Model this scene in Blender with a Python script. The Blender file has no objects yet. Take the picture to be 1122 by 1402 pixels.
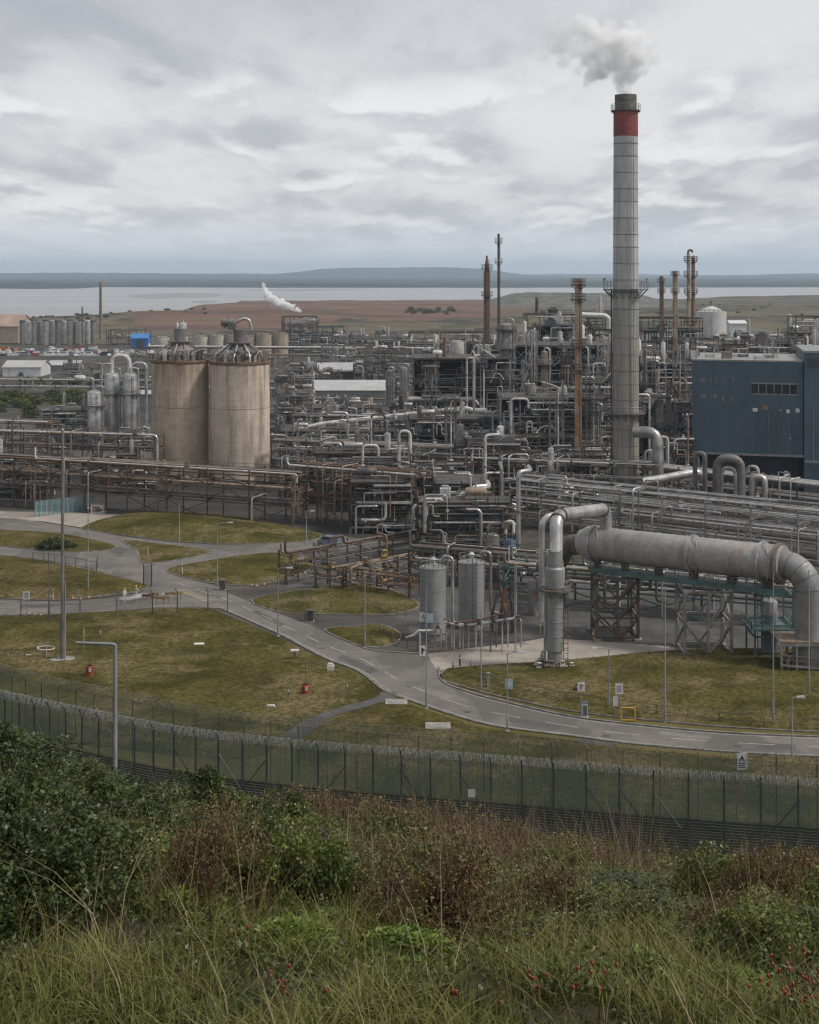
import bpy, bmesh, math, random
import numpy as np
from mathutils import Vector, noise as mnoise
from mathutils.geometry import tessellate_polygon
S = bpy.context.scene
C = S.collection
rng = random.Random(11)
PI = math.pi
# ---- the camera stands on a hillside 47 m over the plain; photo pixels (1122 x 1402) are used as a survey grid
F, H, HZ, CX = 2000.0, 47.0, 372.0, 561.0
def G(px, py):                       # point of the plain seen at a photo pixel
    Y = F * H / (py - HZ)
    return Vector(((px - CX) * Y / F, Y, 0.0))
def WX(px, Y): return (px - CX) * Y / F
def WZ(py, Y): return H - (py - HZ) * Y / F
def BY(py): return F * H / (py - HZ)

# ------------------------------------------------------------------ mesh builder
class MB:
    def __init__(s): s.v, s.f, s.sm = [], [], []
    def add(s, vs, fs, smooth=False):
        b = len(s.v)
        s.v.extend(vs)
        for f in fs:
            s.f.append(tuple(i + b for i in f)); s.sm.append(smooth)
    def obox(s, c, a, b, d):
        c, a, b, d = Vector(c), Vector(a), Vector(b), Vector(d)
        vs = [tuple(c + sx * a + sy * b + sz * d) for sz in (-1, 1) for sy in (-1, 1) for sx in (-1, 1)]
        s.add(vs, [(0, 2, 3, 1), (4, 5, 7, 6), (0, 1, 5, 4), (2, 6, 7, 3), (0, 4, 6, 2), (1, 3, 7, 5)])
    def box(s, x0, x1, y0, y1, z0, z1):
        s.obox(((x0 + x1) / 2, (y0 + y1) / 2, (z0 + z1) / 2), ((x1 - x0) / 2, 0, 0), (0, (y1 - y0) / 2, 0), (0, 0, (z1 - z0) / 2))
    def bar(s, p, q, w, h=None):
        p, q = Vector(p), Vector(q); h = h or w
        d = q - p
        if d.length < 1e-5: return
        dn = d.normalized()
        up = Vector((0, 0, 1)) if abs(dn.z) < .95 else Vector((0, 1, 0))
        sd = dn.cross(up).normalized(); up = sd.cross(dn).normalized()
        s.obox((p + q) / 2, sd * w / 2, dn * d.length / 2, up * h / 2)
    def tube(s, pts, r, n=8, cap=True):
        pts = [Vector(p) for p in pts]
        rs = r if isinstance(r, (list, tuple)) else [r] * len(pts)
        m = len(pts)
        tans = []
        for i in range(m):
            a = pts[max(i - 1, 0)]; b = pts[min(i + 1, m - 1)]
            t = (b - a); tans.append(t.normalized() if t.length > 1e-9 else Vector((0, 0, 1)))
        t = tans[0]
        ref = Vector((0, 0, 1)) if abs(t.z) < .9 else Vector((1, 0, 0))
        nrm = t.cross(ref).normalized()
        vs = []
        for i in range(m):
            t = tans[i]
            nrm = (nrm - t * nrm.dot(t))
            nrm = nrm.normalized() if nrm.length > 1e-6 else t.orthogonal().normalized()
            bn = t.cross(nrm)
            for k in range(n):
                a = 2 * PI * k / n
                vs.append(tuple(pts[i] + (nrm * math.cos(a) + bn * math.sin(a)) * rs[i]))
        fs = [(i * n + k, i * n + (k + 1) % n, (i + 1) * n + (k + 1) % n, (i + 1) * n + k) for i in range(m - 1) for k in range(n)]
        s.add(vs, fs, True)
        if cap:
            s.add(vs[:n], [tuple(range(n))[::-1]]); s.add(vs[-n:], [tuple(range(n))])
    def lathe(s, prof, c=(0, 0, 0), n=24, axis='z', dirv=None):
        # prof: list of (radius, height); creases over 30 degrees are split
        c = Vector(c)
        if dirv is not None:
            az = Vector(dirv).normalized(); ax = az.orthogonal().normalized(); ay = az.cross(ax)
        elif axis == 'z': ax, ay, az = Vector((1, 0, 0)), Vector((0, 1, 0)), Vector((0, 0, 1))
        elif axis == 'x': ax, ay, az = Vector((0, 1, 0)), Vector((0, 0, 1)), Vector((1, 0, 0))
        else: ax, ay, az = Vector((0, 0, 1)), Vector((1, 0, 0)), Vector((0, 1, 0))
        cs = [(math.cos(2 * PI * k / n), math.sin(2 * PI * k / n)) for k in range(n)]
        def ring(r, h): return [tuple(c + (ax * a + ay * b) * r + az * h) for a, b in cs]
        runs, cur = [], [prof[0]]
        for i in range(1, len(prof)):
            cur.append(prof[i])
            if i < len(prof) - 1:
                d1 = Vector((prof[i][0] - prof[i-1][0], prof[i][1] - prof[i-1][1])); d2 = Vector((prof[i+1][0] - prof[i][0], prof[i+1][1] - prof[i][1]))
                if d1.length > 1e-9 and d2.length > 1e-9 and d1.angle(d2) > .55:
                    runs.append(cur); cur = [prof[i]]
        runs.append(cur)
        for ru in runs:
            vs = []
            for r, h in ru: vs += ring(max(r, 1e-4), h)
            fs = [(i * n + k, i * n + (k + 1) % n, (i + 1) * n + (k + 1) % n, (i + 1) * n + k) for i in range(len(ru) - 1) for k in range(n)]
            s.add(vs, fs, True)
    def build(s, name, mat=None, parent=None, loc=None):
        off = Vector((0, 0, 0))
        p = parent
        while p is not None:
            off += p.location; p = p.parent
        if loc is not None and parent is None: off = Vector(loc)
        me = bpy.data.meshes.new(name)
        if off.length > 0:
            ox, oy, oz = off
            vs = [(v[0] - ox, v[1] - oy, v[2] - oz) for v in s.v]
        else: vs = s.v
        me.from_pydata(vs, [], s.f)
        me.polygons.foreach_set('use_smooth', s.sm)
        me.update()
        if mat: me.materials.append(mat)
        o = bpy.data.objects.new(name, me); C.objects.link(o)
        if parent is not None: o.parent = parent
        elif loc is not None: o.location = loc
        return o

def cyl_prof(r, z0, z1, dome=0.0, k=4):
    p = [(0, z0), (r, z0), (r, z1)]
    for i in range(1, k + 1):
        a = PI / 2 * i / k
        p.append((r * math.cos(a), z1 + dome * math.sin(a)))
    return p
def drum_prof(r, L, k=3):            # horizontal drum with dished ends, from 0 to L
    d = r * .5; p = []
    for i in range(k, -1, -1):
        a = PI / 2 * i / k; p.append((r * math.cos(a), d - d * math.sin(a)))
    for i in range(k + 1):
        a = PI / 2 * i / k; p.append((r * math.cos(a), L - d + d * math.sin(a)))
    return p
def fillet(pts, rad, k=4):
    pts = [Vector(p) for p in pts]
    out = [pts[0]]
    for i in range(1, len(pts) - 1):
        a, b, c = pts[i-1], pts[i], pts[i+1]
        u, w = a - b, c - b
        if u.length < 1e-6 or w.length < 1e-6: continue
        r = min(rad, u.length * .48, w.length * .48)
        p0, p1 = b + u.normalized() * r, b + w.normalized() * r
        for j in range(k + 1):
            t = j / k
            out.append((1 - t) ** 2 * p0 + 2 * t * (1 - t) * b + t * t * p1)
    out.append(pts[-1])
    return out
def pipe(pts, r, mat, parent, name='pipe', n=8, bend=None):
    m = MB(); m.tube(fillet(pts, bend or r * 3.2), r, n)
    return m.build(name, mat, parent)

def tag(o, label=None, cat=None, group=None, kind=None):
    if label: o['label'] = label
    if cat: o['category'] = cat
    if group: o['group'] = group
    if kind: o['kind'] = kind
    return o
def thing(name, label, cat, loc=(0, 0, 0), group=None):
    o = bpy.data.objects.new(name, None); C.objects.link(o)
    o.location = loc; o.empty_display_size = .5
    return tag(o, label, cat, group)
def kids(o): return [c for c in bpy.data.objects if c.parent is o]
def dup(root, loc, rz=0.0, sc=1.0, label=None, group=None, ch=None):
    r = root.copy(); C.objects.link(r)
    r.location = loc; r.rotation_euler = (0, 0, rz); r.scale = (sc, sc, sc)
    if label: r['label'] = label
    if group: r['group'] = group
    for c in (ch if ch is not None else kids(root)):
        d = c.copy(); C.objects.link(d); d.parent = r
    return r
def catmull(pts, k=6, closed=False):
    n = len(pts); out = []
    rngi = range(n if closed else n - 1)
    for i in rngi:
        if closed: p0, p1, p2, p3 = pts[i-1], pts[i], pts[(i+1) % n], pts[(i+2) % n]
        else: p0, p1, p2, p3 = pts[max(i-1, 0)], pts[i], pts[i+1], pts[min(i+2, n-1)]
        for j in range(k):
            t = j / k
            out.append(tuple(.5 * (2*b + (c-a)*t + (2*a-5*b+4*c-d)*t*t + (3*b-a-3*c+d)*t**3) for a, b, c, d in zip(p0, p1, p2, p3)))
    if not closed: out.append(tuple(pts[-1]))
    return out

# ------------------------------------------------------------------ materials
def new_mat(name):
    m = bpy.data.materials.new(name); m.use_nodes = True
    nt = m.node_tree
    return m, nt, nt.nodes, nt.links, nt.nodes['Principled BSDF']
def rgba(c): return (c[0], c[1], c[2], 1)
class NB:
    """small helper that wires shader nodes"""
    def __init__(s, nt): s.nt, s.N, s.L = nt, nt.nodes, nt.links
    def put(s, sock, v):
        if v is None: return
        if isinstance(v, (int, float)): sock.default_value = v
        elif isinstance(v, (tuple, list)):
            sock.default_value = rgba(v) if sock.type == 'RGBA' else v
        else: s.L.new(v, sock)
    def math(s, op, a, b=None, c=None, clamp=False):
        n = s.N.new('ShaderNodeMath'); n.operation = op; n.use_clamp = clamp
        s.put(n.inputs[0], a); s.put(n.inputs[1], b); s.put(n.inputs[2], c)
        return n.outputs[0]
    def vmath(s, op, a, b=None, scale=None):
        n = s.N.new('ShaderNodeVectorMath'); n.operation = op
        s.put(n.inputs[0], a); s.put(n.inputs[1], b)
        if scale is not None: s.put(n.inputs['Scale'], scale)
        return n.outputs[1] if op in ('LENGTH', 'DISTANCE', 'DOT_PRODUCT') else n.outputs[0]
    def noise(s, vec, scale, detail=4, rough=.55, dist=0.0, out=0):
        n = s.N.new('ShaderNodeTexNoise')
        if vec is not None: s.put(n.inputs['Vector'], vec)
        n.inputs['Scale'].default_value = scale; n.inputs['Detail'].default_value = detail
        n.inputs['Roughness'].default_value = rough; n.inputs['Distortion'].default_value = dist
        return n.outputs[out]
    def ramp(s, v, lo, hi, a=0.0, b=1.0, smooth=True):
        n = s.N.new('ShaderNodeMapRange'); n.interpolation_type = 'SMOOTHSTEP' if smooth else 'LINEAR'
        s.put(n.inputs[0], v); s.put(n.inputs[1], lo); s.put(n.inputs[2], hi); s.put(n.inputs[3], a); s.put(n.inputs[4], b)
        return n.outputs[0]
    def mix(s, f, a, b, mode='MIX'):
        n = s.N.new('ShaderNodeMix'); n.data_type = 'RGBA'; n.blend_type = mode
        s.put(n.inputs[0], f); s.put(n.inputs[6], a); s.put(n.inputs[7], b)
        return n.outputs[2]
    def sep(s, v):
        n = s.N.new('ShaderNodeSeparateXYZ'); s.put(n.inputs[0], v); return n.outputs
    def comb(s, x, y, z):
        n = s.N.new('ShaderNodeCombineXYZ')
        for i, q in enumerate((x, y, z)): s.put(n.inputs[i], q)
        return n.outputs[0]
    def pos(s): return s.N.new('ShaderNodeNewGeometry').outputs['Position']
    def attr(s, name, out=2):
        n = s.N.new('ShaderNodeAttribute'); n.attribute_name = name; return n.outputs[out]
    def rand(s): return s.N.new('ShaderNodeObjectInfo').outputs['Random']
    def bump(s, h, strength, dist, bsdf):
        n = s.N.new('ShaderNodeBump'); n.inputs['Strength'].default_value = strength; n.inputs['Distance'].default_value = dist
        s.put(n.inputs['Height'], h); s.L.new(n.outputs[0], bsdf.inputs['Normal'])

def M(name, col, col2=None, rough=.6, metal=0.0, scale=.8, streak=0.0, rust=0.0, rustcol=(.14, .062, .03), var=0.0, lines=None, bump=0.0, streakcol=None, hue=0.0):
    m, nt, N, L, B = new_mat(name); b = NB(nt)
    p = b.pos()
    col2 = col2 or tuple(c * .62 for c in col)
    n1 = b.noise(p, scale, 6, .6)
    c = b.mix(b.ramp(n1, .36, .66), col2, col)
    n2 = b.noise(p, scale * 7, 3, .6)
    c = b.mix(b.ramp(n2, .3, .7, .0, .35), c, tuple(x * .7 for x in col2))
    if streak:
        sp = b.vmath('MULTIPLY', p, (1, 1, .07))
        n3 = b.noise(sp, scale * 2.2, 5, .65)
        c = b.mix(b.ramp(n3, .5, .72, 0, streak), c, streakcol or tuple(x * .35 for x in col2))
    if lines:
        z = b.sep(p)[2]
        fr = b.math('FRACT', b.math('DIVIDE', z, lines[0]))
        c = b.mix(b.math('MULTIPLY', b.math('LESS_THAN', fr, lines[1]), lines[2]), c, tuple(x * .4 for x in col2))
    if rust:
        n4 = b.noise(b.vmath('MULTIPLY', p, (1, 1, .4)), scale * 1.7, 7, .68)
        rc = b.mix(b.noise(p, scale * 9, 2), rustcol, tuple(x * 1.9 for x in rustcol))
        c = b.mix(b.ramp(n4, .64 - rust * .34, .74 - rust * .34), c, rc)
    if var:
        h = N.new('ShaderNodeHueSaturation')
        r = b.rand()
        h.inputs['Hue'].default_value = .5
        b.put(h.inputs['Value'], b.ramp(r, 0, 1, 1 - var, 1 + var, False))
        L.new(c, h.inputs['Color']); c = h.outputs[0]
    L.new(c, B.inputs['Base Color'])
    b.put(B.inputs['Roughness'], b.ramp(n2, .3, .7, max(rough - .12, .05), min(rough + .12, 1)))
    B.inputs['Metallic'].default_value = metal
    B.inputs['Specular IOR Level'].default_value = .35
    if bump: b.bump(n2, bump, .05, B)
    return m

MT = {}
MT['silver'] = M('aluminium_cladding', (.56, .55, .53), (.34, .33, .32), .38, .6, .5, streak=.45, rust=.08, var=.35)
MT['pale'] = M('pale_lagging', (.58, .56, .52), (.38, .365, .34), .6, 0, .5, streak=.55, rust=.16, var=.25)
MT['grey'] = M('grey_pipe_paint', (.22, .215, .21), (.125, .122, .12), .55, .1, .6, streak=.45, rust=.3, var=.35)
MT['dark'] = M('dark_pipe', (.10, .10, .10), (.055, .055, .055), .6, .1, .6, rust=.3, var=.3)
MT['rust'] = M('rusty_pipe', (.20, .125, .085), (.11, .07, .05), .85, 0, .6, streak=.5, var=.3)
MT['tan'] = M('tan_lagging', (.34, .265, .19), (.20, .15, .11), .75, 0, .6, streak=.5, rust=.2, var=.25)
MT['teal'] = M('teal_paint', (.10, .17, .165), (.065, .11, .11), .5, 0, .6, streak=.4, rust=.2, var=.2)
MT['blue'] = M('blue_paint', (.12, .22, .32), (.08, .15, .22), .5, 0, .6, streak=.3, rust=.15, var=.2)
MT['red'] = M('dull_red_pipe', (.23, .10, .085), (.14, .065, .055), .6, 0, .6, rust=.2, var=.2)
MT['yellow'] = M('yellow_paint', (.40, .27, .07), (.26, .17, .05), .6, 0, .8, rust=.35)
MT['steel'] = M('structural_steel', (.145, .135, .122), (.075, .07, .064), .75, .1, .5, streak=.45, rust=.35, var=.35)
MT['steel_pale'] = M('galvanised_steel', (.34, .33, .315), (.19, .185, .18), .5, .45, .5, streak=.4, rust=.2, var=.3)
MT['steel_rust'] = M('rusty_steelwork', (.135, .10, .078), (.07, .052, .042), .85, 0, .5, streak=.4, rust=.22, var=.25)
MT['deck'] = M('grating_deck', (.105, .10, .095), (.06, .058, .055), .85, .1, .5, rust=.25, var=.2)
MT['interior_shade'] = M('painted_interior_shade', (.035, .034, .033), (.022, .022, .022), .9, 0, .4)  # near-black colour that paints in the shade inside the structures
MT['concrete'] = M('concrete', (.33, .315, .29), (.23, .22, .20), .9, 0, .4, streak=.4, bump=.2)
MT['white'] = M('white_paint', (.68, .68, .66), (.55, .55, .53), .5, 0, .6, streak=.35, rust=.05)
MT['black'] = M('black_rubber', (.02, .02, .02), None, .8, 0, 1)
MT['lamp'] = M('lamp_housing', (.50, .51, .52), (.4, .4, .42), .4, .2, 1)
MT['pole'] = M('galvanised_pole', (.36, .37, .375), (.27, .275, .28), .5, .4, .4, streak=.3, var=.12)
MT['pole_dark'] = M('weathered_pole', (.20, .195, .185), (.12, .115, .11), .65, .2, .3, streak=.5, rust=.2)
MT['glass'] = M('dark_glass', (.03, .035, .04), (.02, .022, .025), .12, 0, 1)
# ================================================================== camera, light, sky
cam_d = bpy.data.cameras.new('camera'); cam = bpy.data.objects.new('camera', cam_d); C.objects.link(cam)
cam.location = (0, 0, H); cam.rotation_euler = (PI / 2, 0, 0)
cam_d.sensor_fit = 'VERTICAL'; cam_d.sensor_height = 36; cam_d.lens = 36 * F / 1402
cam_d.shift_y = -(701 - HZ) / 1402
cam_d.clip_start = .1; cam_d.clip_end = 60000
S.camera = cam
S.view_settings.view_transform = 'Standard'; S.view_settings.look = 'None'
S.view_settings.exposure = 0.47; S.view_settings.gamma = 1
SUN_EL, SUN_AZ = math.radians(52), math.radians(104)      # azimuth from +Y towards +X: behind the camera, to the right
sd = bpy.data.lights.new('sun', 'SUN'); sd.energy = 2.0; sd.angle = math.radians(11); sd.color = (1, .95, .88)
sun = bpy.data.objects.new('sun', sd); C.objects.link(sun); sun.location = (0, -20, 120)
tosun = Vector((math.sin(SUN_AZ) * math.cos(SUN_EL), math.cos(SUN_AZ) * math.cos(SUN_EL), math.sin(SUN_EL)))
sun.rotation_euler = (-tosun).to_track_quat('-Z', 'Y').to_euler()

W = bpy.data.worlds.new('World'); S.world = W; W.use_nodes = True
nt = W.node_tree; b = NB(nt); bg = nt.nodes['Background']; bg.inputs['Strength'].default_value = .108
sky = nt.nodes.new('ShaderNodeTexSky'); sky.sky_type = 'NISHITA'; sky.sun_disc = False
sky.sun_elevation = SUN_EL; sky.sun_rotation = SUN_AZ; sky.air_density = 1.2; sky.dust_density = 2
tc = nt.nodes.new('ShaderNodeTexCoord').outputs['Generated']
x, y, z = b.sep(tc)
zc = b.math('MAXIMUM', z, 0.0)
den = b.math('ADD', zc, .13)
def layer(k, ox, oy):
    q = b.comb(b.math('DIVIDE', x, den), b.math('MULTIPLY', b.math('DIVIDE', y, den), k), 0.0)
    return b.vmath('ADD', q, (ox, oy, 0))
pa = layer(.42, 3.1, 6.1)
big = b.noise(pa, 1.0, 4, .52)
mid = b.noise(pa, 2.6, 7, .53, .1)
mid_up = b.noise(b.vmath('ADD', b.vmath('SCALE', pa, scale=.985), (.0, -.045, 0)), 2.6, 7, .53, .1)
pb = layer(.46, 10.2, 3.6)
puff = b.noise(pb, 2.3, 8, .54, .1)
puff_up = b.noise(b.vmath('ADD', pb, (.0, -.06, 0)), 2.3, 8, .54, .1)
f = b.math('ADD', b.math('MULTIPLY', big, .55), b.math('MULTIPLY', mid, .62))
tone = b.ramp(f, .47, .68)
col = b.mix(tone, (3.45, 3.52, 3.8), (5.2, 5.22, 5.3))
edge = b.math('SUBTRACT', mid, mid_up)
col = b.mix(b.ramp(edge, -.05, .06, .0, .4), col, (5.5, 5.5, 5.52))
pm = b.ramp(puff, .49, .63)
pe = b.ramp(b.math('SUBTRACT', puff, puff_up), -.06, .05)
pcol = b.mix(pe, (4.0, 4.06, 4.28), (6.1, 6.08, 6.04))
low = b.math('MULTIPLY', b.ramp(zc, .008, .03), b.ramp(zc, .11, .16, 1, .1))
col = b.mix(b.math('MULTIPLY', b.math('MULTIPLY', pm, low), .8), col, pcol)
# heavier cloud bank overhead, to the left of the view
col = b.mix(b.math('MULTIPLY', b.ramp(zc, .10, .2), b.ramp(b.math('ADD', x, b.math('MULTIPLY', big, -.35)), -.32, .02, .6, .1)), col, (2.7, 2.74, 2.96))
# thin pale layer low over the horizon
col = b.mix(b.ramp(zc, .0, .055, .7, 0), col, (4.7, 4.95, 5.3))
col = b.mix(.93, sky.outputs[0], col)
nt.links.new(col, bg.inputs['Color'])

cy = S.cycles
cy.max_bounces = 8; cy.diffuse_bounces = 3; cy.glossy_bounces = 2; cy.transmission_bounces = 3
cy.transparent_max_bounces = 16; cy.volume_bounces = 6
cy.use_denoising = True
try: cy.denoiser = 'OPENIMAGEDENOISE'
except Exception: pass
cy.volume_step_rate = 1.0; cy.volume_max_steps = 256
cy.sample_clamp_indirect = 6
cy.filter_width = 1.3

# ================================================================== terrain: one sheet from the hillside to the far hills
FA, FB = G(0, 1045), G(1122, 1187)                     # foot of the near security fence
FD = (FB - FA).normalized(); FN = Vector((FD.y, -FD.x, 0)) # FN points towards the camera
def fence_s(x, y): return (Vector((x, y, 0)) - FA).dot(FN)
def interp(t, ks):
    if t <= ks[0][0]: return ks[0][1]
    for (a, va), (c, vc) in zip(ks, ks[1:]):
        if t <= c:
            u = (t - a) / (c - a); return va + (vc - va) * u
    return ks[-1][1]
HILL = [(0, 0), (6, 0), (40, 4.5), (92, 34.4), (95, 36.1), (98, 37.6), (110, 42.1), (120, 44.6), (140, 47), (400, 55)]
SHORE = [(-400, 1560), (0, 1600), (100, 1640), (190, 1730), (245, 1800), (270, 2000), (315, 2150), (330, 2500), (700, 2560), (880, 2700), (930, 2620), (1000, 2900), (1122, 3120), (1600, 3300)]
SPIT = [(0, 4300), (45, 4230), (100, 4320), (140, 4700), (360, 4560), (480, 4520), (700, 4600), (1122, 4700)]
BUMPS = [(285, 1500, 130, 130, 6.5), (640, 1500, 190, 120, 3.5), (480, 1750, 210, 160, 4.5), (600, 1250, 90, 60, 3.0),
         (420, 1420, 60, 50, 6.0), (530, 1620, 80, 60, 6.0), (360, 1900, 120, 70, 6), (660, 1900, 110, 70, 5), (700, 1350, 60, 50, 5), (1000, 980, 55, 45, 9.0), (960, 1900, 170, 200, 3), (925, 1550, 60, 50, 7), (1060, 1700, 90, 60, 8), (890, 1250, 50, 40, 5)]
HILLS = [(130, 11500, 1500, 900, 34), (-200, 12500, 1500, 1000, 45), (455, 12000, 420, 900, 46), (575, 12200, 640, 900, 72), (660, 12300, 330, 700, 35),
         (330, 14000, 900, 900, 28), (1090, 11800, 520, 900, 26), (1240, 12500, 700, 1000, 40), (800, 15000, 1400, 800, 22)]
def fbm(x, y, s, o=4): return mnoise.fractal(Vector((x / s, y / s, 3.3)), .9, 2.1, o)
def height(x, y):
    s = fence_s(x, y)
    h = 0.0
    if s > 4:
        h = interp(s, HILL) + fbm(x, y, 6, 3) * .22 * min(1, (s - 4) / 20)
        return h
    if y > 700:
        px = CX + x / y * F
        ys = interp(px, SHORE) * (1 + .012 * fbm(x, y, 160, 4))
        h += (1.3 * fbm(x, y, 90, 4) + .9 * max(0, fbm(x + 50, y, 28, 3))) * min(1, (y - 700) / 500)
        for bx, by, sx, sy, hh in BUMPS:
            u = ((x - WX(bx, by)) / sx) ** 2 + ((y - by) / sy) ** 2
            if u < 9: h += hh * math.exp(-u) * (1 + .25 * fbm(x, y, 40, 4))
        # flat-topped spoil heap
        u = max(abs(x - WX(785, 2000)) / 72, 0); v = abs(y - 2000) / 130
        e = max(u, v)
        if e < 1.8: h += min(1.0, max(0, (1.75 - e) / .75)) * (15.5 + .7 * fbm(x, y, 20, 4)) 
        t = (y - (ys - 160)) / 320
        if t > 0: h = h * (1 - min(1, t)) - 7.5 * min(1, t) ** 1.2
        yf = interp(px, SPIT) * (1 + .008 * fbm(x, y, 260, 4))
        if y > yf - 300:
            t = min(1, max(0, (y - yf + 300) / 600))
            n = fbm(x, y, 420, 5)
            h = h * (1 - t) + t * (1.5 + 3 * max(0, n))
            if t > .6: h += 7 * max(0, fbm(x, y, 150, 4)) * min(1, (y - yf) / 300 if y > yf else 0)
            for bx, by, sx, sy, hh in HILLS:
                u = ((x - WX(bx, by)) / sx) ** 2 + ((y - by) / sy) ** 2
                if u < 9: h += hh * math.exp(-u) * (1 + .1 * fbm(x, y, 700, 3))
    return h
rows = [3.0]
while rows[-1] < 110: rows.append(rows[-1] * 1.03 + .12)
while rows[-1] < 20000: rows.append(rows[-1] * 1.018 + .2)
tans = [math.tan(a) for a in np.linspace(-math.radians(56), -math.radians(18.5), 26)[:-1]] + list(np.linspace(-.335, .335, 190)) + [math.tan(a) for a in np.linspace(math.radians(18.5), math.radians(56), 26)[1:]]
tv, tf = [], []
nc = len(tans)
for r in rows:
    for t in tans: tv.append((t * r, r, height(t * r, r)))
for i in range(len(rows) - 1):
    for j in range(nc - 1):
        a = i * nc + j; tf.append((a, a + 1, a + nc + 1, a + nc))
# the same hillside behind and beside the camera
k0 = len(tv)
me = bpy.data.meshes.new('ground'); me.from_pydata(tv, [], tf); me.polygons.foreach_set('use_smooth', [True] * len(tf)); me.update()
def mask_attr(me, name, fn):
    a = me.attributes.new(name, 'FLOAT', 'POINT')
    a.data.foreach_set('value', [fn(v.co.x, v.co.y, v.co.z) for v in me.vertices])
def sst(t, a, c):
    u = min(1, max(0, (t - a) / (c - a))); return u * u * (3 - 2 * u)
def px_of(x, y): return CX + x / max(y, 1) * F
def m_hill(x, y, z): return sst(fence_s(x, y), -1.5, 2)
def m_plant(x, y, z): return sst(y, 165, 190) * (1 - sst(y, 860, 1050)) * (1 - m_hill(x, y, z))
def m_red(x, y, z):
    p = px_of(x, y); l = interp(p, [(150, 0), (215, 1), (620, 1), (700, .55), (760, .25), (860, 0)])
    lo = interp(p, [(150, 1150), (300, 1150), (420, 1160), (470, 1400), (560, 1330), (700, 1450)])
    return l * sst(y, lo - 60, lo + 60)
def m_far(x, y, z): return sst(y, 3300, 3900)
def m_slag(x, y, z):
    u = max(abs(x - WX(785, 2000)) / 72, abs(y - 2000) / 130); q = 1 - sst(u, 1.5, 1.9)
    u2 = ((x - WX(1000, 980)) / 55) ** 2 + ((y - 980) / 45) ** 2
    return max(q, .95 * (1 - sst(u2, 1.2, 2.4)) * 1)
for nm, fn in (('hillside', m_hill), ('plant', m_plant), ('redsoil', m_red), ('farland', m_far), ('slag', m_slag)): mask_attr(me, nm, fn)
m, nt, N, L, B = new_mat('ground'); b = NB(nt); p = b.pos()
n1 = b.noise(p, .06, 8, .62); n2 = b.noise(p, .9, 5, .6); n3 = b.noise(p, .012, 6, .6)
heath = b.mix(b.ramp(n1, .38, .62), (.078, .070, .040), (.15, .118, .072))
heath = b.mix(b.ramp(n3, .47, .6), heath, (.038, .037, .027)); heath = b.mix(b.ramp(b.noise(b.vmath('MULTIPLY', p, (.3, 1, 1)), .016, 7, .7), .5, .6, 0, .7), heath, (.085, .068, .05))
yard = b.mix(b.ramp(n1, .36, .64), (.045, .040, .035), (.105, .095, .082))
yard = b.mix(b.ramp(n3, .52, .6, 0, .75), yard, (.06, .062, .03))
yard = b.mix(b.ramp(n2, .4, .7, 0, .5), yard, (.07, .064, .058))
red = b.mix(b.ramp(b.noise(b.vmath('MULTIPLY', p, (.35, 1, 1)), .02, 6, .62), .4, .6), (.155, .068, .052), (.165, .105, .064))
rn = b.noise(b.vmath('MULTIPLY', p, (.3, 1, 1)), .011, 7, .68); red = b.mix(b.ramp(rn, .5, .58, 0, .8), red, (.075, .046, .04)); red = b.mix(b.ramp(b.noise(b.vmath('ADD', b.vmath('MULTIPLY', p, (.3, 1, 1)), (30, 8, 0)), .013, 7, .68), .54, .6, 0, .9), red, (.058, .056, .046))
red = b.mix(b.ramp(n1, .5, .64, 0, .6), red, (.10, .09, .05)); red = b.mix(b.ramp(b.noise(b.vmath('MULTIPLY', p, (.25, 1, 1)), .045, 5, .6), .5, .6, 0, .6), red, (.12, .075, .06))
px_, py_, pz_ = b.sep(p)
far = b.mix(b.ramp(b.noise(b.vmath('MULTIPLY', p, (.5, 1, 1)), .0035, 7, .65), .45, .55), (.006, .012, .012), (.035, .04, .028))
far = b.mix(b.ramp(b.noise(p, .0016, 4, .6), .55, .63, 0, .7), far, (.022, .034, .022))
slag = b.mix(b.ramp(n1, .35, .65), (.085, .083, .075), (.15, .142, .12))
hill = b.mix(b.ramp(n2, .35, .65), (.035, .03, .018), (.06, .055, .03))
lawnish = b.mix(b.ramp(n1, .35, .65), (.07, .068, .02), (.13, .105, .038))
c = b.mix(b.ramp(b.math('ADD', py_, b.math('MULTIPLY', n1, 30)), 205, 230), lawnish, heath)
def wob(a, k=.5): return b.ramp(b.math('ADD', b.attr(a), b.math('MULTIPLY', b.math('SUBTRACT', n1, .5), k * 2)), .35, .65)
c = b.mix(wob('plant'), c, yard)
c = b.mix(wob('redsoil', .7), c, red)
c = b.mix(b.attr('farland'), c, far)
c = b.mix(wob('slag', .2), c, slag)
c = b.mix(b.attr('hillside'), c, hill)
L.new(c, B.inputs['Base Color']); B.inputs['Roughness'].default_value = .95; B.inputs['Specular IOR Level'].default_value = .1
b.bump(n2, .5, .15, B)
me.materials.append(m)
o = bpy.data.objects.new('ground', me); C.objects.link(o); tag(o, kind='structure')

# estuary
wm = MB(); wm.add([(-9000, 1200, -3), (9000, 1200, -3), (9000, 6500, -3), (-9000, 6500, -3)], [(0, 1, 2, 3)])
m, nt, N, L, B = new_mat('estuary_water'); b = NB(nt); p = b.pos()
sp = b.vmath('MULTIPLY', p, (.25, 1, 1))
n = b.noise(sp, .006, 5, .6)
L.new(b.mix(b.ramp(n, .4, .62), (.20, .19, .18), (.27, .265, .26)), B.inputs['Base Color'])
B.inputs['Roughness'].default_value = .28; B.inputs['IOR'].default_value = 1.33
b.bump(b.noise(b.vmath('MULTIPLY', p, (.5, 1, 1)), .35, 3, .6), .12, .3, B)
tag(wm.build('water', m), kind='structure')
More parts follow.
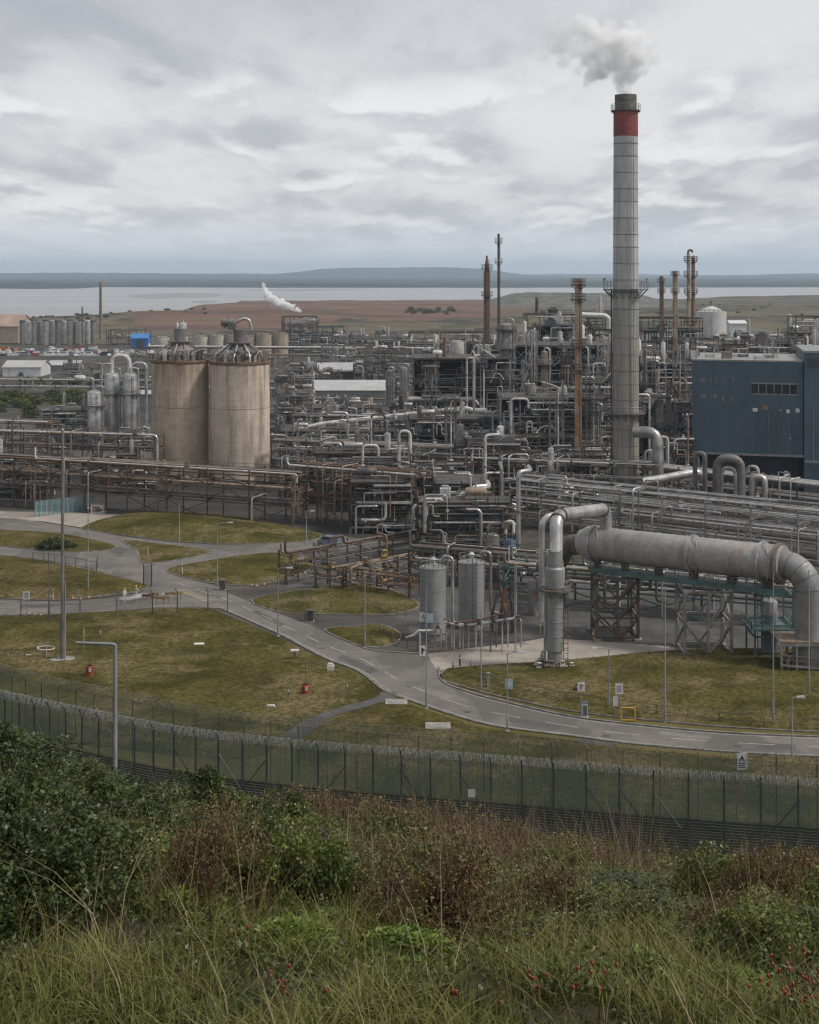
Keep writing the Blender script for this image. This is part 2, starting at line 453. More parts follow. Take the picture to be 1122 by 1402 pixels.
# mudbanks drying out in the estuary
m_mud = M('wet_mud', (.22, .19, .16), (.16, .135, .115), .35, 0, .02)
for i, pts in enumerate(([(175, 405), (235, 401), (300, 402), (296, 406), (245, 408), (200, 409)], [(262, 413), (290, 411.5), (298, 413.5), (280, 415)],
                         [(330, 397.5), (420, 395.5), (520, 395.8), (470, 397), (390, 399)], [(880, 391.5), (960, 390.6), (1022, 391.7), (960, 393), (905, 393)])):
    mb = MB(); w = [ (WX(a, H / ((c - HZ) / F) * 1.064), (H + 3) / ((c - HZ) / F), -2.85) for a, c in catmull(pts, 4, True)]
    w = [(((a - CX) * yy / F), yy, -2.85) for (a, c), (_, yy, _) in zip(catmull(pts, 4, True), w)]
    mb.add(w, [tuple(range(len(w)))[::-1]]); tag(mb.build('mudbank_shore', m_mud), kind='structure')

# haze: pale air in one closed box round everything
hb = MB(); hb.box(-16000, 16000, -120, 21000, -12, 175)
m = bpy.data.materials.new('haze'); m.use_nodes = True; nt = m.node_tree
nt.nodes.remove(nt.nodes['Principled BSDF'])
pv = nt.nodes.new('ShaderNodeVolumePrincipled'); pv.inputs['Color'].default_value = (.70, .85, 1, 1); pv.inputs['Density'].default_value = 8.5e-5
pv.inputs['Anisotropy'].default_value = .2
nt.links.new(pv.outputs[0], nt.nodes['Material Output'].inputs['Volume'])
tag(hb.build('haze', m), kind='stuff')

# ================================================================== lawns, roads, kerbs
from mathutils.geometry import intersect_point_line
def sheet(name, pts, z, mat, smooth=3, mound=0.0, maxe=0, slope=.25, rough=0.0):
    """a sheet outlined by surveyed pixels; it may swell into a mound"""
    w = [G(a, c) for a, c in (catmull(pts, smooth, True) if smooth else pts)]
    bm = bmesh.new()
    vs = [bm.verts.new((q.x, q.y, z)) for q in w]
    tris = tessellate_polygon([[Vector((q.x, q.y, 0)) for q in w]])
    for t in tris:
        try: bm.faces.new([vs[i] for i in t])
        except ValueError: pass
    if maxe:
        for _ in range(7):
            le = [e for e in bm.edges if e.calc_length() > maxe]
            if not le: break
            bmesh.ops.subdivide_edges(bm, edges=le, cuts=1)
            bmesh.ops.triangulate(bm, faces=[f for f in bm.faces if len(f.verts) > 3])
        segs = list(zip(w, w[1:] + w[:1]))
        for v in bm.verts:
            q = Vector((v.co.x, v.co.y, 0)); d = 1e9
            for a, c in segs:
                t = (q - a).dot(c - a) / max((c - a).length_squared, 1e-9); t = min(1, max(0, t))
                d = min(d, (q - a - (c - a) * t).length)
            hh = min(mound, d * slope) if mound else 0
            if mound: hh = mound * (1 - math.exp(-d * slope / max(mound, .01)))
            v.co.z = z + hh + (rough * (.8 + fbm(q.x, q.y, 5, 3)) * min(1, d) if rough else 0)
    bmesh.ops.recalc_face_normals(bm, faces=bm.faces)
    if sum(f.normal.z for f in bm.faces) < 0: bmesh.ops.reverse_faces(bm, faces=bm.faces)
    me = bpy.data.meshes.new(name); bm.to_mesh(me); bm.free()
    me.polygons.foreach_set('use_smooth', [True] * len(me.polygons))
    me.materials.append(mat)
    o = bpy.data.objects.new(name, me); C.objects.link(o); tag(o, kind='structure')
    return o, w
def strip(name, path, w, z, mat, hgt=0.0, closed=False, kind='structure'):
    """a flat or raised band along a world path"""
    path = [Vector((q[0], q[1], 0)) for q in path]; n = len(path); vs = []; fs = []
    for i in range(n):
        a = path[i-1] if (i or closed) else path[i]; c = path[(i+1) % n] if (i < n-1 or closed) else path[i]
        t = (c - a); t = t.normalized() if t.length > 1e-6 else Vector((1, 0, 0)); s = Vector((-t.y, t.x, 0)) * w / 2
        if hgt: vs += [(path[i] + s)[:2] + (0.0,), (path[i] + s)[:2] + (z + hgt,), (path[i] - s)[:2] + (z + hgt,), (path[i] - s)[:2] + (0.0,)]
        else: vs += [(path[i] + s)[:2] + (z,), (path[i] - s)[:2] + (z,)]
    k = 4 if hgt else 2
    for i in range(n if closed else n - 1):
        a, c = i * k, ((i + 1) % n) * k
        for j in range(k - 1): fs.append((a + j, a + j + 1, c + j + 1, c + j))
    mb = MB(); mb.add(vs, fs); o = mb.build(name, mat); 
    if kind: tag(o, kind=kind)
    return o
def grass_mat(name, g1, g2, dry, dead=.5):
    m, nt, N, L, B = new_mat(name); b = NB(nt); p = b.pos()
    n1 = b.noise(p, .11, 7, .65); n2 = b.noise(p, 1.6, 6, .7); n3 = b.noise(b.vmath('ADD', p, (40, 9, 0)), .085, 7, .7)
    c = b.mix(b.ramp(n1, .36, .62), g1, g2)
    c = b.mix(b.ramp(n3, .47, .62, 0, dead), c, dry)
    c = b.mix(b.ramp(n2, .32, .68, 0, .75), c, tuple(q * .45 for q in g1)); c = b.mix(b.ramp(b.noise(b.vmath('ADD', p, (7, 3, 0)), .3, 6, .72), .60, .68, 0, .7), c, (.12, .10, .07))
    L.new(c, B.inputs['Base Color']); B.inputs['Roughness'].default_value = .95; B.inputs['Specular IOR Level'].default_value = 0.0
    b.bump(b.noise(p, 3.5, 5, .7), .9, .22, B)
    return m
m_lawn = grass_mat('lawn_grass', (.064, .060, .019), (.135, .118, .040), (.215, .17, .088), .95)
m_lawn2 = grass_mat('verge_grass', (.066, .058, .02), (.135, .115, .040), (.195, .15, .076), .95)
def asphalt(name, c1, c2, patch):
    m, nt, N, L, B = new_mat(name); b = NB(nt); p = b.pos()
    n1 = b.noise(p, .25, 6, .65); n2 = b.noise(p, 9, 3, .6); n3 = b.noise(b.vmath('MULTIPLY', p, (1, .5, 1)), .07, 4, .5)
    c = b.mix(b.ramp(n1, .36, .64), c1, c2)
    c = b.mix(b.ramp(n3, .52, .55, 0, .8), c, patch); c = b.mix(b.ramp(b.noise(b.vmath('ADD', p, (5, 5, 0)), .9, 5, .7), .58, .7, 0, .5), c, tuple(q * .6 for q in c1))
    c = b.mix(b.ramp(n2, .4, .7, 0, .3), c, tuple(q * .6 for q in c1))
    v = N.new('ShaderNodeTexVoronoi'); v.feature = 'DISTANCE_TO_EDGE'; v.inputs['Scale'].default_value = .12
    L.new(b.vmath('ADD', p, b.vmath('SCALE', b.noise(p, .4, 3, .6, out=1), scale=2.0)), v.inputs['Vector'])
    c = b.mix(b.ramp(v.outputs['Distance'], .0, .008, .6, 0), c, tuple(q * .45 for q in c1))
    L.new(c, B.inputs['Base Color']); B.inputs['Roughness'].default_value = .8; B.inputs['Specular IOR Level'].default_value = .3
    return m
m_road = asphalt('asphalt', (.125, .114, .102), (.172, .157, .139), (.10, .092, .083))
m_yard = asphalt('yard_asphalt', (.062, .058, .053), (.105, .098, .089), (.048, .045, .042))
m_apron = asphalt('concrete_apron', (.27, .24, .205), (.35, .315, .27), (.21, .185, .16))
m_kerb = M('kerb_concrete', (.25, .235, .21), (.13, .12, .105), .9, 0, .9)
m_line = M('road_paint', (.42, .41, .37), (.24, .23, .21), .7, 0, 1.1)
m_yline = M('yellow_road_paint', (.45, .30, .05), (.33, .22, .05), .7, 0, 1.4)

# broad grass either side of the road, and the grass strip outside the fence
sheet('lawn', [(-60, 848), (0, 845), (75, 842), (150, 838), (215, 834), (285, 833), (300, 838), (381, 872), (446, 906), (490, 923), (520, 944), (528, 951), (500, 962), (460, 972), (420, 988), (395, 1003), (370, 1030),
               (300, 1040), (120, 1020), (0, 1010), (-60, 1000)], .05, m_lawn, 2, 0, 3.0, rough=.18)
sheet('lawn', [(425, 1004), (450, 988), (500, 968), (540, 958), (571, 968), (622, 985), (680, 1001), (780, 1014), (871, 1026), (993, 1036), (1160, 1046), (1160, 1175), (900, 1165), (600, 1110), (430, 1060), (405, 1030)], .05, m_lawn2, 2, 0, 3.0, rough=.15)
sheet('path', [(528, 947), (545, 955), (500, 969), (462, 980), (432, 997), (412, 1012), (385, 1012), (405, 995), (440, 976), (480, 964)], .07, m_yard, 3)
sheet('path', [(790, 1012), (846, 1018), (800, 1052), (742, 1060)], .062, m_yard, 0)
# left: island between the two roads, junction islands
isl = {}
isl['a'] = sheet('lawn', [(-40, 727), (0, 727), (81, 731), (135, 741), (158, 748), (150, 753), (100, 756), (40, 752), (0, 748), (-40, 746)], .14, m_lawn2, 3, .6, 3, rough=.1)
isl['b'] = sheet('lawn', [(166, 740), (205, 744), (251, 749), (284, 754), (287, 758), (237, 768), (200, 772), (192, 768), (191, 760), (186, 752)], .14, m_lawn, 3, .35, 2.5, .2, rough=.1)
isl['c'] = sheet('lawn', [(231, 784), (244, 776), (305, 765), (342, 760), (385, 758), (420, 764), (428, 776), (405, 789), (380, 797), (340, 802), (288, 799)], .14, m_lawn, 3, .5, 2.5, .2, rough=.1)
isl['d'] = sheet('lawn', [(112, 723), (150, 709), (210, 703), (290, 705), (360, 714), (420, 727), (441, 735), (410, 742), (330, 745), (244, 742), (169, 733), (128, 727)], .14, m_lawn, 3, 1.7, 2.5, .22, rough=.12)
isl['e'] = sheet('lawn', [(-60, 763), (0, 763), (60, 768), (130, 783), (185, 797), (203, 804), (190, 810), (150, 815), (80, 822), (0, 820), (-60, 822)], .14, m_lawn2, 3, .8, 3, .2, rough=.15)
isl['f'] = sheet('lawn', [(345, 822), (420, 808), (500, 800), (545, 812), (575, 830), (540, 841), (490, 842), (420, 841), (380, 838)], .14, m_lawn, 3, .5, 2.5, .2, rough=.1)
isl['g'] = sheet('lawn', [(445, 863), (480, 859), (520, 856), (548, 868), (540, 882), (505, 887), (480, 880)], .14, m_lawn, 3, .2, 2.5, rough=.1)
isl['h'] = sheet('lawn', [(604, 926), (613, 917), (640, 914), (711, 909), (785, 904), (871, 896), (940, 891), (1012, 889), (1150, 900), (1150, 1000), (1122, 1003), (993, 996), (880, 986), (780, 974), (680, 953), (639, 942), (612, 934)], .14, m_lawn, 3, .5, 3, .1, rough=.18)

# roads
m_sheet = sheet('road', [(-60, 706), (0, 709), (30, 711), (75, 718), (125, 726), (169, 735), (244, 743.5), (298, 746.5), (380, 744), (430, 738), (470, 734), (520, 742), (470, 752), (430, 752), (385, 757), (342, 759), (305, 764), (244, 774), (229, 783),
              (288, 800), (322, 816), (385, 842), (418, 853), (446, 865), (496, 887), (520, 892), (586, 895), (601, 912), (603, 927), (611, 936), (639, 946), (680, 957), (780, 979), (880, 992), (993, 1002.5), (1122, 1009), (1180, 1011),
              (1180, 1040), (1122, 1037), (993, 1029.5), (871, 1019), (780, 1008), (680, 995), (622, 980), (571, 963), (534, 950), (518, 941), (490, 919), (446, 902), (381, 868), (300, 833), (280, 832), (215, 832), (149, 837), (75, 841), (0, 843), (-60, 846),
              (-60, 824), (0, 822), (80, 824), (150, 819), (192, 812), (207, 804), (190, 796), (130, 781), (60, 766), (0, 760), (-60, 758), (-60, 746), (0, 747), (40, 751), (100, 755), (150, 752), (159, 748), (135, 740), (81, 729.5), (0, 725), (-60, 724)], .03, m_road, 0)[0]
sheet('road', [(340, 838), (420, 853), (500, 847), (560, 842), (620, 835), (640, 850), (560, 856), (470, 861), (440, 864), (400, 852)], .025, m_yard, 0)
sheet('pavement', [(586, 896), (640, 888), (711, 880), (745, 874), (820, 878), (900, 884), (950, 889), (871, 894), (785, 903), (711, 908), (640, 913), (614, 915), (600, 920), (590, 905)], .04, m_apron, 0)
sheet('pavement', [(430, 752), (470, 745), (560, 741), (640, 748), (660, 760), (600, 775), (520, 800), (430, 805), (380, 803), (430, 776)], .022, m_yard, 0)
sheet('pavement', [(560, 842), (700, 800), (800, 790), (1000, 800), (1200, 830), (1200, 900), (1012, 888), (950, 887), (820, 877), (745, 873), (650, 885), (560, 880)], .018, m_yard, 0)
sheet('pavement', [(-60, 700), (100, 702), (190, 706), (140, 714), (110, 722), (60, 714), (-60, 706)], .02, m_apron, 2)
m_rack_shade = M('rack_shade_soil', (.055, .047, .038), (.028, .025, .022), .95, 0, .15, bump=.4)  # ground colour darkened to paint in the shade under the pipe racks
sheet('rack_shade_ground', [(-80, 630), (640, 630), (760, 700), (700, 745), (560, 743), (480, 736), (432, 737), (300, 704), (200, 700), (100, 698.5), (-80, 697)], .012, m_rack_shade, 0)
# worn repairs and iron covers in the carriageway
m_patch_d = asphalt('dark_asphalt_repair', (.075, .07, .064), (.10, .094, .086), (.09, .085, .078)); m_patch_l = asphalt('pale_asphalt_repair', (.17, .158, .142), (.215, .198, .178), (.15, .14, .125))
for pts, mm in (([(352, 836), (392, 855), (384, 858), (345, 838)], m_patch_d), ([(470, 897), (520, 918), (508, 923), (462, 901)], m_patch_d), ([(700, 982), (770, 994), (764, 1000), (690, 987)], m_patch_d), ([(905, 1001), (975, 1008), (972, 1013), (900, 1006)], m_patch_l), ([(585, 942), (626, 953), (610, 958), (572, 946)], m_patch_l), ([(255, 806), (292, 821), (280, 824), (244, 808)], m_patch_l), ([(30, 828), (110, 826), (112, 831), (30, 833)], m_patch_d), ([(150, 745), (176, 752), (166, 760), (150, 757)], m_patch_d), ([(1040, 1017), (1090, 1020), (1088, 1028), (1036, 1025)], m_patch_d)):
    sheet('road_patch_surface', pts, .034, mm, 0)
for a_ in ((340, 845), (440, 888), (640, 975), (830, 1008), (560, 940), (300, 818), (1010, 1022), (120, 731)):
    q = G(*a_); mb = MB(); mb.add([(q.x + .45 * math.cos(t_), q.y + .45 * math.sin(t_), .04) for t_ in np.linspace(0, 2 * PI, 12, False)], [tuple(range(12))]); tag(mb.build('road_cover_surface', MT['dark']), kind='structure')
def P3(pts, k=5): return [G(a, c) for a, c in catmull(pts, k)]
for k in 'abcdefgh': strip('kerb', isl[k][1], .28, .02, m_kerb, .13, True)
UP = [(601, 914), (603, 927), (611, 936.5), (639, 947), (680, 958.5), (780, 981), (880, 993.6), (993, 1003.6), (1122, 1009.5), (1180, 1011)]
LOW = [(300, 832.5), (381, 868), (446, 902), (490, 919), (518, 940), (534, 950), (571, 963), (622, 980), (680, 995), (780, 1008), (871, 1019.5), (993, 1029.8), (1122, 1037), (1180, 1040)]
UP2 = [(230, 785), (288, 800), (322, 816), (385, 842), (418, 853)]
strip('kerb', P3(UP), .3, .02, m_kerb, .13); strip('kerb', P3(LOW), .3, .02, m_kerb, .12)
strip('kerb', P3([(496, 887), (520, 892), (580, 896)]), .3, .02, m_kerb, .12)
def inset(path, d):
    path = [Vector(q) for q in path]; out = []
    for i in range(len(path)):
        t = (path[min(i+1, len(path)-1)] - path[max(i-1, 0)]).normalized(); out.append(path[i] + Vector((-t.y, t.x, 0)) * d)
    return out
strip('road_line', inset(P3(LOW[5:]), .55), .14, .036, m_line); strip('road_line', inset(P3(UP[3:]), -.5), .14, .036, m_line)
strip('road_line', inset(P3(LOW[:6]), .5), .12, .036, m_line)
def dashes(path, on, off, w=.14, start=0, mat=None):
    path = [Vector(q) for q in path]; d = -start; 
    seg = []; L_ = [0]
    for a, c in zip(path, path[1:]): L_.append(L_[-1] + (c - a).length)
    def at(s):
        for i in range(len(path) - 1):
            if s <= L_[i+1]: return path[i].lerp(path[i+1], (s - L_[i]) / max(L_[i+1] - L_[i], 1e-6))
        return path[-1]
    s = start; mb = MB()
    while s + on < L_[-1]:
        a, c = at(s), at(s + on); t = (c - a).normalized(); q = Vector((-t.y, t.x, 0)) * w / 2
        mb.add([tuple(v) for v in ((a - q) + Vector((0, 0, .036)), (c - q) + Vector((0, 0, .036)), (c + q) + Vector((0, 0, .036)), (a + q) + Vector((0, 0, .036)))], [(0, 1, 2, 3)])
        s += on + off
    tag(mb.build('road_line', mat or m_line), kind='structure')
CEN = [(240, 797), (290, 814), (330, 829), (385, 855), (450, 885), (505, 907), (545, 931), (580, 946), (625, 963), (680, 977), (780, 994.5), (871, 1006.5), (993, 1016.5), (1122, 1023), (1180, 1025)]
dashes(P3(CEN), 3.6, 3.0, .16)
dashes(P3([(0, 716), (75, 724), (140, 733), (200, 741), (290, 750), (380, 750)]), 3, 3.5, .16)
dashes(P3([(10, 832), (100, 830), (200, 822)]), 3, 3.5, .14)
dashes(P3([(560, 945), (600, 935)]), 9, 3, .2); dashes(P3([(996, 1028), (1032, 1007)]), 8, 3, .18)
dashes(P3([(188, 756), (192, 766), (204, 778)]), 2.2, 1.2, .16)
strip('road_line', P3([(186, 753), (190, 762), (192, 770), (200, 774)]), .16, .037, m_yline)
for a in ((240, 808), (252, 812), (264, 816), (277, 822)): dashes([G(*a), G(a[0] + 14, a[1] + 3)], 2, 5, .3, mat=m_yline)
# ================================================================== the works: generators
def pick(r, ws):
    t = r.random() * sum(w for _, w in ws)
    for k, w in ws:
        t -= w
        if t <= 0: return MT[k]
    return MT[ws[0][0]]
PW = [('silver', 4.5), ('pale', 3.4), ('grey', 2.4), ('dark', 1.8), ('rust', 1.0), ('tan', 1.6), ('white', .6)]
PW_RUST = [('rust', 3.5), ('tan', 2.5), ('grey', 2), ('silver', 2), ('pale', 1), ('red', .2), ('dark', 2)]
PW_TEAL = [('teal', 2), ('silver', 3), ('grey', 2.5), ('pale', 2), ('tan', .6)]

def railing(mb, pts, h=1.1, step=2.2, w=.07):
    pts = [Vector(p) for p in pts]
    for a, c in zip(pts, pts[1:]):
        for z in (.55, h): mb.bar(a + Vector((0, 0, z)), c + Vector((0, 0, z)), w)
        n = max(1, int((c - a).length / step))
        for i in range(n + 1):
            q = a.lerp(c, i / n); mb.bar(q, q + Vector((0, 0, h)), w)
def ladder(mb, x, y, z0, z1, w=.5):
    mb.bar((x - w/2, y, z0), (x - w/2, y, z1), .08); mb.bar((x + w/2, y, z0), (x + w/2, y, z1), .08)
    z = z0
    while z < z1: mb.bar((x - w/2, y, z), (x + w/2, y, z), .05); z += .6
def valve(mb, p, r):
    mb.lathe([(r*1.0, -r*1.6), (r*1.9, -r*1.6), (r*1.9, -r*1.1), (r*1.2, -r), (r*1.5, 0), (r*1.2, r), (r*1.9, r*1.1), (r*1.9, r*1.6), (r, r*1.6)], p, 8, 'x')
    mb.tube([p, (p[0], p[1], p[2] + r*3.4)], r*.35, 6); mb.lathe([(.01, 0), (r*1.6, 0), (r*1.6, r*.3), (.01, r*.3)], (p[0], p[1], p[2] + r*3.2), 8)

def vessel(parent, x, y, z0, z1, r, mat, name='vessel', n=16, rings=True, skirt=True):
    mb = MB(); prof = cyl_prof(r, z0, z1, r * .45)
    mb.lathe(prof, (x, y, 0), n)
    if rings:
        k = max(1, int((z1 - z0) / 3.2))
        for i in range(1, k + 1):
            z = z0 + (z1 - z0) * i / (k + .3); mb.lathe([(r, z - .06), (r + .06, z - .06), (r + .06, z + .06), (r, z + .06)], (x, y, 0), n)
    mb.tube([(x, y, z1 + r*.3), (x, y, z1 + r*.45 + .7)], max(.1, r*.15), 6)
    return mb.build(name, mat, parent)
def drum(parent, x, y, z, L, r, mat, axis='x', name='drum'):
    mb = MB(); mb.lathe(drum_prof(r, L), (x, y, z), 12, axis)
    for f in (.25, .75):
        c = (x + L*f, y, z - r*.9) if axis == 'x' else (x, y + L*f, z - r*.9)
        mb.obox(c, (.15 if axis == 'x' else r*.8, 0, 0), (0, r*.8 if axis == 'x' else .15, 0), (0, 0, r*.5))
    c = (x + L*.5, y, z) if axis == 'x' else (x, y + L*.5, z)
    mb.tube([c, (c[0], c[1], z + r + .6)], r*.22, 6)
    return mb.build(name, mat, parent)

def unit(name, label, cat, pxl, pxr, pyt, Y, D, seed, lev=4.5, bay=5.5, dense=1.0, steel='steel', pw=PW, group=None, top_eq=1.0, braces=.5, decks=.6, base=0.0, back=False, lod=0):
    """a braced steel structure with floors, handrails, vessels, drums and pipework"""
    r = random.Random(seed)
    x0, x1 = WX(pxl, Y), WX(pxr, Y); zt = WZ(pyt, Y)
    t = thing(name, label, cat, ((x0 + x1) / 2, Y + D / 2, 0), group)
    nx = max(1, round((x1 - x0) / bay)); ny = max(1, round(D / 6.5)); nl = max(1, round((zt - base) / lev))
    xs = [x0 + (x1 - x0) * i / nx for i in range(nx + 1)]; ys = [Y + D * i / ny for i in range(ny + 1)]
    zs = [base + (zt - base) * i / nl for i in range(nl + 1)]
    cw = .26 if not lod else .36
    fr = MB()
    for i, x in enumerate(xs):
        for j, y in enumerate(ys):
            top = zs[-1] if (r.random() < .7 or i in (0, nx)) else zs[max(1, nl - 1)]
            fr.bar((x, y, 0), (x, y, top + (r.random() * 1.2 if j == 0 else 0)), cw)
    for k in range(1, nl + 1):
        for y in ys: fr.bar((x0, y, zs[k]), (x1, y, zs[k]), cw * .8, cw * 1.25)
        for x in xs: fr.bar((x, Y, zs[k] - .05), (x, Y + D, zs[k] - .05), cw * .7, cw * 1.1)
    for k in range(nl):
        for i in range(nx):
            if r.random() < braces:
                q = r.random(); y = Y - .02
                if q < .7: fr.bar((xs[i], y, zs[k]), (xs[i+1], y, zs[k+1]), cw * .62)
                if q > .35: fr.bar((xs[i+1], y, zs[k]), (xs[i], y, zs[k+1]), cw * .55)
        for x in (x0, x1):
            for j in range(ny):
                if r.random() < .6:
                    fr.bar((x, ys[j], zs[k]), (x, ys[j+1], zs[k+1]), cw * .5)
    fr.build('steel_frame', MT[steel], t)
    dense = dense * (2.0 if not lod else 1.4)
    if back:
        mb = MB(); mb.box(x0 + .3, x1 - .3, Y + D * .62, Y + D * .62 + .2, base + lev * .4, zs[-1] - .4); mb.build('interior_shade_panel', MT['interior_shade'], t)  # added dark panel, stands in for the shade of the interior
    for k in range(1, nl + 1):
        if k == nl and decks < .9 and r.random() > .7: continue
        a, c = (0, nx)
        if r.random() > decks and nx > 2: a, c = (0, nx - r.randint(1, nx - 1)) if r.random() < .5 else (r.randint(1, nx - 1), nx)
        d = MB(); d.box(xs[a] - .1, xs[c] + .1, Y - .35, Y + D - .1, zs[k] + .21, zs[k] + .28); d.build('deck', MT['deck'], t)
        hr = MB(); q = zs[k] + .28
        railing(hr, [(xs[a], Y + D * .8, q), (xs[a] , Y - .3, q), (xs[c], Y - .3, q), (xs[c], Y + D * .8, q)], 1.1, 2.4, .075 if Y < 420 else .11)
        hr.build('handrail', MT['steel_pale' if r.random() < .5 else steel], t)
        ztop = zs[k + 1] if k < nl else zs[k] + lev
        n = int(dense * (x1 - x0) / 6 * (top_eq if k == nl else .75) + r.random())
        for _ in range(n):
            x = r.uniform(x0 + 1, x1 - 1.5); y = r.uniform(Y + .8, Y + D * .7); kind = r.random(); hgt = ztop - zs[k]
            if kind < .38: drum(t, x - 1, y, q + 1.3, r.uniform(1.8, 4.2), r.uniform(.32, .75), pick(r, PW), 'x')
            elif kind < .78:
                hh = hgt * r.uniform(.5, .9) if k < nl else hgt * r.uniform(.5, 1.3)
                vessel(t, x, y, q, q + hh, r.uniform(.3, .8), pick(r, PW), n=12, rings=r.random() < .6)
            else:
                mb = MB(); a_, b_, h_ = r.uniform(.8, 1.8), r.uniform(.6, 1.2), r.uniform(1.1, 2.3)
                mb.box(x - a_, x + a_, y - b_, y + b_, q + .15, q + h_); mb.box(x - a_ * .4, x + a_ * .5, y - b_ * .5, y + b_ * .5, q + h_, q + h_ + .45)
                mb.tube(fillet([(x + a_ * .6, y - b_ - .25, q + .4), (x + a_ * .6, y - b_ - .25, q + h_ + .6), (x - a_ * .7, y - b_ - .25, q + h_ + .6)], .4), .13, 6)
                mb.build('equipment_box', pick(r, PW), t)
    # horizontal runs with risers at their ends
    cap = 72
    cnt = 0
    for k in range(nl):
        for _ in range(int(dense * (3 + nx * .9))):
            if cnt > cap: break
            cnt += 1
            a = r.uniform(x0, x1 - 3); c = min(x1 + 1, a + r.uniform(4, (x1 - x0) * .9 + 4)); z = r.uniform(zs[k] + .7, zs[k+1] - .3)
            y = Y + r.choice((-.6, -.25, .5, r.uniform(.3, D * .55))); rr = r.choice((.07, .09, .11, .14, .17, .22, .3))
            pts = [(a, y, z), (c, y, z)]
            if r.random() < .55: pts.append((c, y, z + r.choice((-1, 1)) * r.uniform(1.2, lev)))
            if r.random() < .4: pts.insert(0, (a, y + r.uniform(1, D * .4), z))
            elif r.random() < .5: pts.insert(0, (a, y, z - r.uniform(1, lev * .9)))
            pipe(pts, rr, pick(r, pw), t, n=6)
    for _ in range(int(dense * nx * 1.4)):
        x = r.uniform(x0, x1); y = Y + r.choice((-.75, -.5, D * .3)); z0 = zs[r.randint(0, max(0, nl - 2))]; z1 = r.choice(zs[1:]) + r.uniform(-1, 2.0)
        if z1 - z0 < 3: z1 = z0 + 5
        rr = r.choice((.12, .16, .22, .3)); dx = r.choice((-1, 1)) * r.uniform(1.2, 4)
        pipe([(x, y, z0), (x, y, z1), (x + dx, y, z1), (x + dx, y + r.uniform(.6, 3), z1)] if r.random() < .6 else [(x, y, z0), (x, y, z1), (x + dx, y, z1), (x + dx, y, z1 - r.uniform(1, 3))], rr, pick(r, pw), t, n=6)
    for _ in range(int(dense * nx * nl * .5)):
        p_ = (r.uniform(x0, x1), Y - r.uniform(-.6, .9), r.choice(zs[:-1]) + r.uniform(.6, lev)); mb = MB(); q = r.random()
        if q < .5: valve(mb, p_, r.uniform(.13, .24))
        elif q < .8: mb.box(p_[0] - r.uniform(.2, .6), p_[0] + r.uniform(.2, .6), p_[1] - .2, p_[1] + .2, p_[2], p_[2] + r.uniform(.3, 1.1))
        else: mb.tube([p_, (p_[0], p_[1], p_[2] + r.uniform(1.5, 4))], .06, 5); mb.box(p_[0] - .2, p_[0] + .3, p_[1] - .15, p_[1] + .15, p_[2] + 1.4, p_[2] + 1.65)
        mb.build('fitting', pick(r, PW), t)
    # looping small-bore pipework on the front face
    for _ in range(int(dense * nx * 1.3)):
        x = r.uniform(x0, x1 - 2); k = r.randrange(nl); z = zs[k] + .4; y = Y - r.uniform(.1, .9); w = r.uniform(.7, 1.6); h = r.uniform(1, lev * .75); rr = r.choice((.08, .11, .15))
        if r.random() < .6: pts = [(x, y, z), (x, y, z + h), (x + w, y, z + h), (x + w, y, z), (x + w * 2.2, y, z)]
        else: pts = [(x, y, z), (x + w, y + .3, z + h), (x + w * 2, y, z + h), (x + w * 3, y, z + h * .3)]
        pipe(pts, rr, pick(r, pw), t, n=6, bend=w * .5, name='looped_pipe')
    return t, xs, ys, zs

